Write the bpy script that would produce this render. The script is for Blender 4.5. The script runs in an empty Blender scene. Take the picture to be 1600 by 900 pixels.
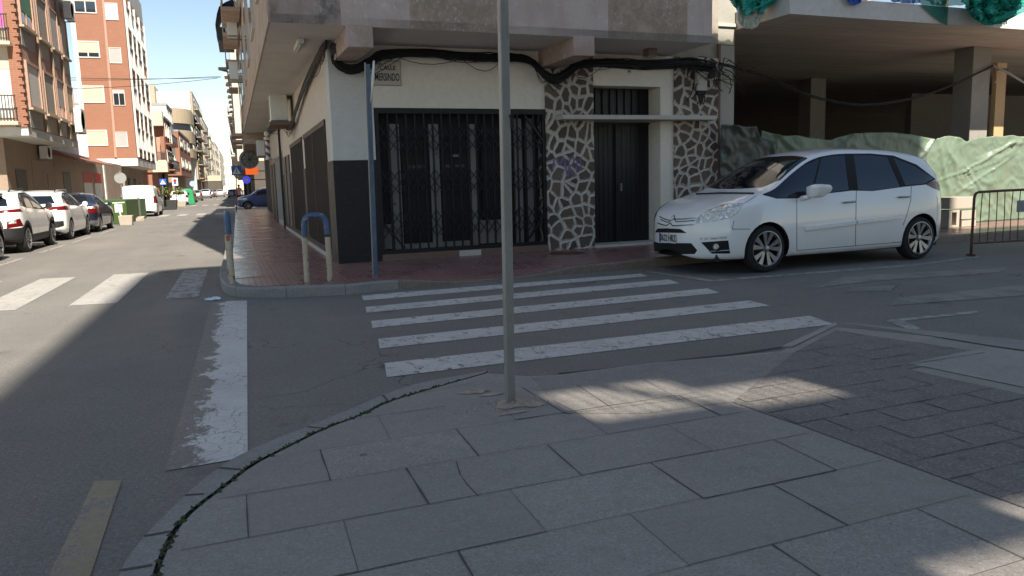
import bpy, bmesh, math, random
from mathutils import Matrix, Vector
random.seed(7)
sc = bpy.context.scene
COL = sc.collection
# ------------------------------------------------------------------ camera, sky, sun, exposure
FPX, EYE = 1200.0, 1.38
def _cam_axes(vx=378-800, vy=296-450, roll=0.028):
    h0 = vy + roll*vx
    down = Vector((roll, 1.0, -h0/FPX)).normalized()
    Y = Vector((vx, vy, FPX)).normalized()
    Z = -down
    X = Y.cross(Z)
    if X.x < 0: X = -X
    return X, Y, Z
AX, AY, AZ = _cam_axes()
cam_d = bpy.data.cameras.new('camera'); cam = bpy.data.objects.new('camera', cam_d); COL.objects.link(cam)
cam_d.sensor_width = 36; cam_d.lens = FPX/1600*36; cam_d.clip_start = 0.05; cam_d.clip_end = 6000
right = Vector((AX.x, AY.x, AZ.x)); dn = Vector((AX.y, AY.y, AZ.y)); fw = Vector((AX.z, AY.z, AZ.z))
mw = Matrix.Identity(4)
for i in range(3):
    mw[i][0] = right[i]; mw[i][1] = -dn[i]; mw[i][2] = -fw[i]
mw[2][3] = EYE
cam.matrix_world = mw
sc.camera = cam
SUN_DIR = Vector((-0.158, 0.987, -1.09)).normalized()     # direction the light travels
elev = math.asin(-SUN_DIR.z)
az = math.atan2(-SUN_DIR.x, -SUN_DIR.y)                     # compass angle of the sun from +Y
world = bpy.data.worlds.new("World"); sc.world = world; world.use_nodes = True
nt = world.node_tree; nt.nodes.clear()
wo = nt.nodes.new('ShaderNodeOutputWorld'); bg = nt.nodes.new('ShaderNodeBackground'); sk = nt.nodes.new('ShaderNodeTexSky')
sk.sky_type = 'NISHITA'; sk.sun_disc = False; sk.sun_elevation = elev; sk.sun_rotation = az
sk.air_density = 1.0; sk.dust_density = 0.1; sk.ozone_density = 3.6
tn = nt.nodes.new('ShaderNodeMix'); tn.data_type = 'RGBA'; tn.blend_type = 'MULTIPLY'; tn.inputs[0].default_value = 1.0; tn.inputs[7].default_value = (1.0, .855, .695, 1)   # the camera's daylight white balance
nt.links.new(sk.outputs[0], tn.inputs[6]); nt.links.new(tn.outputs[2], bg.inputs[0]); nt.links.new(bg.outputs[0], wo.inputs[0]); bg.inputs[1].default_value = 0.098
sl = bpy.data.lights.new('sun', 'SUN'); so = bpy.data.objects.new('sun', sl); COL.objects.link(so)
sl.energy = 4.8; sl.angle = math.radians(0.53); sl.color = (1.0, 0.92, 0.80)
so.rotation_euler = SUN_DIR.to_track_quat('-Z', 'Y').to_euler(); so.location = (5, -20, 40)
sc.view_settings.view_transform = 'Standard'; sc.view_settings.look = 'None'
sc.view_settings.gamma = 1; sc.view_settings.exposure = 1.15
sc.view_settings.use_curve_mapping = False

# ------------------------------------------------------------------ survey helpers: a sight line met with a real plane
def ray(px, py):
    c = Vector((px-800, py-450, FPX))
    return Vector((AX.dot(c), AY.dot(c), AZ.dot(c)))
def G(px, py, z=0.0):
    d = ray(px, py); t = (z-EYE)/d.z
    return Vector((d.x*t, d.y*t, z))
def on_plane(px, py, p, n):
    d = ray(px, py); o = Vector((0, 0, EYE)); t = (Vector(p)-o).dot(n)/d.dot(n)
    return o + d*t
def on_x(px, py, x): return on_plane(px, py, (x, 0, 0), Vector((1, 0, 0)))
def on_y(px, py, y): return on_plane(px, py, (0, y, 0), Vector((0, 1, 0)))
A = 0.045                                                   # the cross street runs a little off square
MF = Matrix.Rotation(A, 4, 'Z')
MI = MF.inverted()
MU = MF.to_3x3() @ Vector((1, 0, 0)); MV = MF.to_3x3() @ Vector((0, 1, 0))
def on_v(px, py, v):                                        # point (u, v, z) on the plane v = const of the cross street frame
    return MI @ on_plane(px, py, MF @ Vector((0, v, 0)), MV)
def gm(px, py, z=0.0): return MI @ G(px, py, z)

# ------------------------------------------------------------------ materials
MATS = {}
def _nodes(name):
    m = bpy.data.materials.new(name); m.use_nodes = True
    n = m.node_tree.nodes; l = m.node_tree.links
    b = n['Principled BSDF']
    return m, n, l, b
def col4(c): return (c[0], c[1], c[2], 1)
def noise_fac(n, l, vec, scale, detail=6, rough=.6, lo=.35, hi=.65):
    t = n.new('ShaderNodeTexNoise'); t.inputs['Scale'].default_value = scale; t.inputs['Detail'].default_value = detail
    t.inputs['Roughness'].default_value = rough
    l.new(vec, t.inputs['Vector'])
    r = n.new('ShaderNodeMapRange'); r.inputs[1].default_value = lo; r.inputs[2].default_value = hi
    l.new(t.outputs['Fac'], r.inputs[0]); return r.outputs[0]
def mixc(n, l, f, a, b, mode='MIX'):
    m = n.new('ShaderNodeMix'); m.data_type = 'RGBA'; m.blend_type = mode
    if isinstance(f, (int, float)): m.inputs[0].default_value = f
    else: l.new(f, m.inputs[0])
    for s, v in ((6, a), (7, b)):
        if isinstance(v, tuple): m.inputs[s].default_value = col4(v)
        else: l.new(v, m.inputs[s])
    return m.outputs[2]
def math_n(n, l, op, a, b=None):
    m = n.new('ShaderNodeMath'); m.operation = op
    for i, v in ((0, a), (1, b)):
        if v is None: continue
        if isinstance(v, (int, float)): m.inputs[i].default_value = v
        else: l.new(v, m.inputs[i])
    return m.outputs[0]
def bump(n, l, b, h, strength=.3, dist=.01):
    bp = n.new('ShaderNodeBump'); bp.inputs['Strength'].default_value = strength; bp.inputs['Distance'].default_value = dist
    l.new(h, bp.inputs['Height']); l.new(bp.outputs[0], b.inputs['Normal'])
def wpos(n, l, sx=1, sy=1, sz=1, rz=0.0):
    t = n.new('ShaderNodeNewGeometry'); m = n.new('ShaderNodeMapping')
    m.inputs['Scale'].default_value = (sx, sy, sz); m.inputs['Rotation'].default_value = (0, 0, rz)
    l.new(t.outputs['Position'], m.inputs['Vector']); return m.outputs[0]
def opos(n, l, sx=1, sy=1, sz=1):
    t = n.new('ShaderNodeTexCoord'); m = n.new('ShaderNodeMapping'); m.inputs['Scale'].default_value = (sx, sy, sz)
    l.new(t.outputs['Object'], m.inputs['Vector']); return m.outputs[0]
def pm(name, c, rough=.7, var=.12, scale=3.0, bmp=.15, metal=0, c2=None, stretch=(1, 1, 1), spots=None, spec=.5, coat=0, lo=.3, hi=.7):
    """plain procedural surface: two scales of colour variation, optional second colour in patches, optional dark spots"""
    if name in MATS: return MATS[name]
    m, n, l, b = _nodes(name)
    v = opos(n, l, *stretch)
    f1 = noise_fac(n, l, v, scale, 8, .65, lo, hi)
    d = tuple(x*(1-var) for x in c); u = tuple(min(1, x*(1+var)) for x in c)
    base = mixc(n, l, f1, d, u)
    if c2:
        f2 = noise_fac(n, l, v, scale*.45, 10, .7, .48, .56)
        base = mixc(n, l, f2, base, c2)
    f3 = noise_fac(n, l, v, scale*9, 4, .6, .3, .7)
    base = mixc(n, l, f3, base, tuple(x*.88 for x in c)) if var > .05 else base
    if spots:
        f4 = noise_fac(n, l, v, spots[1], 3, .5, spots[2], spots[2]+.03)
        base = mixc(n, l, f4, base, spots[0])
    l.new(base, b.inputs['Base Color'])
    rr = n.new('ShaderNodeMapRange'); rr.inputs[3].default_value = max(.02, rough-.08); rr.inputs[4].default_value = min(1, rough+.08)
    l.new(f1, rr.inputs[0]); l.new(rr.outputs[0], b.inputs['Roughness'])
    b.inputs['Metallic'].default_value = metal; b.inputs['Specular IOR Level'].default_value = spec
    if coat: b.inputs['Coat Weight'].default_value = coat; b.inputs['Coat Roughness'].default_value = .04
    if bmp: bump(n, l, b, f3, bmp, .01)
    MATS[name] = m; return m
def flat(name, c, rough=.5, metal=0, emit=None, es=0, spec=.5):
    if name in MATS: return MATS[name]
    m, n, l, b = _nodes(name)
    b.inputs['Base Color'].default_value = col4(c); b.inputs['Roughness'].default_value = rough; b.inputs['Metallic'].default_value = metal
    b.inputs['Specular IOR Level'].default_value = spec
    if emit: b.inputs['Emission Color'].default_value = col4(emit); b.inputs['Emission Strength'].default_value = es
    MATS[name] = m; return m

ASP = (.205, .191, .172)
def asphalt_colour(n, l, c=ASP):
    v = wpos(n, l)
    big = noise_fac(n, l, v, .35, 6, .6, .35, .65)
    trk = noise_fac(n, l, wpos(n, l, 1.3, .16, 1), .9, 5, .6, .35, .68)
    a = mixc(n, l, big, tuple(x*.78 for x in c), tuple(x*1.12 for x in c))
    mid = noise_fac(n, l, v, 2.3, 8, .7, .42, .62); a = mixc(n, l, math_n(n, l, 'MULTIPLY', mid, .35), a, tuple(x*.62 for x in c))
    a = mixc(n, l, math_n(n, l, 'MULTIPLY', trk, .4), a, tuple(x*1.4 for x in c))
    gr = noise_fac(n, l, v, 38, 3, .8, .44, .58); a = mixc(n, l, math_n(n, l, 'MULTIPLY', gr, .5), a, tuple(x*.5 for x in c))
    fine = noise_fac(n, l, v, 90, 3, .8, .35, .65)
    a = mixc(n, l, math_n(n, l, 'MULTIPLY', fine, .4), a, tuple(x*.45 for x in c))
    agg = noise_fac(n, l, v, 75, 2, .6, .6, .66)
    a = mixc(n, l, math_n(n, l, 'MULTIPLY', agg, .6), a, (.36, .34, .31))
    vo = n.new('ShaderNodeTexVoronoi'); vo.feature = 'DISTANCE_TO_EDGE'; vo.inputs['Scale'].default_value = .55
    wv = n.new('ShaderNodeVectorMath'); wv.operation = 'ADD'
    nn = n.new('ShaderNodeTexNoise'); nn.inputs['Scale'].default_value = 2.2; l.new(v, nn.inputs['Vector'])
    sc_ = n.new('ShaderNodeVectorMath'); sc_.operation = 'SCALE'; sc_.inputs['Scale'].default_value = .9
    l.new(nn.outputs['Color'], sc_.inputs[0]); l.new(v, wv.inputs[0]); l.new(sc_.outputs[0], wv.inputs[1]); l.new(wv.outputs[0], vo.inputs['Vector'])
    cr = math_n(n, l, 'LESS_THAN', vo.outputs['Distance'], .005)
    gate = noise_fac(n, l, v, .25, 2, .5, .5, .56)
    a = mixc(n, l, math_n(n, l, 'MULTIPLY', math_n(n, l, 'MULTIPLY', cr, gate), .6), a, (.03, .03, .03))
    oil = noise_fac(n, l, v, 1.7, 3, .5, .66, .74)
    a = mixc(n, l, math_n(n, l, 'MULTIPLY', oil, .5), a, (.04, .038, .036))
    return a, v, trk, fine
def m_asphalt():
    m, n, l, b = _nodes('asphalt')
    a, v, trk, fine = asphalt_colour(n, l)
    l.new(a, b.inputs['Base Color'])
    rr = n.new('ShaderNodeMapRange'); rr.inputs[3].default_value = .6; rr.inputs[4].default_value = .88
    l.new(trk, rr.inputs[0]); l.new(rr.outputs[0], b.inputs['Roughness'])
    bump(n, l, b, fine, .5, .006)
    MATS['asphalt'] = m; return m
def m_paint(name, c, wear=.5, scale=9, ramp=None, mute=1.0):
    """road paint worn through to the same asphalt and cracked; ramp = world x range over which it passes from worn to sound"""
    m, n, l, b = _nodes(name)
    asp, v, trk, fine = asphalt_colour(n, l)
    th = noise_fac(n, l, wpos(n, l, 1, .6, 1), scale, 10, .78, .2, .8)
    if ramp:
        sp = n.new('ShaderNodeSeparateXYZ'); l.new(v, sp.inputs[0]); mr = n.new('ShaderNodeMapRange'); mr.inputs[1].default_value = ramp[0]; mr.inputs[2].default_value = ramp[1]; mr.inputs[3].default_value = .22; mr.inputs[4].default_value = -.22
        l.new(sp.outputs[0], mr.inputs[0]); th = math_n(n, l, 'ADD', th, mr.outputs[0])
    w_ = n.new('ShaderNodeMapRange'); w_.inputs[1].default_value = wear-.04; w_.inputs[2].default_value = wear+.05; l.new(th, w_.inputs[0])
    w2 = noise_fac(n, l, v, 1.5, 5, .65, .3, .7)
    tone = mixc(n, l, w2, tuple(x*.78 for x in c), c)
    g2 = noise_fac(n, l, v, 34, 5, .75, .42, .62)
    tone = mixc(n, l, math_n(n, l, 'MULTIPLY', g2, .4), tone, tuple(x*.55 for x in c))
    vo = n.new('ShaderNodeTexVoronoi'); vo.feature = 'DISTANCE_TO_EDGE'; vo.inputs['Scale'].default_value = 5.5
    nn = n.new('ShaderNodeTexNoise'); nn.inputs['Scale'].default_value = 6; l.new(v, nn.inputs['Vector'])
    sc_ = n.new('ShaderNodeVectorMath'); sc_.operation = 'SCALE'; sc_.inputs['Scale'].default_value = .25
    wv = n.new('ShaderNodeVectorMath'); wv.operation = 'ADD'
    l.new(nn.outputs['Color'], sc_.inputs[0]); l.new(v, wv.inputs[0]); l.new(sc_.outputs[0], wv.inputs[1]); l.new(wv.outputs[0], vo.inputs['Vector'])
    cr = math_n(n, l, 'LESS_THAN', vo.outputs['Distance'], .018)
    gate = noise_fac(n, l, v, .8, 2, .5, .42, .52)
    tone = mixc(n, l, math_n(n, l, 'MULTIPLY', math_n(n, l, 'MULTIPLY', cr, gate), .75), tone, ASP)
    cover = math_n(n, l, 'MULTIPLY', math_n(n, l, 'SUBTRACT', 1.0, w_.outputs[0]), mute)
    l.new(mixc(n, l, cover, asp, tone), b.inputs['Base Color']); b.inputs['Roughness'].default_value = .6
    bump(n, l, b, fine, .4, .005)
    MATS[name] = m; return m
def m_slab(name, c, speck=.5, bond=False):
    """pale granite-chip paving with stains"""
    m, n, l, b = _nodes(name)
    v = wpos(n, l)
    f = noise_fac(n, l, v, 1.1, 7, .65, .3, .7)
    a = mixc(n, l, f, tuple(x*.8 for x in c), tuple(x*1.12 for x in c))
    s0 = noise_fac(n, l, v, 9, 8, .75, .4, .62); a = mixc(n, l, math_n(n, l, 'MULTIPLY', s0, .3), a, tuple(x*.7 for x in c))
    s1 = noise_fac(n, l, v, 62, 4, .8, .52, .6); a = mixc(n, l, math_n(n, l, 'MULTIPLY', s1, .7*speck), a, (.5, .48, .45))
    s2 = noise_fac(n, l, wpos(n, l, 1.1, 1, 1.3), 75, 4, .8, .54, .6); a = mixc(n, l, math_n(n, l, 'MULTIPLY', s2, .8*speck), a, (.03, .03, .03))
    vo = n.new('ShaderNodeTexVoronoi'); vo.inputs['Scale'].default_value = 1.55; l.new(v, vo.inputs['Vector'])
    gum = math_n(n, l, 'LESS_THAN', vo.outputs['Distance'], .045)
    a = mixc(n, l, math_n(n, l, 'MULTIPLY', gum, .6), a, (.05, .05, .05))
    st = noise_fac(n, l, v, 4.5, 6, .7, .56, .72); a = mixc(n, l, math_n(n, l, 'MULTIPLY', st, .3), a, tuple(x*.5 for x in c))
    if bond:                                                # every slab of the running bond has its own tone
        sp = n.new('ShaderNodeSeparateXYZ'); l.new(v, sp.inputs[0])
        row = math_n(n, l, 'FLOOR', math_n(n, l, 'DIVIDE', math_n(n, l, 'SUBTRACT', math_n(n, l, 'SUBTRACT', sp.outputs[1], math_n(n, l, 'MULTIPLY', sp.outputs[0], .05)), 2.565), .45))
        colx = math_n(n, l, 'FLOOR', math_n(n, l, 'ADD', math_n(n, l, 'DIVIDE', math_n(n, l, 'SUBTRACT', sp.outputs[0], .29), .724), math_n(n, l, 'MULTIPLY', math_n(n, l, 'MODULO', math_n(n, l, 'ABSOLUTE', row), 2.0), .5)))
        cb = n.new('ShaderNodeCombineXYZ'); l.new(row, cb.inputs[0]); l.new(colx, cb.inputs[1])
        wn = n.new('ShaderNodeTexWhiteNoise'); wn.noise_dimensions = '2D'; l.new(cb.outputs[0], wn.inputs['Vector'])
        a = mixc(n, l, math_n(n, l, 'MULTIPLY', wn.outputs['Value'], .5), a, tuple(x*.74 for x in c))
    l.new(a, b.inputs['Base Color']); b.inputs['Roughness'].default_value = .78
    bump(n, l, b, s1, .25, .003)
    MATS[name] = m; return m
def m_redtile():
    m, n, l, b = _nodes('red_tile')
    v = wpos(n, l, 1, 1, 1, -.02)
    sp = n.new('ShaderNodeSeparateXYZ'); l.new(v, sp.inputs[0])
    def line(axis, period, w):
        q = math_n(n, l, 'PINGPONG', math_n(n, l, 'MULTIPLY', sp.outputs[axis], 1.0), period/2)
        return math_n(n, l, 'LESS_THAN', q, w)
    gx = line(0, .075, .011); gy = line(1, .6, .009); gx2 = line(0, .3, .008)
    f = noise_fac(n, l, v, 1.2, 6, .6, .3, .7)
    a = mixc(n, l, f, (.27, .13, .115), (.4, .21, .18))
    ff = noise_fac(n, l, v, 40, 4, .6, .3, .7); a = mixc(n, l, math_n(n, l, 'MULTIPLY', ff, .4), a, (.14, .08, .07))
    pale = noise_fac(n, l, v, 2.6, 5, .6, .56, .66); a = mixc(n, l, math_n(n, l, 'MULTIPLY', pale, .45), a, (.3, .2, .18))
    g = math_n(n, l, 'MAXIMUM', gx, gy)
    a = mixc(n, l, math_n(n, l, 'MULTIPLY', g, .6), a, (.09, .05, .045))
    a = mixc(n, l, math_n(n, l, 'MULTIPLY', gx2, .8), a, (.06, .04, .04))
    l.new(a, b.inputs['Base Color'])
    rr = n.new('ShaderNodeMapRange'); rr.inputs[3].default_value = .2; rr.inputs[4].default_value = .4; l.new(f, rr.inputs[0]); l.new(rr.outputs[0], b.inputs['Roughness'])
    bump(n, l, b, math_n(n, l, 'SUBTRACT', 1.0, g), .8, .006)
    MATS['red_tile'] = m; return m
def m_crazy():
    """irregular brown stones in wide pale mortar; laid in the wall's own plane"""
    m, n, l, b = _nodes('crazy_stone')
    t = n.new('ShaderNodeTexCoord'); sp = n.new('ShaderNodeSeparateXYZ'); l.new(t.outputs['Object'], sp.inputs[0])
    cb = n.new('ShaderNodeCombineXYZ'); l.new(math_n(n, l, 'ADD', sp.outputs[0], sp.outputs[1]), cb.inputs[0]); l.new(math_n(n, l, 'MULTIPLY', sp.outputs[2], .92), cb.inputs[1])
    nn = n.new('ShaderNodeTexNoise'); nn.inputs['Scale'].default_value = 5; l.new(cb.outputs[0], nn.inputs['Vector'])
    sc_ = n.new('ShaderNodeVectorMath'); sc_.operation = 'SCALE'; sc_.inputs['Scale'].default_value = .05
    wv = n.new('ShaderNodeVectorMath'); wv.operation = 'ADD'
    l.new(nn.outputs['Color'], sc_.inputs[0]); l.new(cb.outputs[0], wv.inputs[0]); l.new(sc_.outputs[0], wv.inputs[1])
    nb = n.new('ShaderNodeTexNoise'); nb.inputs['Scale'].default_value = 1.4; nb.inputs['Detail'].default_value = 0; l.new(cb.outputs[0], nb.inputs['Vector'])
    sb = n.new('ShaderNodeVectorMath'); sb.operation = 'SCALE'; sb.inputs['Scale'].default_value = .3; l.new(nb.outputs['Color'], sb.inputs[0])
    w2 = n.new('ShaderNodeVectorMath'); w2.operation = 'ADD'; l.new(wv.outputs[0], w2.inputs[0]); l.new(sb.outputs[0], w2.inputs[1]); wv = w2
    ve = n.new('ShaderNodeTexVoronoi'); ve.feature = 'DISTANCE_TO_EDGE'; ve.voronoi_dimensions = '2D'; ve.inputs['Scale'].default_value = 5.3; l.new(wv.outputs[0], ve.inputs['Vector'])
    vc = n.new('ShaderNodeTexVoronoi'); vc.voronoi_dimensions = '2D'; vc.inputs['Scale'].default_value = 5.3; l.new(wv.outputs[0], vc.inputs['Vector'])
    jf = noise_fac(n, l, cb.outputs[0], 9, 3, .5, .2, .8)
    th = math_n(n, l, 'ADD', math_n(n, l, 'MULTIPLY', jf, .1), .1)
    mort = math_n(n, l, 'LESS_THAN', ve.outputs['Distance'], th)
    sepc = n.new('ShaderNodeSeparateColor'); l.new(vc.outputs['Color'], sepc.inputs[0])
    st = mixc(n, l, sepc.outputs[0], (.065, .045, .033), (.19, .13, .09))
    st = mixc(n, l, math_n(n, l, 'MULTIPLY', sepc.outputs[1], .35), st, (.16, .15, .14))
    ff = noise_fac(n, l, cb.outputs[0], 30, 5, .7, .3, .7)
    st = mixc(n, l, math_n(n, l, 'MULTIPLY', ff, .5), st, (.07, .05, .04))
    mo = mixc(n, l, ff, (.48, .44, .385), (.66, .61, .54))
    a = mixc(n, l, mort, st, mo)
    l.new(a, b.inputs['Base Color']); b.inputs['Roughness'].default_value = .8
    h = n.new('ShaderNodeMapRange'); h.inputs[1].default_value = .04; h.inputs[2].default_value = .16; l.new(ve.outputs['Distance'], h.inputs[0])
    bump(n, l, b, math_n(n, l, 'ADD', h.outputs[0], math_n(n, l, 'MULTIPLY', ff, .3)), 1.0, .035)
    MATS['crazy_stone'] = m; return m
def m_stained(name, c, c2, c3, s=1.0, fleck=(.5, .48, .45)):
    """old render with blotches, hacked patches and pale flecks, streaked downwards"""
    m, n, l, b = _nodes(name)
    v = wpos(n, l)
    f1 = noise_fac(n, l, v, 1.1*s, 8, .7, .44, .54)
    f2 = noise_fac(n, l, v, 2.7*s, 8, .7, .5, .58)
    vs = wpos(n, l, 3.5, 3.5, .35)
    f3 = noise_fac(n, l, vs, 2*s, 6, .7, .4, .7)
    a = mixc(n, l, f1, c, c2); a = mixc(n, l, math_n(n, l, 'MULTIPLY', f2, .6), a, c3)
    a = mixc(n, l, math_n(n, l, 'MULTIPLY', f3, .3), a, tuple(x*.6 for x in c))
    vf = wpos(n, l, 1, 1, .55)
    fl = noise_fac(n, l, vf, 13*s, 6, .8, .57, .62); gt = noise_fac(n, l, v, .9*s, 4, .5, .4, .6)
    a = mixc(n, l, math_n(n, l, 'MULTIPLY', fl, math_n(n, l, 'MULTIPLY', gt, .9)), a, fleck)
    l.new(a, b.inputs['Base Color']); b.inputs['Roughness'].default_value = .88
    ff = noise_fac(n, l, v, 45, 5, .7, .3, .7)
    bump(n, l, b, math_n(n, l, 'ADD', ff, fl), .4, .01)
    MATS[name] = m; return m
def m_brick(name, c1, c2, mortar, sx=1.0):
    m, n, l, b = _nodes(name)
    t = n.new('ShaderNodeNewGeometry'); sp = n.new('ShaderNodeSeparateXYZ'); l.new(t.outputs['Position'], sp.inputs[0])
    cb = n.new('ShaderNodeCombineXYZ'); l.new(math_n(n, l, 'ADD', sp.outputs[0], sp.outputs[1]), cb.inputs[0]); l.new(sp.outputs[2], cb.inputs[1])
    br = n.new('ShaderNodeTexBrick'); br.inputs['Scale'].default_value = 1; br.inputs['Brick Width'].default_value = .26; br.inputs['Row Height'].default_value = .075
    br.inputs['Mortar Size'].default_value = .008; br.inputs['Color1'].default_value = col4(c1); br.inputs['Color2'].default_value = col4(c2); br.inputs['Mortar'].default_value = col4(mortar)
    l.new(cb.outputs[0], br.inputs['Vector'])
    v = wpos(n, l); f = noise_fac(n, l, v, .5, 6, .6, .3, .7)
    a = mixc(n, l, math_n(n, l, 'MULTIPLY', f, .3), br.outputs['Color'], tuple(x*.75 for x in c1))
    l.new(a, b.inputs['Base Color']); b.inputs['Roughness'].default_value = .85
    MATS[name] = m; return m
def m_tarp(name, c, c2):
    m, n, l, b = _nodes(name)
    t = n.new('ShaderNodeNewGeometry')
    v = wpos(n, l)
    f = noise_fac(n, l, v, .9, 6, .6, .35, .65)
    a = mixc(n, l, f, c, c2)
    d = noise_fac(n, l, v, 1.6, 8, .7, .52, .68); a = mixc(n, l, math_n(n, l, 'MULTIPLY', d, .3), a, (.2, .17, .11))
    w = noise_fac(n, l, wpos(n, l, 1, 1, .08), 60, 2, .5, .3, .7); a = mixc(n, l, math_n(n, l, 'MULTIPLY', w, .2), a, tuple(x*.6 for x in c))
    l.new(a, b.inputs['Base Color']); b.inputs['Roughness'].default_value = .42
    cr = noise_fac(n, l, wpos(n, l, 1, 1, 1.6), 6, 8, .7, .3, .7)
    bump(n, l, b, math_n(n, l, 'ADD', cr, math_n(n, l, 'MULTIPLY', w, .5)), .12, .012)
    MATS[name] = m; return m
def m_glass(name='window_glass', c=(.02, .025, .03), rough=.05, tr=0.0):
    m, n, l, b = _nodes(name)
    b.inputs['Base Color'].default_value = col4(c); b.inputs['Roughness'].default_value = rough; b.inputs['Specular IOR Level'].default_value = .9
    b.inputs['Coat Weight'].default_value = .3
    if tr:
        b.inputs['Transmission Weight'].default_value = tr; b.inputs['IOR'].default_value = 1.3
    MATS[name] = m; return m
m_asphalt(); m_redtile(); m_crazy(); m_glass()
m_paint('white_paint', (.62, .6, .565), .62); m_paint('sun_toned_paint', (.42, .4, .37), .64); m_paint('stop_paint', (.64, .63, .6), .5, 7, (-.42, -.22)); m_paint('worn_paint', (.4, .39, .37), .52, 7); m_paint('faint_paint', (.34, .33, .31), .5, 3, None, .5)  # second white is the same paint darkened where full sun falls on it
m_paint('yellow_paint', (.33, .27, .15), .54, 7, None, .6)
m_slab('granite_slab', (.295, .27, .242), bond=True); m_slab('dark_paver', (.165, .15, .135), .4); m_slab('mid_paver', (.225, .21, .19), .4); m_slab('pale_paver', (.3, .285, .26), .3)
m_slab('kerb_stone', (.25, .235, .22), .4); m_slab('brown_kerb', (.2, .15, .115), .4); m_slab('street_slab', (.3, .28, .25), .3)
pm('joint', (.075, .07, .064), .95, bmp=0, var=.02)
pm('moss', (.045, .06, .02), .95, var=.4, scale=30)
m_stained('upper_render', (.43, .33, .3), (.36, .265, .21), (.3, .235, .19))
m_stained('upper_smooth', (.52, .43, .39), (.48, .385, .345), (.44, .345, .3), .8, (.6, .54, .5))
m_stained('upper_rough', (.38, .285, .22), (.3, .225, .17), (.44, .34, .27), 2.2, (.75, .68, .6))
m_stained('grey_blotch', (.17, .15, .14), (.36, .27, .23), (.4, .35, .32), 1.6)
m_stained('side_render', (.42, .31, .23), (.36, .25, .18), (.5, .4, .31), .8)
pm('soffit_paint', (.6, .56, .5), .85, var=.1, scale=1.5, c2=(.52, .48, .43))
pm('wall_white', (.76, .7, .61), .85, var=.06, scale=1.2, c2=(.72, .66, .58), bmp=.1)
pm('rough_white', (.66, .65, .62), .85, var=.1, scale=7, bmp=.8)
pm('cream_side', (.62, .53, .43), .85, var=.06, scale=1)
pm('black_plinth', (.007, .0075, .009), .55, var=.3, scale=6, bmp=.2, spots=((.06, .06, .06), 30, .68))
pm('black_metal', (.008, .008, .009), .45, var=.2, scale=8, bmp=.1)
pm('brown_shutter', (.035, .022, .018), .6, var=.3, scale=9, stretch=(1, 1, .3))
pm('sill_brown', (.17, .11, .08), .75, var=.2, scale=4)
pm('grey_frame', (.24, .235, .22), .5, var=.1, scale=4, spots=((.08, .07, .06), 9, .66))
pm('shop_dark', (.01, .0105, .012), .7, var=.2, scale=3, bmp=0)
pm('cable_black', (.005, .005, .006), .7, var=.2, scale=20, bmp=.1)
pm('ledge_stone', (.5, .47, .42), .8, var=.12, scale=3)
pm('galvanised', (.27, .265, .25), .5, var=.15, scale=9, metal=.35, bmp=.05, stretch=(1, 1, .4), c2=(.2, .2, .19), spots=((.16, .1, .06), 22, .7))
pm('blue_paint', (.045, .095, .2), .5, var=.25, scale=8, c2=(.09, .14, .24), bmp=.1, spots=((.2, .19, .17), 14, .62))
pm('rusty_white', (.48, .41, .3), .6, var=.15, scale=9, c2=(.42, .33, .22), spots=((.17, .08, .04), 17, .62))
pm('rust_brown', (.12, .055, .03), .8, var=.35, scale=10, c2=(.07, .045, .035))
pm('concrete', (.3, .28, .25), .85, var=.14, scale=1.2, c2=(.25, .23, .205))
pm('concrete_pale', (.58, .56, .53), .85, var=.08, scale=1.0)
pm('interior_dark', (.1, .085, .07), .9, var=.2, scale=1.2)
pm('tile_white', (.36, .34, .3), .5, var=.08, scale=2)
pm('dirty_plastic', (.5, .48, .42), .6, var=.1, scale=4)
pm('ac_white', (.66, .65, .6), .5, var=.08, scale=4)
pm('timber_new', (.5, .33, .17), .7, var=.2, scale=5, stretch=(1, 1, .2))
pm('cardboard', (.42, .3, .18), .85, var=.15, scale=4)
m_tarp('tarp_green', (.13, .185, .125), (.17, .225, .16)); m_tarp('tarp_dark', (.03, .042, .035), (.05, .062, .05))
m_tarp('blue_tarp', (.05, .13, .3), (.1, .22, .4))
pm('net_green', (.01, .26, .2), .7, var=.35, scale=12)
pm('net_blue', (.02, .08, .4), .7, var=.35, scale=12)
def m_net(name, c, cell=.035, cover=.33):
    m, n, l, b = _nodes(name); v = opos(n, l); sp = n.new('ShaderNodeSeparateXYZ'); l.new(v, sp.inputs[0])
    d1 = math_n(n, l, 'ADD', sp.outputs[0], sp.outputs[2]); d2 = math_n(n, l, 'SUBTRACT', sp.outputs[0], sp.outputs[2])
    g1 = math_n(n, l, 'LESS_THAN', math_n(n, l, 'PINGPONG', d1, cell/2), cell/2*cover); g2 = math_n(n, l, 'LESS_THAN', math_n(n, l, 'PINGPONG', d2, cell/2), cell/2*cover)
    l.new(math_n(n, l, 'MAXIMUM', g1, g2), b.inputs['Alpha'])
    f = noise_fac(n, l, v, 5, 6, .7, .3, .7); l.new(mixc(n, l, f, tuple(x*.6 for x in c), c), b.inputs['Base Color']); b.inputs['Roughness'].default_value = .6
    MATS[name] = m
m_net('net_teal', (.03, .55, .43), .04, .5); m_net('net_teal_open', (.02, .38, .3), .07, .28); m_net('net_teal_dark', (.01, .2, .16), .04, .62); m_net('net_blue_mesh', (.02, .09, .45), .04, .45)  # the flap's teal is darker and more closely meshed
pm('net_white', (.5, .52, .45), .7, var=.3, scale=15)

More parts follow.
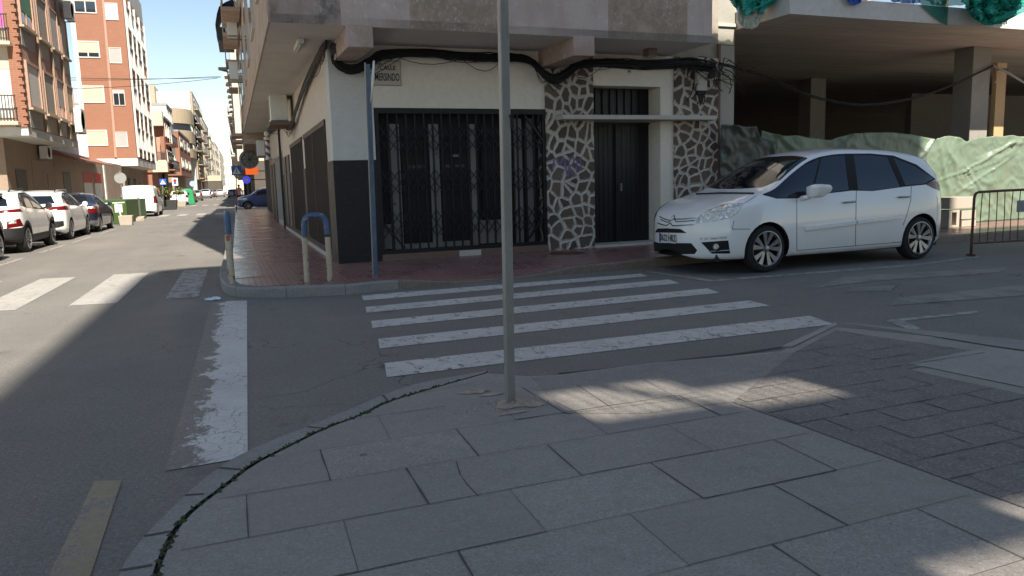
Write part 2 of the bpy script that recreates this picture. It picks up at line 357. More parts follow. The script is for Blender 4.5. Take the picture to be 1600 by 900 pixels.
# ------------------------------------------------------------------ mesh builder
class MB:
    def __init__(s, T=None): s.v = []; s.f = []; s.m = []; s.T = T
    def add(s, vs, fs, mi=0):
        o = len(s.v)
        for p in vs:
            p = Vector(p)
            s.v.append(s.T @ p if s.T else p)
        for i, f in enumerate(fs):
            s.f.append([o+k for k in f]); s.m.append(mi[i] if isinstance(mi, list) else mi)
        return s
    def box(s, x0, x1, y0, y1, z0, z1, mi=0):
        vs = [(x, y, z) for x in (x0, x1) for y in (y0, y1) for z in (z0, z1)]
        return s.add(vs, [(0,1,3,2), (4,6,7,5), (0,4,5,1), (2,3,7,6), (0,2,6,4), (1,5,7,3)], mi)
    def quad(s, *p, mi=0): return s.add(p, [tuple(range(len(p)))], mi)
    def ext(s, pts, n, t, mi=0):
        """polygon extruded by vector n*t"""
        k = len(pts); n = Vector(n)*t
        vs = [Vector(p) for p in pts] + [Vector(p)+n for p in pts]
        fs = [tuple(range(k))[::-1], tuple(range(k, 2*k))] + [(i, (i+1) % k, k+(i+1) % k, k+i) for i in range(k)]
        return s.add(vs, fs, mi)
    def prism(s, pts, z0, z1, mi=0, bottom=True):
        return s.ext([(p[0], p[1], z0) for p in pts], (0, 0, 1), z1-z0, mi)
    def tube(s, pts, r, n=8, mi=0, cap=True):
        pts = [Vector(p) for p in pts]; k = len(pts); vs = []
        rr = r if isinstance(r, (list, tuple)) else [r]*k
        up = None
        for i, p in enumerate(pts):
            d = (pts[min(i+1, k-1)]-pts[max(i-1, 0)])
            if d.length < 1e-9: d = Vector((0, 0, 1))
            d.normalize()
            if up is None: up = Vector((0, 0, 1)) if abs(d.z) < .9 else Vector((1, 0, 0))
            a = d.cross(up)
            if a.length < 1e-3: a = d.cross(Vector((.3, 1, .2)))
            a.normalize(); b2 = d.cross(a); up = -b2 if False else a.cross(d)
            for j in range(n):
                t = 2*math.pi*j/n; vs.append(p + a*math.cos(t)*rr[i] + b2*math.sin(t)*rr[i])
        fs = [(i*n+j, i*n+(j+1) % n, (i+1)*n+(j+1) % n, (i+1)*n+j) for i in range(k-1) for j in range(n)]
        if cap: fs += [tuple(range(n))[::-1], tuple(range((k-1)*n, k*n))]
        return s.add(vs, fs, mi)
    def lathe(s, prof, axis_o, axis, n=24, mi=0):
        """profile [(r, h)] turned about axis through axis_o"""
        axis = Vector(axis).normalized(); o = Vector(axis_o)
        a = axis.cross(Vector((0, 0, 1)) if abs(axis.z) < .9 else Vector((1, 0, 0))).normalized(); b2 = axis.cross(a)
        vs = []
        for r, h in prof:
            for j in range(n):
                t = 2*math.pi*j/n; vs.append(o + axis*h + (a*math.cos(t)+b2*math.sin(t))*r)
        k = len(prof)
        fs = [(i*n+j, i*n+(j+1) % n, (i+1)*n+(j+1) % n, (i+1)*n+j) for i in range(k-1) for j in range(n)]
        return s.add(vs, fs, mi)
    def bar(s, a, b, w, h, up=(0, 0, 1), mi=0):
        a = Vector(a); b = Vector(b); d = (b-a).normalized(); up = Vector(up)
        x = d.cross(up)
        if x.length < 1e-4: x = d.cross(Vector((1, 0, 0)))
        x.normalize(); y = x.cross(d)
        vs = [p + x*sx*w/2 + y*sy*h/2 for p in (a, b) for sx in (-1, 1) for sy in (-1, 1)]
        return s.add(vs, [(0,1,3,2), (4,6,7,5), (0,4,5,1), (2,3,7,6), (0,2,6,4), (1,5,7,3)], mi)
    def build(s, name, mats, parent=None, smooth=False, bevel=0, local=False, origin=None):
        if not isinstance(mats, (list, tuple)): mats = [mats]
        vs = s.v
        if parent is not None and not local:
            inv = ROOTS[parent.name].inverted(); vs = [inv @ p for p in vs]
        loc = Vector((0, 0, 0))
        if parent is None and origin is not False:
            if origin is None:
                loc = Vector(((min(p.x for p in vs)+max(p.x for p in vs))/2, (min(p.y for p in vs)+max(p.y for p in vs))/2, min(p.z for p in vs)))
            else: loc = Vector(origin)
            vs = [p-loc for p in vs]
        me = bpy.data.meshes.new(name)
        me.from_pydata([tuple(p) for p in vs], [], s.f)
        for m in mats: me.materials.append(MATS[m] if isinstance(m, str) else m)
        me.polygons.foreach_set('material_index', s.m)
        if smooth: me.polygons.foreach_set('use_smooth', [True]*len(me.polygons))
        bm = bmesh.new(); bm.from_mesh(me); bmesh.ops.recalc_face_normals(bm, faces=bm.faces); bm.to_mesh(me); bm.free()
        me.update()
        o = bpy.data.objects.new(name, me); COL.objects.link(o); o.location = loc
        if parent is not None: o.parent = parent
        if bevel:
            b = o.modifiers.new('bevel', 'BEVEL'); b.width = bevel; b.segments = 2; b.limit_method = 'ANGLE'
        if smooth == 'auto':
            bpy_smooth(o)
        return o
def bpy_smooth(o, ang=math.radians(38)):
    me = o.data; bm = bmesh.new(); bm.from_mesh(me)
    for e in bm.edges:
        if len(e.link_faces) == 2 and e.calc_face_angle(0) > ang: e.smooth = False
    bm.to_mesh(me); bm.free()
ROOTS = {}
def tag(o, label=None, cat=None, group=None, kind=None):
    if label: o['label'] = label
    if cat: o['category'] = cat
    if group: o['group'] = group
    if kind: o['kind'] = kind
    return o
def thing(name, label, cat, loc=(0, 0, 0), rz=0.0, group=None):
    o = bpy.data.objects.new(name, None); COL.objects.link(o); o.location = loc; o.rotation_euler = (0, 0, rz)
    o.empty_display_size = .2
    ROOTS[o.name] = Matrix.Translation(Vector(loc)) @ Matrix.Rotation(rz, 4, 'Z')
    return tag(o, label, cat, group)
def structure(o): o['kind'] = 'structure'; return o
def copy_thing(root, loc, rz, label=None, scale=None):
    r = root.copy(); COL.objects.link(r); r.location = loc; r.rotation_euler = (0, 0, rz)
    if scale: r.scale = scale
    if label: r['label'] = label
    def rec(a, b):
        for ch in list(a.children):
            c = ch.copy(); COL.objects.link(c); c.parent = b; rec(ch, c)
    rec(root, r); return r
def text_part(name, body, size, origin, xdir, ydir, mat, parent, bold=0.0, xs=1.0, align='CENTER'):
    """lettering as a thin mesh lying on its plane"""
    cu = bpy.data.curves.new(name, 'FONT'); cu.body = body; cu.size = size; cu.align_x = align; cu.align_y = 'CENTER'
    cu.extrude = .001; cu.offset = bold
    o = bpy.data.objects.new(name, cu); COL.objects.link(o)
    dg = bpy.context.evaluated_depsgraph_get(); me = bpy.data.meshes.new_from_object(o.evaluated_get(dg))
    bpy.data.objects.remove(o)
    x = Vector(xdir).normalized(); y = Vector(ydir).normalized(); z = x.cross(y)
    M = Matrix.Translation(Vector(origin)) @ Matrix([[x.x, y.x, z.x, 0], [x.y, y.y, z.y, 0], [x.z, y.z, z.z, 0], [0, 0, 0, 1]]) @ Matrix.Scale(xs, 4, (1, 0, 0))
    me.transform(ROOTS[parent.name].inverted() @ M if parent is not None else M)
    me.materials.clear(); me.materials.append(MATS[mat])
    t = bpy.data.objects.new(name, me); COL.objects.link(t); t.parent = parent; me.name = name
    return t
# ------------------------------------------------------------------ road, kerbs, pavements, markings
def sheet(name, pts, z, mat, kind='structure'):
    b = MB(); b.quad(*[(p[0], p[1], z) for p in pts])
    o = b.build(name, mat, None, origin=False); o['kind'] = kind; return o
sheet('road', [(-1500, -1500), (1500, -1500), (1500, 2500), (-1500, 2500)], 0, 'asphalt')

def poly_at(pts, step):
    out = [Vector(pts[0])]
    for a, b2 in zip(pts, pts[1:]):
        a = Vector(a); b2 = Vector(b2); L = (b2-a).length; k = max(1, int(L/step))
        for i in range(1, k+1): out.append(a.lerp(b2, i/k))
    return out
def smooth_line(pts, it=2):
    pts = [Vector(p) for p in pts]
    for _ in range(it):
        q = [pts[0]]
        for a, b2 in zip(pts, pts[1:]): q += [a.lerp(b2, .25), a.lerp(b2, .75)]
        q.append(pts[-1]); pts = q
    return pts
def resample(pts, step):
    out = [pts[0]]; acc = 0
    for a, b2 in zip(pts, pts[1:]):
        L = (b2-a).length; t = step-acc
        while t <= L and L > 0: out.append(a.lerp(b2, t/L)); t += step
        acc = (acc+L) % step if L > 0 else acc
    out.append(pts[-1]); return out
def offs(pts, d):
    out = []
    for i, p in enumerate(pts):
        t = pts[min(i+1, len(pts)-1)] - pts[max(i-1, 0)]; t.z = 0; t.normalize()
        out.append(Vector((p.x - t.y*d, p.y + t.x*d, p.z)))
    return out
def kerb(name, line, width, block, mats, pick=lambda p: 0, gap=.006):
    """kerb stones along a line whose z is the top of the stone; inner side is to the left of the line"""
    line = resample(line, .05); n = int(block/.05); b = MB()
    inn = offs(line, width)
    i = 0
    while i < len(line)-1:
        j = min(i+n, len(line)-1); o = line[i:j+1]; q = inn[i:j+1]
        if (o[-1]-o[0]).length < .06: break
        o = [p.copy() for p in o]; q = [p.copy() for p in q]
        t = (o[-1]-o[0]).normalized()*gap; o[0] += t; q[0] += t
        jz = random.uniform(-.004, .004); k = len(o); vs = []; fs = []
        for a, c in zip(o, q):
            vs += [(a.x, a.y, -.05), (a.x, a.y, max(.012, a.z-.018)+jz), (a.x+(c.x-a.x)*.09, a.y+(c.y-a.y)*.09, a.z+jz), (c.x, c.y, c.z+jz), (c.x, c.y, -.05)]
        for s in range(k-1):
            for r in range(4): fs.append((s*5+r, s*5+r+1, (s+1)*5+r+1, (s+1)*5+r))
        fs += [(0, 1, 2, 3, 4), tuple((k-1)*5+r for r in (4, 3, 2, 1, 0))]
        b.add(vs, fs, pick(o[0])); i = j
    return structure(b.build(name, mats, None, origin=False))

# far corner: kerb runs down the street, round the corner, along the cross street (with its dropped stretch)
HK = .13
kp = [(-.62, 51), (-.5, 30), (-.42, 16)]
line = [Vector((x, y, HK)) for x, y in kp]
for px, py, z in [(343, 440, HK), (346, 451, HK), (355, 461, HK), (375, 465, HK), (400, 465.5, HK), (466, 464, HK), (543, 461, HK), (600, 454, HK), (650, 449, .10), (700, 444, .03), (760, 439.5, .015), (820, 434, .02), (870, 430.5, .07), (905, 427.5, .12), (1000, 420, HK)]:
    p = G(px, py); line.append(Vector((p.x, p.y, z)))
for u in (8.2, 12, 18, 26, 45): line.append(MF @ Vector((u, 10.5, HK)))
fk = smooth_line(line, 2)
ub = G(610, 452).x
kerb('kerb', fk, .16, .75, ['kerb_stone', 'brown_kerb'], lambda p: 1 if p.x > ub and p.y < 13 else 0)
inner = offs(resample(fk, .25), .165)
row2 = offs(inner, .35)
for i, p in enumerate(row2):
    if inner[i].z < HK-.005:
        row2[i] = inner[i] + (p-inner[i])*3.2
    row2[i].z = HK
b = MB(); n = len(inner)
b.add(inner+row2, [(i, i+1, n+i+1, n+i) for i in range(n-1)])
far = [Vector((60, 14, HK)), Vector((60, 51, HK))]
b.quad(*([p for p in row2] + far))
structure(b.build('pavement', 'red_tile', None, origin=False))
# pale tactile strip along the street kerb
b = MB()
strip = [p for p in inner if p.y > 11.3 and p.x < .5]
s2 = offs(strip, .42)
for a, c, d, e in zip(strip, strip[1:], s2[1:], s2): b.quad(*[Vector((q.x, q.y, HK+.004)) for q in (a, c, d, e)])
pm('pale_tile', (.27, .2, .18), .28, var=.2, scale=3, c2=(.22, .13, .11))
structure(b.build('pavement', 'pale_tile', None, origin=False))

# near pavement
ZN = .04
OUT = [(185, 891), (225, 837), (289, 773), (341, 730), (386, 704), (480, 666), (560, 634), (598, 617), (656, 597), (762, 579)]
INN = [(237, 897), (254, 854), (272, 822), (300, 793), (347, 759), (387, 727), (439, 701), (503, 669), (560, 649), (598, 629), (653, 612), (755, 583)]
out = [Vector((-.62, -30, ZN)), Vector((-.6, 0, ZN))] + [G(*p, ZN) for p in OUT]
inn = [Vector((-.46, -30, ZN)), Vector((-.45, 0, ZN))] + [G(*p, ZN) for p in INN]
outs = smooth_line(out, 1); inns = smooth_line(inn, 1)
b = MB()
top = outs + inns[::-1]
b.quad(*top)
for a, c in zip(outs, outs[1:]): b.quad(a, c, Vector((c.x, c.y, -.02)), Vector((a.x, a.y, -.02)))
for (p, q) in [((185, 891), (238, 882)), ((225, 837), (270, 829)), ((289, 773), (318, 771)), ((341, 730), (376, 733)), ((480, 666), (508, 669)), ((598, 617), (606, 626))]:
    a = G(*p, ZN+.003); c = G(*q, ZN+.003); t = (c-a).normalized(); w = Vector((-t.y, t.x, 0))*.007
    b.quad(a-w, c-w, c+w, a+w, mi=1)
structure(b.build('kerb', ['kerb_stone', 'joint'], None, origin=False))
edge_r = [(829, 588), (870, 586), (1020, 567), (1219, 549), (1306, 511), (1420, 522), (1600, 541)]
er = [G(*p, ZN) for p in edge_r]
slab_edge = [p + Vector((.022, -.012, 0)) for p in inns] + er
d_ = (er[-1]-er[-2]).normalized()
slab_edge += [er[-1]+d_*2.2, Vector((16, 1.6, ZN)), Vector((16, -30, ZN))]
slab_edge[0] = Vector((-.43, -30, ZN))
import mathutils
b = MB(); b.quad(*slab_edge)
for a, c in zip(er, er[1:]): b.quad(a, c, Vector((c.x, c.y, -.02)), Vector((a.x, a.y, -.02)))
J = [[(407,721),(470,711),(560,698)], [(503,708),(518,758)], [(321,796),(460,770),(560,752),(640,737)], [(393,785),(396,845)],
 [(509,825),(537,824),(560,891)], [(583,654),(606,686)], [(653,614),(673,637)], [(583,694),(644,683),(708,670),(745,713)], [(708,666),(790,654),(858,643)],
 [(540,756),(635,737),(667,791)], [(635,737),(846,696)], [(565,812),(667,791),(791,768),(849,834)], [(713,721),(719,741),(730,756),(748,775)], [(846,696),(904,743)],
 [(904,743),(1011,722)], [(849,834),(979,806),(1100,778),(1208,756)], [(979,806),(1075,886),(1110,915)], [(731,897),(713,864),(849,834)], [(540,831),(560,897)],
 [(881,643),(945,675)], [(905,681),(945,675),(1043,660)], [(1040,661),(1112,702),(1150,697)], [(1054,659),(1158,643)],
 [(1144,628),(1250,664),(1600,793),(1760,853)], [(1231,695),(1309,731),(1335,727)], [(1208,753),(1323,816),(1395,802)], [(1011,722),(1097,778)], [(1450,791),(1600,860),(1720,915)],
 [(1075,886),(1213,851),(1288,899)], [(1323,816),(1420,870)], [(765,582),(829,587)], [(816,605),(884,646),(900,644),(870,628)]]
DJ = [[(1099,598),(1250,599),(1358,582)], [(1277,629),(1341,646),(1412,637)], [(1355,694),(1393,688)], [(1402,717),(1570,688),(1640,676)], [(1465,710),(1532,734),(1600,721)], [(1479,744),(1543,731)],
 [(1557,775),(1600,766)], [(1532,734),(1600,750)], [(1306,514),(1440,530),(1545,549)], [(1300,545),(1390,560)], [(1236,600),(1300,614)], [(1300,660),(1356,650),(1450,668)], [(1418,576),(1500,592),(1560,640)], [(1180,640),(1240,630)], [(1240,632),(1330,690)]]
def joints(b, L, z, w0, mi):
    for pl in L:
        pts = [G(*p, z) for p in pl]
        for a, c in zip(pts, pts[1:]):
            L_ = (c-a).length; k = max(1, int(L_/.12)); t = (c-a).normalized(); w = Vector((-t.y, t.x, 0))
            prev = None
            for i in range(k+1):
                p = a.lerp(c, i/k); ww = w0*random.uniform(.35, 1.25)
                cur = (p-w*ww + w*random.uniform(-.002, .002), p+w*ww)
                if prev: b.quad(prev[0], cur[0], cur[1], prev[1], mi=mi)
                prev = cur
# running bond: rows .45 m deep a few degrees off square, slabs .724 m long
def in_poly(poly, x, y):
    r = False; k = len(poly)
    for i in range(k):
        x0, y0 = poly[i][0], poly[i][1]; x1, y1 = poly[(i+1) % k][0], poly[(i+1) % k][1]
        if (y0 > y) != (y1 > y) and x < (x1-x0)*(y-y0)/(y1-y0)+x0: r = not r
    return r
random.seed(11)
kx = lambda y: 2.66 + (3.79-y)*.1 if y > 1.5 else 12
zj = ZN+.003
def jseg(p, q, w0):
    L_ = (q-p).length; k = max(1, int(L_/.06)); t = (q-p).normalized(); w = Vector((-t.y, t.x, 0)); prev = None; ph = random.uniform(0, 50)
    for i in range(k+1):
        c = p.lerp(q, i/k); nz_ = mathutils.noise.noise(Vector((ph+i*.35, 0, 0)))
        ok = in_poly(slab_edge, c.x, c.y) and c.x < kx(c.y) and not (c.x > 1.62 and c.y > 4.06) and c.y < 4.42
        ww = w0*max(.18, 1+1.2*nz_); cur = (c-w*ww+w*nz_*.003, c+w*ww)
        if prev and ok: b.quad(prev[0], cur[0], cur[1], prev[1], mi=1)
        prev = cur if ok else None
for k in range(-9, 5):
    yk = lambda x: 2.565+.45*k+.05*x
    x = .29-.724*3 + (.362 if k % 2 else 0)
    while x < 9:
        o = random.uniform(-.004, .004)
        jseg(Vector((x, yk(x)+o, zj)), Vector((x+.724, yk(x+.724)+o, zj)), random.choice((.0012, .002, .003, .0042)))
        jseg(Vector((x, yk(x), zj)), Vector((x+random.uniform(-.01, .01), yk(x)+.45, zj)), random.choice((.0012, .0025, .0035, .0045)))
        x += .724
joints(b, [[(713,721),(719,741),(730,756),(748,775)], [(1144,628),(1250,664),(1600,793),(1760,853)], [(765,582),(829,587)], [(816,605),(884,646),(900,644),(870,628)], [(653,614),(740,598)], [(884,646),(1000,632),(1110,618)], [(900,600),(960,640)], [(1000,590),(1060,622)]], zj, .003, 1)
structure(b.build('pavement', ['granite_slab', 'joint'], None, origin=False))
# mossy joint between kerb and slabs
b = MB(); random.seed(3)
mp = resample(inns, .03)
for p in mp:
    if p.y < 2 or p.y > 5: continue
    for _ in range(3 if random.random() < .5 else 1):
        q = p + Vector((random.uniform(-.004, .03), random.uniform(-.02, .02), 0)); s = random.uniform(.004, .017); h = random.uniform(.002, .016)
        b.add([(q.x-s, q.y, ZN), (q.x, q.y+s, ZN), (q.x+s, q.y, ZN), (q.x, q.y-s, ZN), (q.x+random.uniform(-s, s), q.y, ZN+h)], [(0, 1, 4), (1, 2, 4), (2, 3, 4), (3, 0, 4)])
o = b.build('weeds', 'moss', None, origin=False); tag(o, None, None, None, 'stuff'); o['label'] = 'green weeds and moss in the curved joint behind the near kerb'; o['category'] = 'weeds'
# darker small pavers, pale wedge and light kerb strip on the right
b = MB(); md = [G(*p, ZN+.002) for p in [(884, 646), (829, 589), (870, 587), (1020, 568.5), (1219, 551), (1240, 551), (1144, 628), (1010, 646)]]
md = [Vector((q.x, q.y, ZN+.002)) for q in md]; b.quad(*md); structure(b.build('pavement', 'mid_paver', None, origin=False))
b = MB(); dk = [G(*p, ZN+.004) for p in [(1144, 628), (1240, 551), (1306, 516), (1400, 530), (1545, 551), (1418, 577), (1600, 616), (1700, 640)]] + [Vector((x_, y_, ZN+.004)) for x_, y_ in ((6.6, 1.7), (6.6, -1.0), (3.16, -1.0))] + [G(*p, ZN+.004) for p in [(1600, 793), (1250, 664)]]
b.quad(*dk)
random.seed(77)
def dseg(p, q, w0):
    L_ = (q-p).length; k = max(1, int(L_/.04)); t = (q-p).normalized(); w = Vector((-t.y, t.x, 0)); prev = None; ph = random.uniform(0, 50)
    for i in range(k+1):
        c = p.lerp(q, i/k); ww = w0*max(.2, 1+1.3*mathutils.noise.noise(Vector((ph+i*.3, 0, 0)))); cur = (c-w*ww, c+w*ww); ok = in_poly(dk, c.x, c.y)
        if prev and ok: b.quad(prev[0], cur[0], cur[1], prev[1], mi=1)
        prev = cur if ok else None
zd = ZN+.007
for k in range(-14, 16):
    y0 = 1.7+k*.222; x = 2.2+(.18 if k % 2 else 0)
    while x < 7:
        dseg(Vector((x, y0+.05*x-.1, zd)), Vector((x+.362, y0+.05*(x+.362)-.1, zd)), random.choice((.0008, .0015, .0025, .0035)))
        dseg(Vector((x, y0+.05*x-.1, zd)), Vector((x+random.uniform(-.006, .006), y0+.05*x+.122, zd)), random.choice((.0008, .0015, .0025, .0035))); x += .362
structure(b.build('pavement', ['dark_paver', 'joint'], None, origin=False))
sheet('pavement', [G(*p) for p in [(1418, 577), (1545, 551), (1600, 559), (1720, 577), (1780, 656), (1600, 616)]], ZN+.0045, 'pale_paver')
sheet('kerb', [G(*p) for p in [(1221, 550), (1305, 511), (1308, 515), (1238, 551)]], ZN+.008, 'pale_paver')
sheet('kerb', [G(*p) for p in [(1306, 511), (1420, 522), (1600, 541), (1720, 553), (1720, 573), (1600, 557), (1545, 549), (1400, 524)]], ZN+.008, 'kerb_stone')
# loose mortar round the pole foot (mounds and grit)
random.seed(5)
def blob(b, c, rx, ry, h, mi=0, k=18):
    ring = []
    for ph, rr, hh in ((0, 1, 0.002), (0, .72, h*.7), (0, .35, h)):
        for i in range(k):
            t = 2*math.pi*i/k; r = rr*random.uniform(.75, 1.2)
            ring.append((c.x+math.cos(t)*rx*r, c.y+math.sin(t)*ry*r, c.z+hh*random.uniform(.6, 1.3)))
    ring.append((c.x, c.y, c.z+h)); fs = []
    for q in range(2):
        for i in range(k): fs.append((q*k+i, q*k+(i+1) % k, (q+1)*k+(i+1) % k, (q+1)*k+i))
    fs += [(2*k+i, 2*k+(i+1) % k, 3*k) for i in range(k)]
    b.add(ring, fs, mi)
b = MB()
pole_p = G(797, 632, ZN)
pm('old_mortar', (.44, .35, .27), .95, var=.3, scale=12, c2=(.26, .22, .19), bmp=.6)
blob(b, pole_p+Vector((.03, 0, .002)), .13, .1, .022); blob(b, G(743, 612, ZN+.002), .1, .05, .011); blob(b, G(835, 632, ZN+.002), .07, .05, .007)
blob(b, G(770, 616, ZN+.002), .09, .03, .004); blob(b, G(800, 645, ZN+.002), .1, .03, .004)
for i in range(170):
    c = pole_p+Vector((random.gauss(-.05, .16), random.gauss(0, .09), .003)); s_ = random.uniform(.003, .011)
    b.add([c+Vector((random.uniform(-s_, s_), random.uniform(-s_, s_), 0)) for _ in range(3)]+[c+Vector((0, 0, s_*random.uniform(.6, 1.2)))], [(0, 1, 3), (1, 2, 3), (2, 0, 3)])
structure(b.build('mortar_patch', 'old_mortar', None, origin=False))

# markings
def mark(pts, mat='white_paint', z=.004, name='road_marking'): return sheet(name, [G(*p) for p in pts], z, mat)
mark([(565, 462), (1000, 428), (1012, 432), (568, 470)]); mark([(571, 480), (1045, 437), (1062, 443), (573, 489)]); mark([(580, 502), (1105, 451), (1125, 458), (582, 513)])
mark([(591, 530), (1170, 470), (1203, 478), (593, 545)]); mark([(601, 568), (1265, 494), (1303, 507), (604, 590)])
s = EYE/1.3
for x0, x1 in ((-3.98, -3.55), (-3.05, -2.55), (-2.02, -1.5), (-.98, -.6)):
    b = MB(); b.quad(*[(x0*s, 10.15*s, .004), (x1*s, 10.1*s, .004), (x1*s-.02, 13.65*s, .004), (x0*s-.02, 13.7*s, .004)])
    structure(b.build('road_marking', 'worn_paint' if x0 > -1 else 'sun_toned_paint', None, origin=False))
mark([(331, 472), (386, 470), (387, 715), (258, 737)], 'stop_paint')
mark([(74, 905), (148, 752), (190, 752), (140, 905)], 'yellow_paint')
mark([(1008, 425), (1016, 424), (1112, 437.5), (1420, 414), (1530, 400.5), (1530, 402.5), (1420, 416.5), (1110, 440.5)], 'worn_paint', .0045)
mark([(1383, 501), (1526, 486), (1530, 489.5), (1412, 502), (1440, 514), (1424, 517)], 'worn_paint')
mark([(1275, 450), (1320, 432), (1575, 418), (1560, 426), (1360, 440)], 'faint_paint'); mark([(1390, 478), (1400, 466), (1600, 445), (1600, 462)], 'faint_paint')
mark([(1320, 456), (1330, 450), (1400, 446), (1390, 456)], 'faint_paint')
b = MB()
for y0, y1 in ((17, 19.6), (21.2, 24), (25, 28), (29.2, 33), (60, 64), (70, 76)): b.quad((-4.75, y0, .004), (-4.65, y0, .004), (-4.65, y1, .004), (-4.75, y1, .004))
structure(b.build('road_marking', 'worn_paint', None, origin=False))
for yy, L in ((47, 3.4), (76, 4.0), (118, 5)):
    b = MB()
    for k in range(5):
        x0 = -4.6+k*1.0; b.quad((x0, yy, .004), (x0+.5, yy, .004), (x0+.5, yy+L, .004), (x0, yy+L, .004))
    structure(b.build('road_marking', 'sun_toned_paint', None, origin=False))
# dark seam where asphalt meets the pavement
b = MB(); joints(b, [[(872, 583), (1000, 572), (1080, 560), (1150, 553), (1222, 542)]], .005, .02, 0)
structure(b.build('road_seam', 'joint', None, origin=False))
# left pavement under the far facades
lk = [Vector((-6.95, 300, HK)), Vector((-6.95, 90, HK)), Vector((-6.95, 16.5, HK))]
kerb('kerb', lk[::-1][:2] [::-1] if False else [Vector((-6.95, 260, HK)), Vector((-6.95, 15.5, HK)), Vector((-7.6, 14.6, HK)), Vector((-40, 13.6, HK))], -.16 if False else .16, 1.0, ['kerb_stone']) if False else None
b = MB(); b.prism([(-6.95, 15.5), (-6.95, 420), (-60, 420), (-60, 14.2), (-7.6, 14.2)], -.02, HK)
structure(b.build('pavement', 'street_slab', None, origin=False))
b = MB(); b.prism([(-.62, 62), (60, 66), (60, 420), (-.8, 420)], -.02, HK)
structure(b.build('pavement', 'street_slab', None, origin=False))
# manhole cover by the stone pillar, litter by the kerb
t = G(885, 396, HK)
b = MB(); b.lathe([(.0, .0), (.27, .0), (.27, -.01), (.3, -.01), (.3, .003), (.28, .003)], t+Vector((0, 0, .006)), (0, 0, 1), 28)
tag(b.build('manhole_cover', 'rust_brown', None), 'round iron manhole cover set in the red pavement in front of the stone-clad pillar', 'manhole cover')
random.seed(9); b = MB(); p = G(333, 469, .004)
vs = []; k = 7
for i in range(k):
    for j in range(k): vs.append((p.x-.09+i*.03+random.uniform(-.012, .012), p.y-.05+j*.017, .008+random.uniform(0, .035)))
b.add(vs, [(i*k+j, (i+1)*k+j, (i+1)*k+j+1, i*k+j+1) for i in range(k-1) for j in range(k-1)])
pm('litter_white', (.7, .75, .8), .7, var=.1, bmp=.3)
tag(b.build('crumpled_paper', 'litter_white', None), 'crumpled whitish paper on the road by the rounded far kerb', 'litter')

# ------------------------------------------------------------------ galvanised pole in the foreground
a = pole_p; topv = on_y(787, -60, a.y)
t = thing('metal_post', 'bare square galvanised steel post in cracked mortar at the edge of the near pavement', 'post', a)
w = .027
b = MB()
for x0, x1, y0, y1 in ((-w, w, -w, w),):
    d = topv-a
    vs = [a+Vector((sx*w, sy*w*1.0, -.02)) for sx, sy in ((-1, -1), (1, -1), (1, 1), (-1, 1))]
    vs2 = [v+d+Vector((0, 0, .9)) for v in vs]
    b.add(vs+vs2, [(0, 1, 5, 4), (1, 2, 6, 5), (2, 3, 7, 6), (3, 0, 4, 7), (4, 5, 6, 7)])
b.build('shaft', 'galvanised', t, bevel=.006)
b = MB(); q = on_y(799, 186, a.y-w-.01); b.box(q.x-.004, q.x+.012, q.y-.006, q.y+.01, q.z-.05, q.z+.02); b.box(q.x-.012, q.x+.012, q.y-.008, q.y+.006, q.z+.01, q.z+.025)
b.build('clip', 'black_metal', t)

b = MB(MF); b.quad((9.5, 12.75, HK+.004), (40, 12.75, HK+.004), (40, 31, HK+.004), (9.5, 31, HK+.004))
pm('site_floor', (.2, .19, .175), .9, var=.2, scale=1.5)
structure(b.build('concrete_floor', 'site_floor', None, origin=False))
# ------------------------------------------------------------------ corner building (frame of the cross street: u along it, v away from the camera)
F0 = 12.7; FO = 11.3; ZS = 3.63; SD = .0325                  # wall line, overhang line, soffit height, drift of the street side
def sideu(v, off=0.0): return 2.0 + SD*(v-F0) + off
def M3(): return MB(MF)
cb_ = thing('corner_building', 'old corner building with overhanging stained upper floors, white and black shopfront and folding gate', 'building', MF @ Vector((2.0, F0, HK)), A)
b = M3()                                                      # ground floor walls
# front white band and piers round the gate opening 2.69..5.75 x .17..2.64
b.box(2.0, 2.69, F0, F0+.35, 1.8, ZS, 1)
b.box(2.69, 5.75, F0, F0+.35, 2.64, ZS, 0)
b.box(6.7, 8.43, F0, F0+.35, 3.07, ZS, 0); b.box(8.14, 8.43, F0+.002, F0+.46, HK, 3.068, 0)
b.build('wall', ['wall_white', 'rough_white'], cb_)
pm('party_render', (.36, .32, .27), .9, var=.2, scale=4, c2=(.28, .25, .21)); b = M3(); b.box(8.28, 9.45, F0+.02, F0+.35, ZS-.003, 8.5); b.build('party_strip', 'party_render', cb_)
b = M3(); b.box(1.985, 2.705, F0-.02, F0+.34, HK-.02, 1.8); b.box(1.98, 2.7, F0-.025, F0-.019, .1, .14); b.build('plinth', 'black_plinth', cb_, bevel=.008)
b = M3(); b.box(2.71, 5.75, F0-.03, F0+.3, HK-.02, .235); b.box(4.05, 4.45, F0-.045, F0-.028, HK, .225, 1); b.build('sill', ['sill_brown', 'ledge_stone'], cb_)
b = M3(); b.box(5.75, 6.7, F0-.04, F0+.4, HK-.02, ZS); b.build('stone_pillar', 'crazy_stone', cb_)
b = M3(); b.box(8.43, 9.42, F0-.04, F0+.4, HK-.02, ZS-.005); b.build('stone_pillar', 'crazy_stone', cb_)
b = M3(); b.box(9.421, 9.47, F0-.045, F0+.4, HK, 3.9); b.build('pillar_edge', 'sill_brown', cb_)
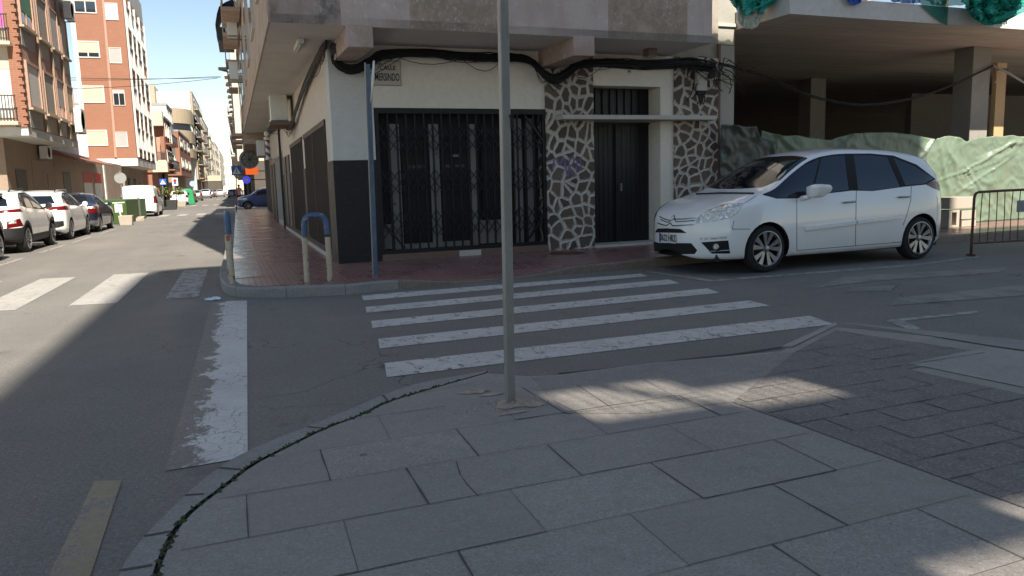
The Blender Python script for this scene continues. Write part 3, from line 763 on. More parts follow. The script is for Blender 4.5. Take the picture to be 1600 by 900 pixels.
# door
b = M3(); b.box(6.7, 8.14, 13.12, 13.2, HK, 3.07)
for k in range(14): b.box(6.74+k*.1, 6.77+k*.1, 13.112, 13.12, HK+.1, 2.38)
b.box(6.7, 8.14, 13.08, 13.119, 2.4, 2.47); b.box(7.38, 7.43, 13.07, 13.089, HK, 2.4)
for k in range(9): b.box(6.8+k*.16, 6.815+k*.16, 13.085, 13.119, 2.5, 3.05)
d_ob = b.build('door', 'black_metal', cb_); 
b = M3(); b.box(7.46, 7.485, 13.02, 13.07, 1.15, 1.3)
ho = b.build('handle', 'galvanised', cb_); ho.parent = d_ob
b = M3(); b.box(6.68, 8.45, F0-.1, 13.1, HK-.02, HK+.04); b.build('doorstep', 'ledge_stone', cb_)
b = M3(); b.box(5.93, 9.15, F0-.34, F0+.4, 2.44, 2.52); b.build('door_ledge', 'ledge_stone', cb_, bevel=.01)
# soffit, beams, upper mass
u1 = lambda v: 1.04 + SD*(v-FO)
b = M3(); b.ext([(u1(FO), FO, ZS), (8.27, FO, ZS), (8.27, 33.4, ZS), (u1(33.4), 33.4, ZS)], (0, 0, 1), .12); b.build('soffit', 'soffit_paint', cb_)
b = M3(); top = 16.2
ed_ = [2.0]+[on_v(x_, 25, FO).x for x_ in (640, 786, 950, 1074)]+[8.27]
for i_, (ua_, uc_) in enumerate(zip(ed_, ed_[1:])): b.quad((ua_, FO, ZS), (uc_, FO, ZS), (uc_, FO, top), (ua_, FO, top), mi=3 if i_ % 2 == 0 else 4)
b.quad((1.04, FO, ZS), (2.0, FO, ZS), (2.0, FO, top), (1.04, FO, top), mi=1)
b.quad((8.27, FO, ZS), (8.27, 33.4, ZS), (8.27, 33.4, top), (8.27, FO, top), mi=0)
b.quad((u1(FO), FO, ZS), (u1(33.4), 33.4, ZS), (u1(33.4), 33.4, top), (u1(FO), FO, top), mi=2)
b.quad((u1(33.4), 33.4, ZS), (8.27, 33.4, ZS), (8.27, 33.4, top), (u1(33.4), 33.4, top), mi=0)
b.quad((1.04, FO, top), (8.27, FO, top), (8.27, 33.4, top), (u1(33.4), 33.4, top), mi=0)
b.build('upper_wall', ['upper_render', 'grey_blotch', 'side_render', 'upper_smooth', 'upper_rough'], cb_)
for u_ in (2.07, 5.64):
    b = M3(); b.box(u_, u_+.37, FO-.012, F0+.01, 3.34, ZS+.02, 0); b.build('beam', 'upper_render', cb_, bevel=.012)
# front-floor bands and windows above the frame
for k in range(4):
    for u_ in (2.6, 5.2):
        z0 = 5.5+k*2.9
        b = M3(); b.box(u_, u_+1.5, FO-.03, FO+.02, z0, z0+1.5); wo_ = b.build('window', 'ledge_stone', cb_)
        b = M3(); b.box(u_+.08, u_+1.42, FO-.04, FO-.031, z0+.08, z0+1.42); p_ = b.build('pane', 'window_glass', cb_); p_.parent = wo_
# street side: ground floor wall with shutters, in its own frame (s along the street)
SA = math.atan(SD)
SF = MF @ Matrix.Translation((2.0, F0, 0)) @ Matrix.Rotation(-SA, 4, 'Z')     # local: x into the building, y = s along the street
def S3(): return MB(SF)
b = S3()
b.box(.0, .3, .352, 21.2, 2.52, ZS, 0); b.box(.001, .3, .353, .8, 1.8, 2.52, 0); b.box(.001, .3, 4.9, 5.4, 1.8, 2.52, 0); b.box(.001, .3, 9.0, 12.6, 1.8, 2.52, 0); b.box(.001, .3, 16.6, 21.2, HK, 2.52, 1)
b.build('side_wall', ['cream_side', 'side_render'], cb_)
b = S3()
b.box(-.015, .3, .34, .8, HK, 1.8); b.box(-.015, .3, 4.9, 5.4, HK, 1.8); b.box(-.015, .3, 9.0, 12.6, HK, 1.8); b.box(-.02, .3, .34, 12.6, HK, .3)
b.build('side_plinth', 'black_plinth', cb_)
b = S3(); b.box(-.05, -.021, .8, 12.6, HK, .2); b.build('side_skirting', 'ledge_stone', cb_)
for s0, s1 in ((.8, 4.9), (5.4, 9.0)):
    b = S3(); b.box(.05, .1, s0, s1, .3, 2.52); k = s0
    while k < s1-.05:
        b.box(-.02, .06, k, k+.03, .3, 2.52); k += .14
    b.box(-.03, .03, s0, s1, 2.42, 2.519); b.box(-.03, .03, (s0+s1)/2, (s0+s1)/2+.05, .3, 2.5)
    b.build('slatted_shutter', 'brown_shutter', cb_)
b = S3()
for s0 in (9.6, 11.0): b.box(-.03, .02, s0, s0+.9, .3, 2.3)
b.build('side_door', 'black_metal', cb_)
b = S3(); b.box(.12, .2, 12.6, 16.6, HK, 2.52, 0)
for k in (12.6, 13.5, 14.6, 15.5, 16.5): b.box(-.02, .119, k, k+.09, HK, 2.519, 1)
b.box(-.02, .119, 12.69, 16.5, 2.43, 2.518, 1); b.box(-.02, .119, 12.69, 16.5, HK, .3, 1)
b.build('barber_shopfront', ['shop_dark', 'ledge_stone'], cb_)
b = S3(); b.box(-.02, .0, 17.2, 18.1, HK, 2.3); b.box(-.02, .0, 18.9, 20.2, HK, 2.3); b.build('side_door', 'brown_shutter', cb_)
b = S3(); b.box(-.1, -.03, 12.5, 12.56, HK, 3.3); b.build('downpipe', 'black_metal', cb_)
# upper street side: slabs, windows, laundry balconies seen edge-on
UF = MF @ Matrix.Translation((1.04, FO, 0)) @ Matrix.Rotation(-SA, 4, 'Z')
def U3(): return MB(UF)
for k in range(4):
    zb = ZS+k*3.05
    b = U3(); b.box(-.03, .02, .02, 22, zb+.02 if k else zb+.004, zb+.3); b.build('floor_band', 'side_render', cb_)
    for s0 in (1.6, 5.2, 9.0, 12.8, 16.6, 20.0):
        b = U3(); b.box(-.05, .02, s0, s0+1.5, zb+.9, zb+2.4); wi = b.build('window', 'ledge_stone', cb_)
        b = U3(); b.box(-.055, -.051, s0+.1, s0+1.4, zb+1, zb+2.3); q = b.build('pane', 'window_glass', cb_); q.parent = wi
    if k:
        for s0 in (13.5, 17.5):
            b = U3(); b.box(-.55, -.052, s0, s0+2.6, zb-.1, zb+.02)
            for i in range(14): b.box(-.55, -.53, s0+i*.198, s0+i*.198+.02, zb+.02, zb+.95)
            b.box(-.56, -.52, s0, s0+2.6, zb+.95, zb+1.0); b.build('balcony', 'side_render', cb_)
# roof parapet
# ---- folding gate
g0 = MF @ Vector((4.2, F0-.08, .235))
gt_ = thing('folding_gate', 'black scissor security gate drawn across the dark shopfront', 'gate', g0, A)
random.seed(2)
b = M3(); y0, y1 = F0+.02, F0+.05
b.box(2.70, 5.745, F0-.01, F0+.06, 2.55, 2.635); b.box(2.70, 5.745, F0-.01, F0+.06, .237, .3); b.box(2.70, 2.76, F0-.01, F0+.06, .3, 2.55); b.box(5.69, 5.745, F0-.01, F0+.06, .3, 2.55)
b.build('frame', 'black_metal', gt_)
b = M3(); us = [2.76+i*.1538 for i in range(1, 19)]
for u_ in us: b.box(u_-.013, u_+.013, y0, y1, .3, 2.55)
b.build('vertical_bars', 'black_metal', gt_)
b = M3(); hw = .1395
for (z0, z1) in ((1.93, 2.34), (1.22, 1.62), (.5, .94)):
    zm = (z0+z1)/2
    for i in range(0, 19):
        ua = 2.76+i*.1538; ub_ = ua+.1538
        for (za, zb) in ((z0, zm), (zm, z1)):
            b.bar((ua, y0-.012, za), (ub_, y0-.012, zb), .012, .02, (0, 1, 0)); b.bar((ua, y0-.02, zb), (ub_, y0-.02, za), .012, .02, (0, 1, 0))
b.build('scissor_bars', 'black_metal', gt_)
for p_, q_ in (((2.77, y0-.035, .75), (3.1, y0-.035, .32)), ((5.35, y0-.035, 2.52), (5.68, y0-.035, 2.1)), ((5.38, y0-.035, .36), (5.68, y0-.035, .8))):
    b = M3(); b.bar(p_, q_, .03, .04, (0, 1, 0)); b.build('brace', 'black_metal', gt_)
# ---- shop window behind the gate
sh = thing('shopfront', 'dark glazed shopfront with grey frames behind the folding gate', 'shopfront', MF @ Vector((4.2, F0+.3, .235)), A)
b = M3(); b.box(2.69, 5.75, F0+.33, F0+.38, .23, 2.66); b.build('backing', 'shop_dark', sh)
b = M3()
for u0_, u1_ in ((3.0, 3.16), (3.68, 3.85), (4.42, 4.54), (5.26, 5.4), (5.5, 5.63)): b.box(u0_, u1_, F0+.27, F0+.329, .24, 2.4 if u0_ < 5 else 2.5)
b.box(2.72, 2.98, F0+.275, F0+.328, .3, .72); b.box(4.55, 5.18, F0+.275, F0+.328, .3, .72); b.box(3.17, 4.4, F0+.28, F0+.328, .24, .37)
b.build('frame', 'grey_frame', sh)
for u0_, u1_ in ((3.18, 3.65), (3.87, 4.39)):
    b = M3(); b.box(u0_, u1_, F0+.285, F0+.325, .375, 1.95); dd = b.build('door_panel', 'shop_dark', sh)
    b = M3(); b.box(u0_+.02, u1_-.02, F0+.262, F0+.284, 1.62, 1.72); q = b.build('name_strip', 'black_metal', sh)
text_part('lettering', 'FL NDO  S', .07, MF @ Vector((3.43, F0+.258, 1.68)), MU, (0, 0, 1), 'grey_frame', sh, xs=1.0)
text_part('lettering', 'FLA   NDO', .07, MF @ Vector((4.13, F0+.258, 1.68)), MU, (0, 0, 1), 'grey_frame', sh, xs=1.0)
b = M3(); b.box(4.62, 5.14, F0+.25, F0+.274, .72, 2.4); b.build('dark_panel', 'shop_dark', sh)
b = M3(); b.box(4.1, 4.24, F0+.27, F0+.284, 1.84, 1.88); b.build('small_plate', 'grey_frame', sh)
# ---- street name plate, number, lamp, boxes on the facade
pl = thing('street_name_plate', 'cream ceramic street name plate reading CALLE MERSINDO above the gate', 'street sign', MF @ Vector((2.92, F0, 2.99)), A)
pm('plate_cream', (.5, .47, .4), .4, var=.08, scale=8)
pm('plate_edge', (.3, .28, .2), .5)
b = M3(); b.box(2.69, 3.17, F0-.02, F0-.001, 2.99, 3.39, 0); b.build('plate', 'plate_edge', pl)
b = M3(); b.box(2.705, 3.155, F0-.026, F0-.0205, 3.005, 3.375, 0); b.build('face', 'plate_cream', pl)
flat('ink', (.012, .012, .012), .6)
text_part('lettering', 'CALLE', .098, MF @ Vector((2.95, F0-.028, 3.27)), MU, (0, 0, 1), 'ink', pl, bold=.002, xs=.95)
text_part('lettering', 'MERSINDO', .165, MF @ Vector((2.935, F0-.028, 3.12)), MU, (0, 0, 1), 'ink', pl, bold=.003, xs=.5)
nb = thing('house_number', 'black house number 9 on the white band above the dark door', 'house number', MF @ Vector((7.47, F0-.001, 3.25)), A)
text_part('digit', '9', .14, MF @ Vector((7.47, F0-.003, 3.3)), MU, (0, 0, 1), 'ink', nb, bold=.004)
t = thing('meter_box', 'cream plastic cable box high on the right stone pillar', 'junction box', MF @ Vector((8.99, F0-.1, 2.95)), A)
b = M3(); b.box(8.87, 9.1, F0-.14, F0-.041, 3.0, 3.36); b.build('box', 'dirty_plastic', t, bevel=.015)
b = M3(); b.box(8.89, 9.08, F0-.12, F0-.042, 2.93, 3.0)
for x in (8.93, 9.0, 9.06): b.tube([(x, F0-.08, 2.95), (x+.02, F0-.09, 2.82), (x-.02, F0-.07, 2.75)], .012, 5)
b.build('cable_gland', 'cable_black', t)
t = thing('soffit_lamp', 'small dark lamp fixed under the overhang above the door', 'lamp', MF @ Vector((7.5, 12.0, ZS-.12)), A)
b = M3(); b.box(7.42, 7.6, 11.95, 12.15, ZS-.12, ZS); b.build('housing', 'sill_brown', t, bevel=.01)
b = M3(); b.box(7.44, 7.58, 11.97, 12.13, ZS-.14, ZS-.121); b.build('lens', 'grey_frame', t)
t = thing('soffit_light_tube', 'short white tube light under the corner overhang', 'lamp', UF @ Vector((.5, 1.5, ZS-.06)), A)
b = U3(); b.box(.44, .54, 1.1, 1.9, ZS-.07, ZS); b.build('housing', 'ac_white', t, bevel=.01)
b = U3(); b.tube([(.49, 1.15, ZS-.085), (.49, 1.85, ZS-.085)], .018, 8); b.build('tube', 'tile_white', t)
# purple spray scribble
pm('spray_purple', (.2, .16, .33), .8, var=.2, scale=20)
b = M3()
def stroke(pts, w):
    pts = smooth_line([Vector((p[0], F0-.046, p[1])) for p in pts], 2)
    for a, c in zip(pts, pts[1:]):
        d = (c-a).normalized(); nrm = Vector((-d.z, 0, d.x))*w
        b.ext([a-nrm-d*.005, c-nrm+d*.005, c+nrm+d*.005, a+nrm-d*.005], (0, 1, 0), .003)
P = lambda x, y: (on_v(x, y, F0-.046).x, on_v(x, y, F0-.046).z)
stroke([P(863, 268), P(867, 242), P(875, 262), P(881, 240), P(886, 275)], .014)
stroke([P(888, 275), P(890, 246), P(897, 244), P(896, 256), P(889, 260), P(898, 276)], .012)
stroke([P(902, 250), P(900, 272), P(910, 262), P(905, 246)], .012)
tag(b.build('graffiti', 'spray_purple', None), 'faded purple spray scribble on the left stone pillar', 'graffiti')

# ---- cable bundles
random.seed(21)
def bundle(name, pts, n, r, spread, label, sag=0, cat='cables', strays=0, T=None):
    b = MB(T)
    base = smooth_line([Vector(p) for p in pts], 2)
    for i in range(n):
        ph = random.uniform(0, 6.28); rr = random.uniform(.2, 1)*spread; f = random.uniform(.5, 1.6); out = []
        for k, p in enumerate(base):
            t = k/len(base)
            out.append(p + Vector((0, math.cos(ph+f*5*t)*rr, math.sin(ph+f*9*t)*rr)) + Vector((0, 0, random.uniform(-.008, .008)-abs(math.sin(t*9+ph))*.03*rr/spread)))
        b.tube(out, r*random.uniform(.6, 1.2), 6)
    for i in range(strays):
        k0 = random.randrange(0, len(base)-4); k1 = min(len(base)-1, k0+random.randrange(3, 9)); out = []
        dz = random.uniform(.05, .28)
        for k in range(k0, k1+1):
            q = (k-k0)/(k1-k0); out.append(base[k]+Vector((random.uniform(-.01, .01), -.05, -dz*4*q*(1-q))))
        b.tube(out, .006, 5)
    o = b.build(name, 'cable_black', None, smooth=True); tag(o, label, cat); return o
zc = ZS-.09
cp = [(2.08, 12.3, zc-.02), (2.02, 12.58, zc), (2.1, 12.62, zc-.22), (2.35, 12.58, zc-.33), (2.62, 12.58, zc-.2), (2.85, 12.62, zc-.03), (3.6, 12.62, zc), (4.4, 12.6, zc-.05), (4.9, 12.6, zc-.03), (5.35, 12.6, zc-.02), (5.52, 12.58, zc-.12), (5.68, 12.55, zc-.33), (5.9, 12.55, zc-.4), (6.15, 12.58, zc-.28), (6.35, 12.6, zc-.1), (7.0, 12.6, zc-.05), (7.9, 12.6, zc-.08), (8.6, 12.55, zc-.02), (9.2, 12.5, zc-.1)]
bundle('cable_bundle', cp, 34, .014, .078, 'thick black cable bundle sagging along the top of the shop wall', strays=22, T=MF)
sp_ = [(-.04, -.25, zc+.04), (-.08, .3, zc+.02), (-.08, 1.6, zc-.05), (-.08, 3.2, zc-.15), (-.1, 5.0, zc-.35), (-.12, 7.2, zc-.75), (-.1, 10, zc-.35), (-.1, 15, zc-.1), (-.1, 21, zc)]
bundle('cable_bundle', [SF @ Vector(p) for p in sp_], 24, .014, .075, 'black cable bundle running down the street side under the overhang', strays=14)
# tangle at the right end
b = MB(MF)
for i in range(46):
    c = Vector((random.uniform(8.7, 9.6), random.uniform(12.35, 12.62), random.uniform(3.2, 3.62))); pts = []
    d = Vector((random.uniform(-1, 1), random.uniform(-.3, .3), random.uniform(-1, .6))).normalized()
    for k in range(9):
        pts.append(c.copy()); d = (d+Vector((random.uniform(-.6, .6), random.uniform(-.2, .2), random.uniform(-.7, .5)))).normalized(); c = c+d*random.uniform(.03, .08)
        c.y = min(12.6, max(12.2, c.y)); c.z = min(c.z, 3.6)
    b.tube(pts, random.choice([.004, .006, .009]), 5)
tag(b.build('cable_tangle', 'cable_black', None, smooth=True), 'tangle of loose black wires at the right end of the overhang', 'cables')
# cable across the building site to the timber post
def sagline(a, c, sag, n=18): return [Vector(a).lerp(Vector(c), i/n)-Vector((0, 0, sag*4*(i/n)*(1-i/n))) for i in range(n+1)]
pa = MF @ Vector((9.3, 12.5, 3.5))
post_top = on_v(1551, 103, 13.0); pb = MF @ post_top
mid = MF @ on_v(1365, 165, 12.75)
b = MB()
for i in range(5):
    o = Vector((0, random.uniform(-.02, .02), random.uniform(-.02, .02)))
    pts = smooth_line([pa, MF @ on_v(1195, 118, 12.6), MF @ on_v(1260, 150, 12.7), MF @ on_v(1320, 163, 12.7), mid, MF @ on_v(1440, 152, 12.8), MF @ on_v(1500, 128, 12.9), pb], 2)
    b.tube([p+o+Vector((0, 0, random.uniform(-.006, .006))) for p in pts], .012, 5)
for px in (1372, 1378, 1415, 1300):
    q = MF @ on_v(px, 163, 12.75); b.tube([q, q+Vector((.03, 0, -.1)), q+Vector((-.01, 0, -.17))], .006, 4)
tag(b.build('hanging_cable', 'cable_black', None, smooth=True), 'black cable sagging across the open building site to the timber post', 'cables')
b = MB()
pts = smooth_line([pb, MF @ on_v(1575, 115, 12.8), MF @ on_v(1600, 130, 12.6), MF @ on_v(1700, 190, 12.2)], 2)
for o in (0, .03): b.tube([p+Vector((0, 0, o)) for p in pts], .012, 5)
q = pb; b.tube([q+Vector((.05, -.05, -.02)), q+Vector((.09, -.05, -.3)), q+Vector((.05, -.05, -.4)), q+Vector((.02, -.05, -.38))], .01, 5)
tag(b.build('hanging_cable', 'dirty_plastic', None, smooth=True), 'pale cable running down to the right from the timber post', 'cables')

# ---- AC unit factory
def ac_unit(label, T, group=None, w=.8, h=.6, d=.3, loc=None):
    o_ = T @ Vector((0, 0, 0)); t = thing('air_conditioner', label, 'air conditioner', o_, 0, group)
    b = MB(T); b.box(-w/2, w/2, 0, d, 0, h); b.build('casing', 'ac_white', t, bevel=.015)
    b = MB(T); b.lathe([(.01, 0), (h*.38, 0), (h*.38, -.012), (h*.42, -.012), (h*.42, .01)], (-w*.12, 0, h/2), (0, -1, 0), 20); b.build('fan_grille', 'grey_frame', t)
    b = MB(T); b.box(-w*.4, -w*.35, 0, d+.15, -.04, 0); b.box(w*.35, w*.4, 0, d+.15, -.04, 0); b.build('bracket', 'galvanised', t)
    return t
def on_side(F, s, z, out, ang=0):   # frame on a street wall facing -x: unit front looks out at the street
    return F @ Matrix.Translation((-out, s, z)) @ Matrix.Rotation(-math.pi/2, 4, 'Z')
ac_unit('cream air conditioner on a rusty tray under the overhang at the cable bundle', on_side(SF, 7.6, 3.02, .55), w=1.0, h=.62, d=.4)
b = MB(SF); b.box(-.6, -.0, 6.9, 8.3, 2.9, 2.975); tag(b.build('metal_tray', 'sill_brown', None), 'rusty metal tray below the cream air conditioner', 'tray')
ac_unit('white air conditioner above the pavement beyond the barber pole', on_side(SF, 20.3, 2.7, .5))
AG = 'air conditioners hung on the street side of the corner building'
for s_, z_, w_, lb in ((21.0, 7.3, 1.0, 'air conditioner just below the blue awning'), (19.0, 5.3, .9, 'air conditioner lowest on the corner building side'), (12.0, 7.6, .9, 'air conditioner nearest the overhang corner'), (15.5, 6.2, .8, 'air conditioner halfway along the side wall')):
    ac_unit(lb, on_side(UF, s_, z_, .42), AG, w=w_)
# barber pole
bp = thing('barber_pole', 'striped barber pole mounted on the street-side wall', 'barber pole', SF @ Vector((-.25, 16.4, 2.4)))
b = S3(); b.lathe([(.0, 0), (.1, 0), (.12, .06), (.09, .09), (.09, .1)], (-.25, 16.4, 2.4), (0, 0, 1), 16); b.build('lower_cap', 'ac_white', bp, smooth='auto'); b = S3(); b.lathe([(.09, .7), (.12, .73), (.1, .8), (.04, .83), (.0, .83)], (-.25, 16.4, 2.4), (0, 0, 1), 16); b.build('upper_cap', 'ac_white', bp, smooth='auto'); b = S3(); b.lathe([(0, .82), (.08, .85), (.1, .93), (.07, 1.0), (0, 1.02)], (-.25, 16.4, 2.4), (0, 0, 1), 12); b.build('globe', 'ac_white', bp, smooth='auto')
m, n, l, bb = _nodes('barber_stripe'); tx = n.new('ShaderNodeTexCoord'); sp2 = n.new('ShaderNodeSeparateXYZ'); l.new(tx.outputs['Object'], sp2.inputs[0])
f_ = math_n(n, l, 'FRACT', math_n(n, l, 'ADD', math_n(n, l, 'MULTIPLY', sp2.outputs[2], 4.0), math_n(n, l, 'MULTIPLY', sp2.outputs[0], 2.5)))
l.new(mixc(n, l, math_n(n, l, 'GREATER_THAN', f_, .5), (.55, .54, .52), (.12, .07, .1)), bb.inputs['Base Color']); MATS['barber_stripe'] = m
b = S3(); b.lathe([(.085, .1), (.085, .7)], (-.25, 16.4, 2.4), (0, 0, 1), 16); b.build('cylinder', 'barber_stripe', bp, smooth='auto')

# ------------------------------------------------------------------ second right-hand building and those beyond
def right_block(name, label, Y0, Y1, x0, over, z1, mat, g=None, gf='interior_dark', zs=3.5):
    t = thing(name, label, 'building', (x0, Y0, 0), 0, g)
    b = MB(); b.box(x0+over, x0+14, Y0, Y1, 0, zs); b.build('ground_floor_wall', gf, t)
    b = MB(); b.box(x0, x0+14, Y0+.01, Y1-.01, zs+.003, z1); b.build('wall', mat, t)
    b = MB(); b.box(x0+over-.04, x0+over, Y0+1, Y0+3, HK, 2.5); b.build('door', 'brown_shutter', t)
    k = 0; z = zs+.9
    while z < z1-2 and k < 4:
        y = Y0+1.5
        while y < Y1-2:
            b = MB(); b.box(x0-.03, x0+.02, y, y+1.4, z, z+1.5); w_ = b.build('window', 'tile_white', t)
            b = MB(); b.box(x0-.035, x0-.031, y+.1, y+1.3, z+.1, z+1.4); q = b.build('pane', 'window_glass', t); q.parent = w_
            b = MB(); b.box(x0-.5, x0-.04, y-.3, y+1.7, z-.5, z-.38); b.box(x0-.5, x0-.47, y-.3, y+1.7, z-.38, z+.35); b.build('balcony', mat, t)
            y += 4.6
        z += 3.0; k += 1
    return t
xr = (UF @ Vector((0, 22.2, 0))).x; yr = (UF @ Vector((0, 22.2, 0))).y
right_block('street_building', 'brownish building with a low soffit just beyond the corner building', yr, 49, xr-.02, 1.15, 14.5, 'side_render', zs=3.2)
right_block('street_building', 'pale building behind the blue hatchback on the right side of the street', 62, 90, -.15, 1.1, 13, 'cream_side')
right_block('street_building', 'farther pinkish building on the right side of the street', 90.5, 130, -.35, 1.1, 15, 'upper_render')
right_block('street_building', 'distant cream building at the far right of the street', 131, 190, -.7, 1.1, 14, 'wall_white')
# projecting blue awning high on the street side
p = on_x(338, 60, -.95)
t = thing('blue_awning', 'blue tarpaulin awning over a balcony high on the street side', 'awning', (-.6, p.y, 8.4))
b = MB()
for i in range(7):
    pass
YAW = 37.0
def aw(px, py): q = on_y(px, py, YAW); return (q.x, q.z)
prof = [aw(366, -4), aw(352, 2), aw(343, 10), aw(338, 22), aw(336, 36), aw(337, 44)]
p = Vector((0, YAW+.6, 0))
vs = []; ny = 9
random.seed(4)
for j in range(ny):
    for (x, z) in prof: vs.append((x+random.uniform(-.03, .03), p.y-.6+j*.42, z+random.uniform(-.05, .05)))
b.add(vs, [(j*6+i, j*6+i+1, (j+1)*6+i+1, (j+1)*6+i) for j in range(ny-1) for i in range(5)])
b.build('cloth', 'blue_tarp', t)
q0 = on_y(340, 62, YAW); q1 = on_y(364, 42, YAW)
b = MB(); b.box(q0.x, q1.x, p.y-.5, p.y+2.7, q0.z, q1.z); b.build('box_frame', 'black_metal', t)
b = MB()
for z, y in ((7.5, 33), (6.2, 36)): b.tube([(.0, y, z), (-.75, y, z+.1), (-.9, y, z)], .02, 6)
# lamp arm
lp = thing('street_lamp', 'grey wall-mounted street lamp on an arm reaching over the road', 'street lamp', (.0, 36, 6.6))
q0 = on_y(355, 112, 36); q1 = on_y(343, 109, 36)
b = MB(); b.tube([(.35, 36, q0.z-.15), (q0.x, 36, q0.z), (q1.x, 36, q1.z)], .03, 8); b.build('arm', 'galvanised', lp)
b = MB(); b.box(q1.x-.05, q1.x+.32, 35.85, 36.15, q1.z-.02, q1.z+.1); b.build('lamp_head', 'grey_frame', lp, bevel=.04)
# lane wires across the street
b = MB()
for (pa_, pb_) in (((0, 123), (345, 119)), ((0, 117), (345, 121)), ((60, 140), (340, 122))):
    A1 = on_y(pa_[0], pa_[1], 42); B1 = on_y(pb_[0], pb_[1], 44); b.tube(sagline(A1, B1, .12, 12), .012, 4)
tag(b.build('overhead_wires', 'cable_black', None), 'thin overhead wires strung across the street in front of the brick block', 'wires')

# ------------------------------------------------------------------ building site on the right
cs = thing('building_site', 'unfinished concrete building with open ground floor and a cantilevered slab', 'construction building', MF @ Vector((16, 13, HK)), A)
ZC = 4.2
b = M3(); b.box(9.92, 60, FO, 32, ZC, ZC+.33); b.build('slab', 'concrete_pale', cs)
b = M3()
k = 0
m_, n_, l_, b_ = _nodes('board_soffit')
v_ = wpos(n_, l_, 1, 1, 1, -A); s_ = n_.new('ShaderNodeSeparateXYZ'); l_.new(v_, s_.inputs[0])
bd = math_n(n_, l_, 'LESS_THAN', math_n(n_, l_, 'PINGPONG', s_.outputs[1], .55), .02)
bd2 = math_n(n_, l_, 'LESS_THAN', math_n(n_, l_, 'PINGPONG', s_.outputs[0], 1.3), .015)
f1_ = noise_fac(n_, l_, wpos(n_, l_, .35, 2.2, 1, -A), 1.3, 7, .7, .3, .7)
aa = mixc(n_, l_, f1_, (.5, .44, .36), (.68, .61, .51))
aa = mixc(n_, l_, math_n(n_, l_, 'MULTIPLY', math_n(n_, l_, 'MAXIMUM', bd, bd2), .55), aa, (.25, .2, .16))
l_.new(aa, b_.inputs['Base Color']); b_.inputs['Roughness'].default_value = .9; MATS['board_soffit'] = m_
b.quad((9.93, FO+.02, ZC-.004), (59.9, FO+.02, ZC-.004), (59.9, 31.9, ZC-.004), (9.93, 31.9, ZC-.004)); b.build('board_marked_soffit', 'board_soffit', cs)
for u0_, v0_ in ((16.83, 13.05), (17.1, 18.5), (17.1, 25.5), (24.5, 13.1), (24.5, 19), (11.3, 19.5), (11.3, 26)):
    b = M3(); b.box(u0_, u0_+.58, v0_, v0_+.5, HK-.02, ZC-.004); b.build('column', 'concrete', cs, bevel=.01)
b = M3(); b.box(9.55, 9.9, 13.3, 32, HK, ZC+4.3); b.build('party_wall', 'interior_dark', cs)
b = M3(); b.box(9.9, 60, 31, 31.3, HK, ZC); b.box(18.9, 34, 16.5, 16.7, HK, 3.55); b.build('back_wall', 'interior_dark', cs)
b = M3(); b.box(9.48, 9.9, F0+.1, 13.3, HK, 8.4, 0)
for z in (1.2, 2.3, 3.25, 3.9, 4.9, 5.9): b.box(9.477, 9.903, F0+.096, 13.3, z, z+.012, 1)
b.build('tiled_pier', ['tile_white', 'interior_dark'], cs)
b = M3(); b.box(9.46, 9.93, F0+.06, 13.2, 4.25, 4.31); b.build('pier_ledge', 'ledge_stone', cs)
for u0_, v0_ in ((14, 13.5), (17, 14), (20, 13.5), (12.3, 16), (23, 14.5)):
    b = M3(); b.box(u0_, u0_+.1, v0_, v0_+.1, ZC+.33, ZC+3.2); b.build('prop', 'timber_new', cs)
# timber post beside the second column
t = thing('timber_post', 'brown timber post strapped in front of the concrete column', 'post', MF @ Vector((17.5, 13.0, HK)), A)
x0 = on_v(1553, 200, 12.98).x; x1 = on_v(1568, 200, 12.98).x
b = M3(); b.box(x0, x1, 12.98, 13.1, HK, post_top.z+.08); b.build('shaft', 'timber_new', t, bevel=.006)
b = M3(); b.box(x0-.01, x1+.01, 12.96, 12.979, post_top.z-.1, post_top.z-.05); b.build('strap', 'black_metal', t)
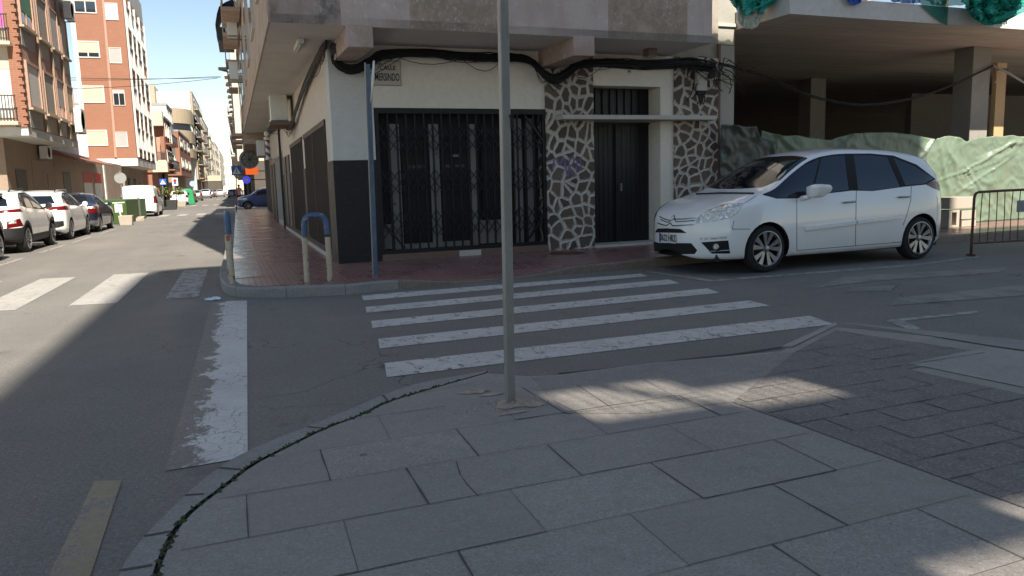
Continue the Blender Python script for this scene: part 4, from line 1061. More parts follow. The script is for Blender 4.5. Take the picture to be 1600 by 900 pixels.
# tarpaulin screens
import mathutils
def cloth(name, mat, us, tops, v0_, label, cat, seed, nz=58, amp=.09, foldpts=(), z0=HK+.01, du=.035):
    random.seed(seed); vs = []; U_ = []; u_ = us[0]
    while u_ < us[-1]: U_.append(u_); u_ += du
    U_.append(us[-1])
    def top(u):
        for a, c, ta, tb in zip(us, us[1:], tops, tops[1:]):
            if a <= u <= c: return ta+(tb-ta)*(u-a)/(c-a)
        return tops[-1]
    for u in U_:
        tz = top(u)
        for j in range(nz+1):
            f = j/nz; z = z0+(tz-z0)*f
            d = amp*(mathutils.noise.noise(Vector((u*1.1, z*1.4, seed)))*1.3 + .5*mathutils.noise.noise(Vector((u*3+z*2, z*3.5-u, seed+5))) + .25*mathutils.noise.noise(Vector((u*9, z*7, seed+9))))
            for fq, am in ((1.7, .03), (3.9, .014)):         # sharp creases
                rg = 1-abs(mathutils.noise.noise(Vector((u*fq+z*fq*.55, z*fq*.8-u*fq*.3, seed+fq))))
                d -= am*max(0, rg-.84)/.16*rg
            for (fu, fz, su, sz, w_, h_) in foldpts:      # a pulled crease from (fu,fz) running along (su,sz)
                L2 = su*su+sz*sz; tt = ((u-fu)*su+(z-fz)*sz)/L2
                if -.1 < tt < 1.05:
                    dist = abs((u-fu)*sz-(z-fz)*su)/math.sqrt(L2)
                    wv = w_*(.5+max(0, tt)); 
                    if dist < wv*2.5: d -= h_*math.exp(-(dist/wv)**2*2)*(1-max(0, tt)*.6)
            sagz = .03*mathutils.noise.noise(Vector((u*2.5, 0, seed+2)))*f
            vs.append((u, v0_+d+(.1*(1-f)), z+sagz))
    b = M3(); k = nz+1
    b.add(vs, [(i*k+j, (i+1)*k+j, (i+1)*k+j+1, i*k+j+1) for i in range(len(U_)-1) for j in range(nz)])
    o = b.build(name, mat, None, smooth=True); s = o.modifiers.new('thick', 'SOLIDIFY'); s.thickness = .004
    return tag(o, label, cat)
tp = [(1190, 203), (1215, 211), (1260, 214), (1300, 218), (1330, 209), (1360, 207), (1400, 207), (1440, 213), (1458, 217), (1475, 213), (1500, 214), (1510, 221), (1528, 215), (1560, 212), (1600, 213), (1680, 214), (1900, 216)]
q = [on_v(x, y, 12.72) for x, y in tp]
def fp(x, y, x2, y2, w_, h_):
    a = on_v(x, y, 12.72); c = on_v(x2, y2, 12.72); return (a.x, a.z, c.x-a.x, c.z-a.z, w_, h_)
folds = [fp(1494, 219, 1465, 285, .025, .05), fp(1498, 219, 1472, 290, .02, .035), fp(1513, 265, 1580, 225, .03, .06), fp(1516, 270, 1590, 240, .02, .035), fp(1513, 265, 1462, 285, .025, .045), fp(1513, 265, 1495, 310, .02, .045), fp(1513, 265, 1503, 315, .018, .035), fp(1580, 225, 1530, 250, .04, .06), fp(1575, 225, 1600, 223, .04, .05),
         fp(1513, 265, 1560, 330, .05, .04), fp(1460, 215, 1400, 300, .08, .08), fp(1330, 212, 1290, 260, .06, .08), fp(1215, 212, 1260, 250, .06, .08), fp(1520, 290, 1510, 330, .04, .06), fp(1540, 300, 1522, 335, .04, .05), fp(1575, 250, 1500, 300, .03, .05)]
cloth('tarpaulin', 'tarp_green', [p.x for p in q], [p.z for p in q], 12.72, 'pale green wrinkled tarpaulin screening the building site behind the white car', 'tarpaulin', 3, amp=.03, foldpts=folds)
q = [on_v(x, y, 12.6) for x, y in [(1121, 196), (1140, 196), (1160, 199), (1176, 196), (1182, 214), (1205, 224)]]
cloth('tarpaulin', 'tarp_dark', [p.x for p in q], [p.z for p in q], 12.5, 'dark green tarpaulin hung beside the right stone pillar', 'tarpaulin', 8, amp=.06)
# fence posts holding the tarpaulin
for i, u_ in enumerate((11.5, 14.0, 16.4, 19.2)):
    b = M3(); b.tube([(u_, 12.93, HK), (u_, 12.93, 2.05)], .02, 8)
    tag(b.build('fence_post', 'galvanised', None), 'thin steel post holding up the green tarpaulin from behind', 'post', 'posts behind the tarpaulin')
# safety nets
def crumple(name, mat, px0, py0, px1, py1, v0_, label, seed, amp=.12, nx=26, nz=16, droop=()):
    random.seed(seed); a = on_v(px0, py1, v0_); c = on_v(px1, py0, v0_); vs = []
    for i in range(nx+1):
        for j in range(nz+1):
            u = a.x+(c.x-a.x)*i/nx; z = a.z+(c.z-a.z)*j/nz
            e = 1-abs(2*i/nx-1)**3
            zz = c.z-(c.z-z)*(.45+.55*e*(.7+.5*abs(math.sin(i*.9+seed))))
            d = amp*mathutils.noise.fractal(Vector((u*4, z*4, seed)), 1, 2, 4)
            vs.append((u+random.uniform(-.01, .01), v0_-abs(d)*1.2-.02*math.sin(i*1.7), zz+random.uniform(-.008, .008)))
    b = M3(); k = nz+1; b.add(vs, [(i*k+j, (i+1)*k+j, (i+1)*k+j+1, i*k+j+1) for i in range(nx) for j in range(nz)])
    o = b.build(name, mat, None, smooth=True); wf = o.modifiers.new('mesh', 'WIREFRAME') if 'mesh' in label else None
    if wf: wf.thickness = .012
    return tag(o, label, 'safety net')
def drape(mat, bottom, v0_, label, seed, top_y=-40, amp=.06, layers=1, nz=22, T_=MF):
    """net hanging in front of the slab edge: the lower outline is sighted point by point, the folds run down from the slab"""
    random.seed(seed); b = M3()
    for ly in range(layers):
        P_ = [on_v(x, y, v0_-.05*ly) for x, y in bottom]; zt_ = on_v(bottom[0][0], top_y, v0_).z; n = 4*len(P_)
        cols_ = []
        for i in range(n+1):
            f = i/n*(len(P_)-1); k = min(int(f), len(P_)-2); t = f-k; cols_.append((P_[k].x*(1-t)+P_[k+1].x*t, P_[k].z*(1-t)+P_[k+1].z*t))
        vs = []
        for i, (u, zb_) in enumerate(cols_):
            for j in range(nz+1):
                g = j/nz; z = zt_+(zb_-zt_)*g
                d = amp*(1+ly)*(.9*mathutils.noise.noise(Vector((u*7+ly*3, z*1.6, seed))) + .6*mathutils.noise.noise(Vector((u*19, z*6, seed+3+ly))))
                vs.append((u+.5*d, v0_-.05*ly-abs(d)-.012, z+.4*d*g))
        k = nz+1; b.add(vs, [(i*k+j, (i+1)*k+j, (i+1)*k+j+1, i*k+j+1) for i in range(n) for j in range(nz)])
    o = b.build('safety_net', mat, None, smooth=True); return tag(o, label, 'safety net')
drape('net_teal', [(1134, -8), (1142, 6), (1152, 18), (1165, 24), (1180, 22), (1192, 14), (1202, 6), (1210, -6)], 11.95, 'green safety net bunched between the tiled pier and the slab', 3, amp=.1, layers=5)
drape('net_white', [(1150, 24), (1154, 37), (1163, 44), (1172, 46), (1182, 40), (1189, 30), (1191, 22)], 11.8, 'whitish plastic bundle hanging from the green net beside the slab', 5, top_y=14, amp=.1, layers=2)
drape('net_teal_dark', [(1434, 2), (1442, 12), (1452, 22), (1464, 31), (1474, 38), (1479, 41), (1480, 20), (1481, 4)], FO-.02, 'dark green net flap hanging to a point over the slab edge', 7, amp=.015)
drape('net_teal', [(1497, -4), (1505, 10), (1513, 22), (1522, 31), (1534, 38), (1546, 39), (1556, 37), (1566, 34), (1574, 24), (1580, 14), (1588, -2)], FO-.05, 'bright green safety net heaped on the slab edge', 9, amp=.12, layers=6)
drape('net_teal', [(1440, -4), (1455, 8), (1475, 10), (1500, 9), (1520, 12), (1560, 14)], FO+.12, 'green net strung along behind the slab edge', 15, amp=.05)
drape('net_teal_open', [(1568, 10), (1580, 18), (1595, 22), (1620, 24), (1680, 26), (1760, 28)], FO+.06, 'open green mesh of the safety net stretched at the far right', 12, amp=.03)
drape('net_blue', [(1320, -4), (1326, 5), (1333, 9), (1341, 6), (1346, -3)], FO-.03, 'small blue net knot on the slab edge', 11, amp=.05, layers=2)
drape('net_blue_mesh', [(1384, -6), (1392, 3), (1410, 5), (1425, 6), (1436, 5)], FO+.05, 'blue net lying along the slab top', 13, amp=.05, layers=2)
# concrete blocks
bl = [(1482, 1524, 307, 327, 11.95), (1482, 1500, 328, 357, 11.95), (1501, 1524, 328, 343, 11.95), (1501, 1524, 343.5, 358, 11.95)]
LB = ['cream concrete block on top of the small stack', 'upright hollow cream block at the left of the stack', 'middle cream block in the right of the stack', 'bottom cream block in the right of the stack']
pm('block_cream', (.4, .35, .28), .85, var=.1, scale=6)
for (x0, x1, y0_, y1_, v_), lb in zip(bl, LB):
    a = on_v(x0, y1_, v_); c = on_v(x1, y0_, v_); b = M3()
    z0_ = HK if y1_ > 350 else a.z
    zc_ = max(z0_+.05, c.z)
    if 'hollow' in lb: b.box(a.x, a.x+.09, v_, v_+.4, z0_, zc_); b.box(c.x-.09, c.x, v_, v_+.4, z0_, zc_); b.box(a.x+.09, c.x-.09, v_+.25, v_+.4, z0_, zc_); b.box(a.x+.09, c.x-.09, v_, v_+.25, zc_-.05, zc_); b.box(a.x+.09, c.x-.09, v_, v_+.25, z0_, z0_+.05)
    else: b.box(a.x, c.x, v_-.02, v_+.45, z0_+.003, zc_)
    tag(b.build('concrete_block', 'block_cream', None, bevel=.008), lb, 'concrete block', 'blocks stacked behind the white car')
# crowd barrier
L_ = MF @ Vector((11.36, 8.67, 0))
t = thing('crowd_barrier', 'rusty brown steel crowd barrier standing on the road behind the white car', 'barrier', L_, A)
T_ = MF @ Matrix.Translation((11.36, 8.67, 0))
b = MB(T_); W_ = 2.3; H_ = 1.02
b.tube(smooth_line([(0, 0, 0.0), (0, 0, H_-.12), (.02, 0, H_-.03), (.12, 0, H_), (W_-.12, 0, H_), (W_-.02, 0, H_-.03), (W_, 0, H_-.12), (W_, 0, 0)], 1), .021, 8); b.build('frame', 'rust_brown', t, smooth=True)
b = MB(T_); b.tube([(0, 0, .2), (W_, 0, .17)], .016, 8); b.build('bottom_rail', 'rust_brown', t)
for k in range(1, 13):
    x = k*W_/13; b = MB(T_); j = random.uniform(-.02, .02); b.tube([(x, 0, .19), (x+j, 0, .6), (x-j*.5, 0, H_-.01)], .0075, 6); b.build('bar', 'rust_brown', t)
for x in (.0, W_):
    b = MB(T_); b.bar((x, -.07, .015), (x, .07, .015), .035, .03); b.build('foot', 'rust_brown', t)
pm('plate_grey', (.22, .22, .25), .6, var=.35, scale=9)
b = MB(T_); b.box(.97, 1.5, -.03, -.02, .66, .85); b.build('sign_panel', 'plate_grey', t)
# ------------------------------------------------------------------ street furniture at the corner
def hoop(loc, ang, w, h, label):
    t = thing('hoop_bollard', label, 'bollard', loc, ang, 'blue and white hoop bollards at the rounded kerb')
    pts = smooth_line([Vector((-w/2, 0, 0)), Vector((-w/2, 0, h-.17)), Vector((-w/2+.015, 0, h-.06)), Vector((-w/2+.07, 0, h-.005)), Vector((-w/2+.14, 0, h)), Vector((w/2-.14, 0, h)), Vector((w/2-.07, 0, h-.005)), Vector((w/2-.015, 0, h-.06)), Vector((w/2, 0, h-.17)), Vector((w/2, 0, 0))], 2)
    # split into the white legs and the blue top
    zt = h*.7
    full = []
    for p, q2 in zip(pts, pts[1:]):
        k = max(1, int((q2-p).length/.03))
        for i in range(k): full.append(p.lerp(q2, i/k))
    full.append(pts[-1])
    legs = [[p for p in full if p.x < 0 and p.z <= zt], [p for p in full if p.x > 0 and p.z <= zt]]
    for lg in legs:
        b = MB(); b.tube([p for p in lg], .037, 12); b.build('leg', 'rusty_white', t, smooth='auto', local=True)
    b = MB(); b.tube([p for p in full if p.z > zt-.02], .0375, 12); b.build('top_bar', 'blue_paint', t, smooth='auto', local=True)
    return t
a = G(480, 440, HK); c = G(516, 438, HK); m0 = (a+c)/2; dv = c-a
z_top = on_y(498, 336, m0.y).z-HK
hoop(m0, math.atan2(dv.y, dv.x), dv.length, z_top, 'rust-streaked hoop bollard standing across the pavement near the building corner')
a = G(364, 443, HK); m0 = a+Vector((-.02, .3, 0)); z_top = on_y(360, 333, m0.y).z-HK
h2 = hoop(m0, math.pi/2+.05, .62, z_top, 'peeling hoop bollard at the street kerb, seen end-on')
pm('reflector_red', (.5, .06, .03), .4)
b = MB(T=Matrix.Translation(m0)); b.box(-.02, .02, -.353, -.345, z_top*.62, z_top*.62+.07); b.build('reflector', 'reflector_red', h2)
# leaning sign post with an edge-on plate
a = MF @ Vector((2.18, 10.71, HK)); c = MF @ on_v(574.5, 98, 10.71)
t = thing('sign_post', 'leaning blue-grey sign post by the corner with its plate seen edge-on', 'sign post', a)
b = MB(); d = c-a
for sx, wdt, mt in ((0, .03, 'blue_paint'),):
    vs = [a+Vector((x, y, -.02)) for x, y in ((-.03, -.02), (.03, -.02), (.03, .02), (-.03, .02))]; vs2 = [v+d for v in vs]
    b.add(vs+vs2, [(0, 1, 5, 4), (1, 2, 6, 5), (2, 3, 7, 6), (3, 0, 4, 7), (4, 5, 6, 7)])
pm('blue_grey', (.07, .105, .16), .5, var=.2, scale=9, c2=(.12, .15, .19)); b.build('shaft', 'blue_grey', t, bevel=.006)
b = MB(); vs = [a+Vector((x, y, 0)) for x, y in ((-.043, -.022), (-.031, -.022), (-.031, .02), (-.043, .02))]; vs2 = [v+d for v in vs]
b.add(vs+vs2, [(0, 1, 5, 4), (1, 2, 6, 5), (2, 3, 7, 6), (3, 0, 4, 7), (4, 5, 6, 7)]); b.build('galvanised_edge', 'galvanised', t)
b = MB(); cc = on_plane(580.5, 128, a, MV); 
b.lathe([(0, 0), (.28, 0), (.285, .008), (.285, .018), (.28, .025), (0, .025)], cc, Vector((cc.y, -cc.x, -.12*cc.y)) + Vector((cc.x, cc.y, 0))*.03, 28); b.build('sign_plate', 'ac_white', t)
# ------------------------------------------------------------------ unseen stand-in for a block behind the viewpoint, shaped to shade the junction
m_stained('back_render', (.2, .19, .18), (.17, .165, .16), (.24, .23, .21))  # kept dark so the car windows mirror a dark tone
t = thing('shade_screen', 'unseen stand-in for a block behind the viewpoint, added and shaped to shade the junction', 'building', (1.9, -7, 0))
def wall_openings(x0, x1, y0, y1, z0, z1, holes):
    b = MB(); xs = sorted({x0, x1, *[h[0] for h in holes], *[h[1] for h in holes]}); zs = sorted({z0, z1, *[h[2] for h in holes], *[h[3] for h in holes]})
    for a, c in zip(xs, xs[1:]):
        for d, e in zip(zs, zs[1:]):
            if any(h[0] <= (a+c)/2 <= h[1] and h[2] <= (d+e)/2 <= h[3] for h in holes): continue
            b.box(a, c, y0, y1, d, e)
    return b
HB = [(3.52, 4.4, 11.95, 12.85), (4.4, 5.15, 11.8, 12.5), (3.52, 4.2, 8.5, 10.05), (4.2, 5.0, 8.5, 10.35), (5.0, 6.4, 9.0, 10.7)]  # openings placed to let sun patches fall on the near pavement
wall_openings(3.5, 17.6, -7.2, -7.0, 0, 26.3, HB).build('wall', 'back_render', t)  # thin wall with nothing behind it, added to throw the main shade
b = MB(); b.prism([(1.72, -24), (3.499, -24), (3.499, -7), (2.6, -7), (2.0, -7.25), (1.8, -8.2)], 0, 24.3); b.build('side_shade_wing', 'back_render', t)  # outline fitted to the left edge of the junction's shadow
b = MB(); b.box(17.601, 19.2, -7.6, -7.0, 0, 21.3); b.build('low_shade_wing', 'back_render', t)  # height fitted to where the shadow ends on the right
b = MB(); b.bar((3.95, -7.1, 12.8), (4.35, -7.1, 11.9), .07, .07); b.build('shadow_bar', 'black_metal', t)  # added only to cast the dark line across the sun patch
for h in HB:
    b = MB(); x = h[0]
    while x < h[1]-.03: b.box(x, x+.035, -7.12, -7.08, h[2], h[3]); x += .1
    b.build('dimming_bars', 'black_metal', t)  # bars added only to dim the sun patches

# ------------------------------------------------------------------ cars
import mathutils.bvhtree as bvht
def hermite(tab, x):
    if x <= tab[0][0]: return tab[0][1]
    if x >= tab[-1][0]: return tab[-1][1]
    for i in range(len(tab)-1):
        x0, y0 = tab[i]; x1, y1 = tab[i+1]
        if x0 <= x <= x1:
            h = x1-x0; t = (x-x0)/h
            def sl(k):
                if k == 0: return (tab[1][1]-tab[0][1])/(tab[1][0]-tab[0][0])
                if k == len(tab)-1: return (tab[-1][1]-tab[-2][1])/(tab[-1][0]-tab[-2][0])
                a = (tab[k][1]-tab[k-1][1])/(tab[k][0]-tab[k-1][0]); c = (tab[k+1][1]-tab[k][1])/(tab[k+1][0]-tab[k][0])
                return 0 if a*c <= 0 else 2*a*c/(a+c)
            m0, m1 = sl(i)*h, sl(i+1)*h
            return (2*t**3-3*t*t+1)*y0 + (t**3-2*t*t+t)*m0 + (-2*t**3+3*t*t)*y1 + (t**3-t*t)*m1
def sstep(x, a, b2): t = max(0, min(1, (x-a)/(b2-a))); return t*t*(3-2*t)
def catmull(pts, n):
    P_ = [pts[0]]+list(pts)+[pts[-1]]; seg = len(pts)-1; out = []
    for i in range(n):
        f = i/(n-1)*seg; k = min(int(f), seg-1); t = f-k
        a, b2, c, d = P_[k:k+4]
        out.append(tuple(.5*(2*b2[q]+(c[q]-a[q])*t+(2*a[q]-5*b2[q]+4*c[q]-d[q])*t*t+(3*b2[q]-a[q]-3*c[q]+d[q])*t**3) for q in (0, 1)))
    return out
class Car:
    def __init__(s, L, W, zt, zs, zb, Lf=.62, ef=2.5, Lr=.45, er=3.2, tum=.40, rows=19, step=.07, arch_r=.36, wheels=(.93, 3.66), wr=.315, edge_k=.10, flare=.012):
        s.L, s.W, s.zt, s.zs, s.zb = L, W, zt, zs, zb; s.Lf, s.ef, s.Lr, s.er, s.tum = Lf, ef, Lr, er, tum
        s.rows = rows; s.arch_r = arch_r; s.wheels = wheels; s.wr = wr; s.edge_k = edge_k; s.flare = flare; s.bulge = .012
        xs = [0, .003, .009, .02, .035, .055, .08, .11, .15]; x = .2
        while x < L-.2: xs.append(x); x += step
        xs += [L-.15, L-.11, L-.08, L-.055, L-.035, L-.02, L-.009, L-.003, L]
        s.xs = xs
    def w(s, x):
        h = s.W/2
        if x < s.Lf: h *= max(0, 1-(1-x/s.Lf)**s.ef)**(1/s.ef)
        r = s.L-x
        if r < s.Lr: h *= max(0, 1-(1-r/s.Lr)**s.er)**(1/s.er)
        for wx in s.wheels: h += s.flare*math.exp(-((x-wx)/.33)**2)*(1 if h > .4 else 0)
        return h
    def edge(s, x):
        w = s.w(x); zt = hermite(s.zt, x); zs = min(hermite(s.zs, x), zt-.03); g = zt-zs; k = sstep(g, .1, .36)
        ye = (.955*w*.86)*(1-k) + (.955*w - s.tum*g)*k; ze = (zt-.3*g)*(1-k)+(zt-s.edge_k)*k
        return max(0, ye), ze
    def section(s, x):
        w = s.w(x); zt = hermite(s.zt, x); zb = hermite(s.zb, x); zs = min(hermite(s.zs, x), zt-.03)
        ye, ze = s.edge(x)
        K = [(.80*w, zb), (.94*w, zb+.015), (.985*w, zb+.12*(zs-zb)+.03), (1.0*w, zb+.42*(zs-zb)), (.993*w, zb+.72*(zs-zb)), (.955*w, zs)]
        k5 = K[-1]
        K += [((k5[0]+ye)/2+s.bulge*min(1, (zt-zs)/.4), (zs+ze)/2), (ye, ze), (ye*.78, ze+(zt-ze)*.62), (ye*.4, ze+(zt-ze)*.93), (0, zt)]
        return catmull(K, s.rows)
    def mesh(s):
        bm = bmesh.new(); zone = bm.faces.layers.int.new('zone'); n = s.rows; prev = None; er = round((n-1)*.7)
        for x in s.xs:
            sec = s.section(x); ring = []
            for sgn in (-1, 1):
                r = [bm.verts.new((x, sgn*y, z)) for (y, z) in (sec if sgn < 0 else sec[:-1])]
                ring.append(r)
            ring[1].append(ring[0][-1])
            if prev:
                for q in (0, 1):
                    for i in range(n-1):
                        vs = [prev[q][i], ring[q][i], ring[q][i+1], prev[q][i+1]]
                        if q: vs = vs[::-1]
                        try: f = bm.faces.new(vs)
                        except ValueError: continue
                        f[zone] = 0 if i < er else 1; f.smooth = True
            prev = ring
        bmesh.ops.remove_doubles(bm, verts=bm.verts, dist=.0008)
        bmesh.ops.recalc_face_normals(bm, faces=bm.faces)
        return bm
def car_build(car, name, label, root_loc, rz, paint, feats, scale=1.0, group=None, rimkind='five', tyre_w=.2, sub=None, flip=False):
    """feats: dicts with part, mat, proj ('side','top','front','rear', 'eye'), poly, and optional zone/xr limits; the last match wins"""
    t = thing(name, label, 'car', root_loc, rz, group); t.scale = (scale,)*3
    RM = Matrix.Translation(Vector(root_loc)) @ Matrix.Rotation(rz, 4, 'Z') @ Matrix.Scale(scale, 4)
    ROOTS[t.name] = RM; RI = RM.inverted(); eye = RI @ Vector((0, 0, EYE))
    def px(p):                                              # picture point -> direction in the car's frame
        return (RI.to_3x3() @ ray(*p)).normalized()
    bm = car.mesh(); zone = bm.faces.layers.int['zone']
    def proj(f, co):
        k = f['proj']
        if k == 'side': return (co.x, co.z)
        if k == 'top': return (co.x, abs(co.y) if f.get('sym', 1) else co.y)
        if k in ('front', 'rear'): return (abs(co.y) if f.get('sym', 1) else co.y, co.z)
        if k == 'eye':
            c = co.copy()
            if f.get('mirror'): c.y = -abs(c.y)
            d = RM @ c; d = d-Vector((0, 0, EYE))
            cc = Vector((AX.x*d.x+AY.x*d.y+AZ.x*d.z, AX.y*d.x+AY.y*d.y+AZ.y*d.z, AX.z*d.x+AY.z*d.y+AZ.z*d.z))
            return (800+FPX*cc.x/cc.z, 450+FPX*cc.y/cc.z)
    def ok(f, c, zn, nrm=None):
        if 'zone' in f and zn != f['zone']: return False
        if 'xr' in f and not (f['xr'][0] <= c.x <= f['xr'][1]): return False
        if f['proj'] == 'eye' and not f.get('mirror') and nrm is not None:
            if nrm.dot(eye-c) < 0: return False
        if f['proj'] == 'eye' and f.get('mirror') and nrm is not None:
            n2 = Vector((nrm.x, -abs(nrm.y) if abs(nrm.y) > .01 else nrm.y, nrm.z)); c2 = Vector((c.x, -abs(c.y), c.z))
            if n2.dot(eye-c2) < 0: return False
        return True
    def inside(poly, p):
        x, y = p; r = False; k = len(poly)
        for i in range(k):
            x0, y0 = poly[i]; x1, y1 = poly[(i+1) % k]
            if (y0 > y) != (y1 > y) and x < (x1-x0)*(y-y0)/(y1-y0)+x0: r = not r
        return r
    for f in feats:
        P_ = f['poly']; k = len(P_)
        xs = [p[0] for p in P_]; ys = [p[1] for p in P_]; mg = 6 if f['proj'] == 'eye' else .05
        sides = (-1, 1) if (f['proj'] in ('top', 'front', 'rear') and f.get('sym', 1)) or f.get('mirror') else (1,)
        for i in range(k):
            a, c = P_[i], P_[(i+1) % k]
            for sgn in sides:
                if f['proj'] == 'side': co, nn = Vector((a[0], 0, a[1])), Vector((c[0]-a[0], 0, c[1]-a[1])).cross(Vector((0, 1, 0)))
                elif f['proj'] == 'top': co, nn = Vector((a[0], sgn*a[1], 0)), Vector((c[0]-a[0], sgn*(c[1]-a[1]), 0)).cross(Vector((0, 0, 1)))
                elif f['proj'] in ('front', 'rear'): co, nn = Vector((0, sgn*a[0], a[1])), Vector((0, sgn*(c[0]-a[0]), c[1]-a[1])).cross(Vector((1, 0, 0)))
                else:
                    co = eye.copy(); nn = px(a).cross(px(c))
                    if f.get('mirror') and sgn > 0: co.y = -co.y; nn.y = -nn.y
                if nn.length < 1e-9: continue
                fs = []
                ex0, ex1 = min(a[0], c[0])-mg, max(a[0], c[0])+mg; ey0, ey1 = min(a[1], c[1])-mg, max(a[1], c[1])+mg
                for fc in bm.faces:
                    cm = fc.calc_center_median()
                    if not ok(f, cm, fc[zone], fc.normal): continue
                    if f.get('mirror') or f['proj'] in ('top', 'front', 'rear'):
                        if len(sides) == 2 and cm.y*sgn < -.02: continue
                    pr = [proj(f, v.co) for v in fc.verts]
                    if max(q[0] for q in pr) < ex0 or min(q[0] for q in pr) > ex1 or max(q[1] for q in pr) < ey0 or min(q[1] for q in pr) > ey1: continue
                    fs.append(fc)
                if fs:
                    g = list({e for fc in fs for e in fc.edges}) + list({v for fc in fs for v in fc.verts}) + fs
                    bmesh.ops.bisect_plane(bm, geom=g, plane_co=co, plane_no=nn.normalized(), dist=1e-5)
    bm.normal_update()
    owner = {}
    dele = []
    for fc in bm.faces:
        c = fc.calc_center_median(); hit = None
        for f in feats:
            if not ok(f, c, fc[zone], fc.normal): continue
            if inside(f['poly'], proj(f, c)): hit = f
        if hit is None: continue
        if hit['part'] == 'CUT': dele.append(fc)
        else: owner[fc.index] = (hit, (-1 if c.y < 0 else 1) if (hit.get('split', 1)) else 0)
    bm.faces.index_update()
    # rebuild: gather
    own2 = {}
    delset = set(dele)
    groups = {}
    mats_body = [paint]; midx = {paint: 0}
    body_faces = []
    for fc in bm.faces:
        if fc in delset: continue
        o = owner.get(fc.index)
        if o is None: body_faces.append((fc, 0)); continue
        h, sd = o
        if h['part'] == 'BODY':
            if h['mat'] not in midx: midx[h['mat']] = len(mats_body); mats_body.append(h['mat'])
            body_faces.append((fc, midx[h['mat']]))
        else: groups.setdefault((h['part'], h['mat'], sd, h.get('key', 0), h.get('inset', 0)), []).append(fc)
    def emit(nm, faces, mats, inset=0, parent=t, solid=0):
        vm = {}; vs = []; fs = []; mi = []; no = []
        for fc, m_ in faces:
            ids = []
            for v in fc.verts:
                if v not in vm: vm[v] = len(vs); vs.append(v.co - v.normal*inset); no.append(v.normal.copy())
                ids.append(vm[v])
            fs.append(ids); mi.append(m_)
        me = bpy.data.meshes.new(nm); me.from_pydata([tuple(v) for v in vs], [], fs)
        for m_ in mats: me.materials.append(MATS[m_])
        me.polygons.foreach_set('material_index', mi); me.polygons.foreach_set('use_smooth', [True]*len(fs))
        me.normals_split_custom_set_from_vertices(no)
        o = bpy.data.objects.new(nm, me); COL.objects.link(o); o.parent = parent; return o
    body = emit('body', body_faces, mats_body)
    parts = {}
    for (pn, mt, sd, key, inset), fl in groups.items():
        parts[(pn, sd, key)] = emit(pn, [(f_, 0) for f_ in fl], [mt], inset)
    tree = bvht.BVHTree.FromBMesh(bm)
    bm.free()
    # underside, wheel wells, wheels
    b = MB(); x0, x1 = .25, car.L-.25; zb = hermite(car.zb, car.L/2)
    b.box(x0, x1, -car.W/2*.8, car.W/2*.8, zb-.01, zb+.08)
    for wx in car.wheels:
        for sg in (-1, 1):
            y1 = sg*(car.W/2-.04); y0 = sg*(car.W/2-.3); prof = []
            k = 20; vs = []
            for i in range(k+1):
                a = math.pi*i/k
                for yy in (y1, y0): vs.append((wx+math.cos(a)*(car.arch_r+.006), yy, car.wr+math.sin(a)*(car.arch_r+.006)))
            vs.append((wx, y0, car.wr-.1)); fs = [(2*i, 2*i+1, 2*i+3, 2*i+2) for i in range(k)] + [(2*i+1, 2*i+3, len(vs)-1) for i in range(k)]
            b.add(vs, fs)
    b.build('underbody', 'plastic_black', t, local=True)
    for wx in car.wheels:
        for sg in (-1, 1):
            wh = bpy.data.objects.new('wheel', WHEEL[rimkind][0]); COL.objects.link(wh); wh.parent = t
            wh.location = (wx, sg*(car.W/2-.115), car.wr); k = car.wr/.315
            wh.scale = (k, k*tyre_w/.2, k)
            if sg > 0: wh.rotation_euler = (0, 0, math.pi)
            for nm, me in zip(('tyre', 'rim'), WHEEL[rimkind][1:]):
                c = bpy.data.objects.new(nm, me); COL.objects.link(c); c.parent = wh
    return t, body, parts, (tree, RM, RI, eye, px)
def tmp_mesh(b, name, mat, smooth='auto'):
    o = b.build(name, mat, None, smooth=smooth, origin=False); me = o.data; bpy.data.objects.remove(o); return me
flat('tyre_rubber', (.012, .012, .012), .82); flat('plastic_black', (.014, .014, .015), .6)
pm('alloy', (.3, .3, .31), .35, metal=.8, var=.08, scale=20, bmp=0); flat('hub_dark', (.012, .012, .013), .5)
def m_carpaint(name, c, dust=.12, metal=0):
    m, n, l, b = _nodes(name); v = opos(n, l)
    f = noise_fac(n, l, v, 2.2, 6, .65, .35, .75)
    sp = n.new('ShaderNodeSeparateXYZ'); l.new(v, sp.inputs[0])
    lowd = n.new('ShaderNodeMapRange'); lowd.inputs[1].default_value = .55; lowd.inputs[2].default_value = .2; lowd.inputs[3].default_value = .15; l.new(sp.outputs[2], lowd.inputs[0])
    l.new(mixc(n, l, math_n(n, l, 'MULTIPLY', math_n(n, l, 'MULTIPLY', f, lowd.outputs[0]), dust*2), c, (.3, .26, .2)), b.inputs['Base Color'])
    b.inputs['Roughness'].default_value = .32; b.inputs['Metallic'].default_value = metal; b.inputs['Coat Weight'].default_value = .9; b.inputs['Coat Roughness'].default_value = .03
    MATS[name] = m
m_carpaint('paint_white', (.8, .8, .79)); m_carpaint('paint_navy', (.012, .016, .035), metal=.2); m_carpaint('paint_black', (.012, .012, .014)); m_carpaint('paint_blue', (.03, .075, .22)); m_carpaint('paint_silver', (.45, .46, .47), metal=.5); m_carpaint('paint_grey', (.12, .125, .13), metal=.3)
m_glass('car_glass', (.008, .01, .014), .03); MATS['car_glass'].node_tree.nodes['Principled BSDF'].inputs['Coat Weight'].default_value = 0; MATS['car_glass'].node_tree.nodes['Principled BSDF'].inputs['Specular IOR Level'].default_value = .6; MATS['car_glass'].node_tree.nodes['Principled BSDF'].inputs['Specular Tint'].default_value = (.75, .85, 1, 1); flat('chrome', (.6, .6, .62), .12, 1.0); flat('gap_black', (.006, .006, .006), .8)
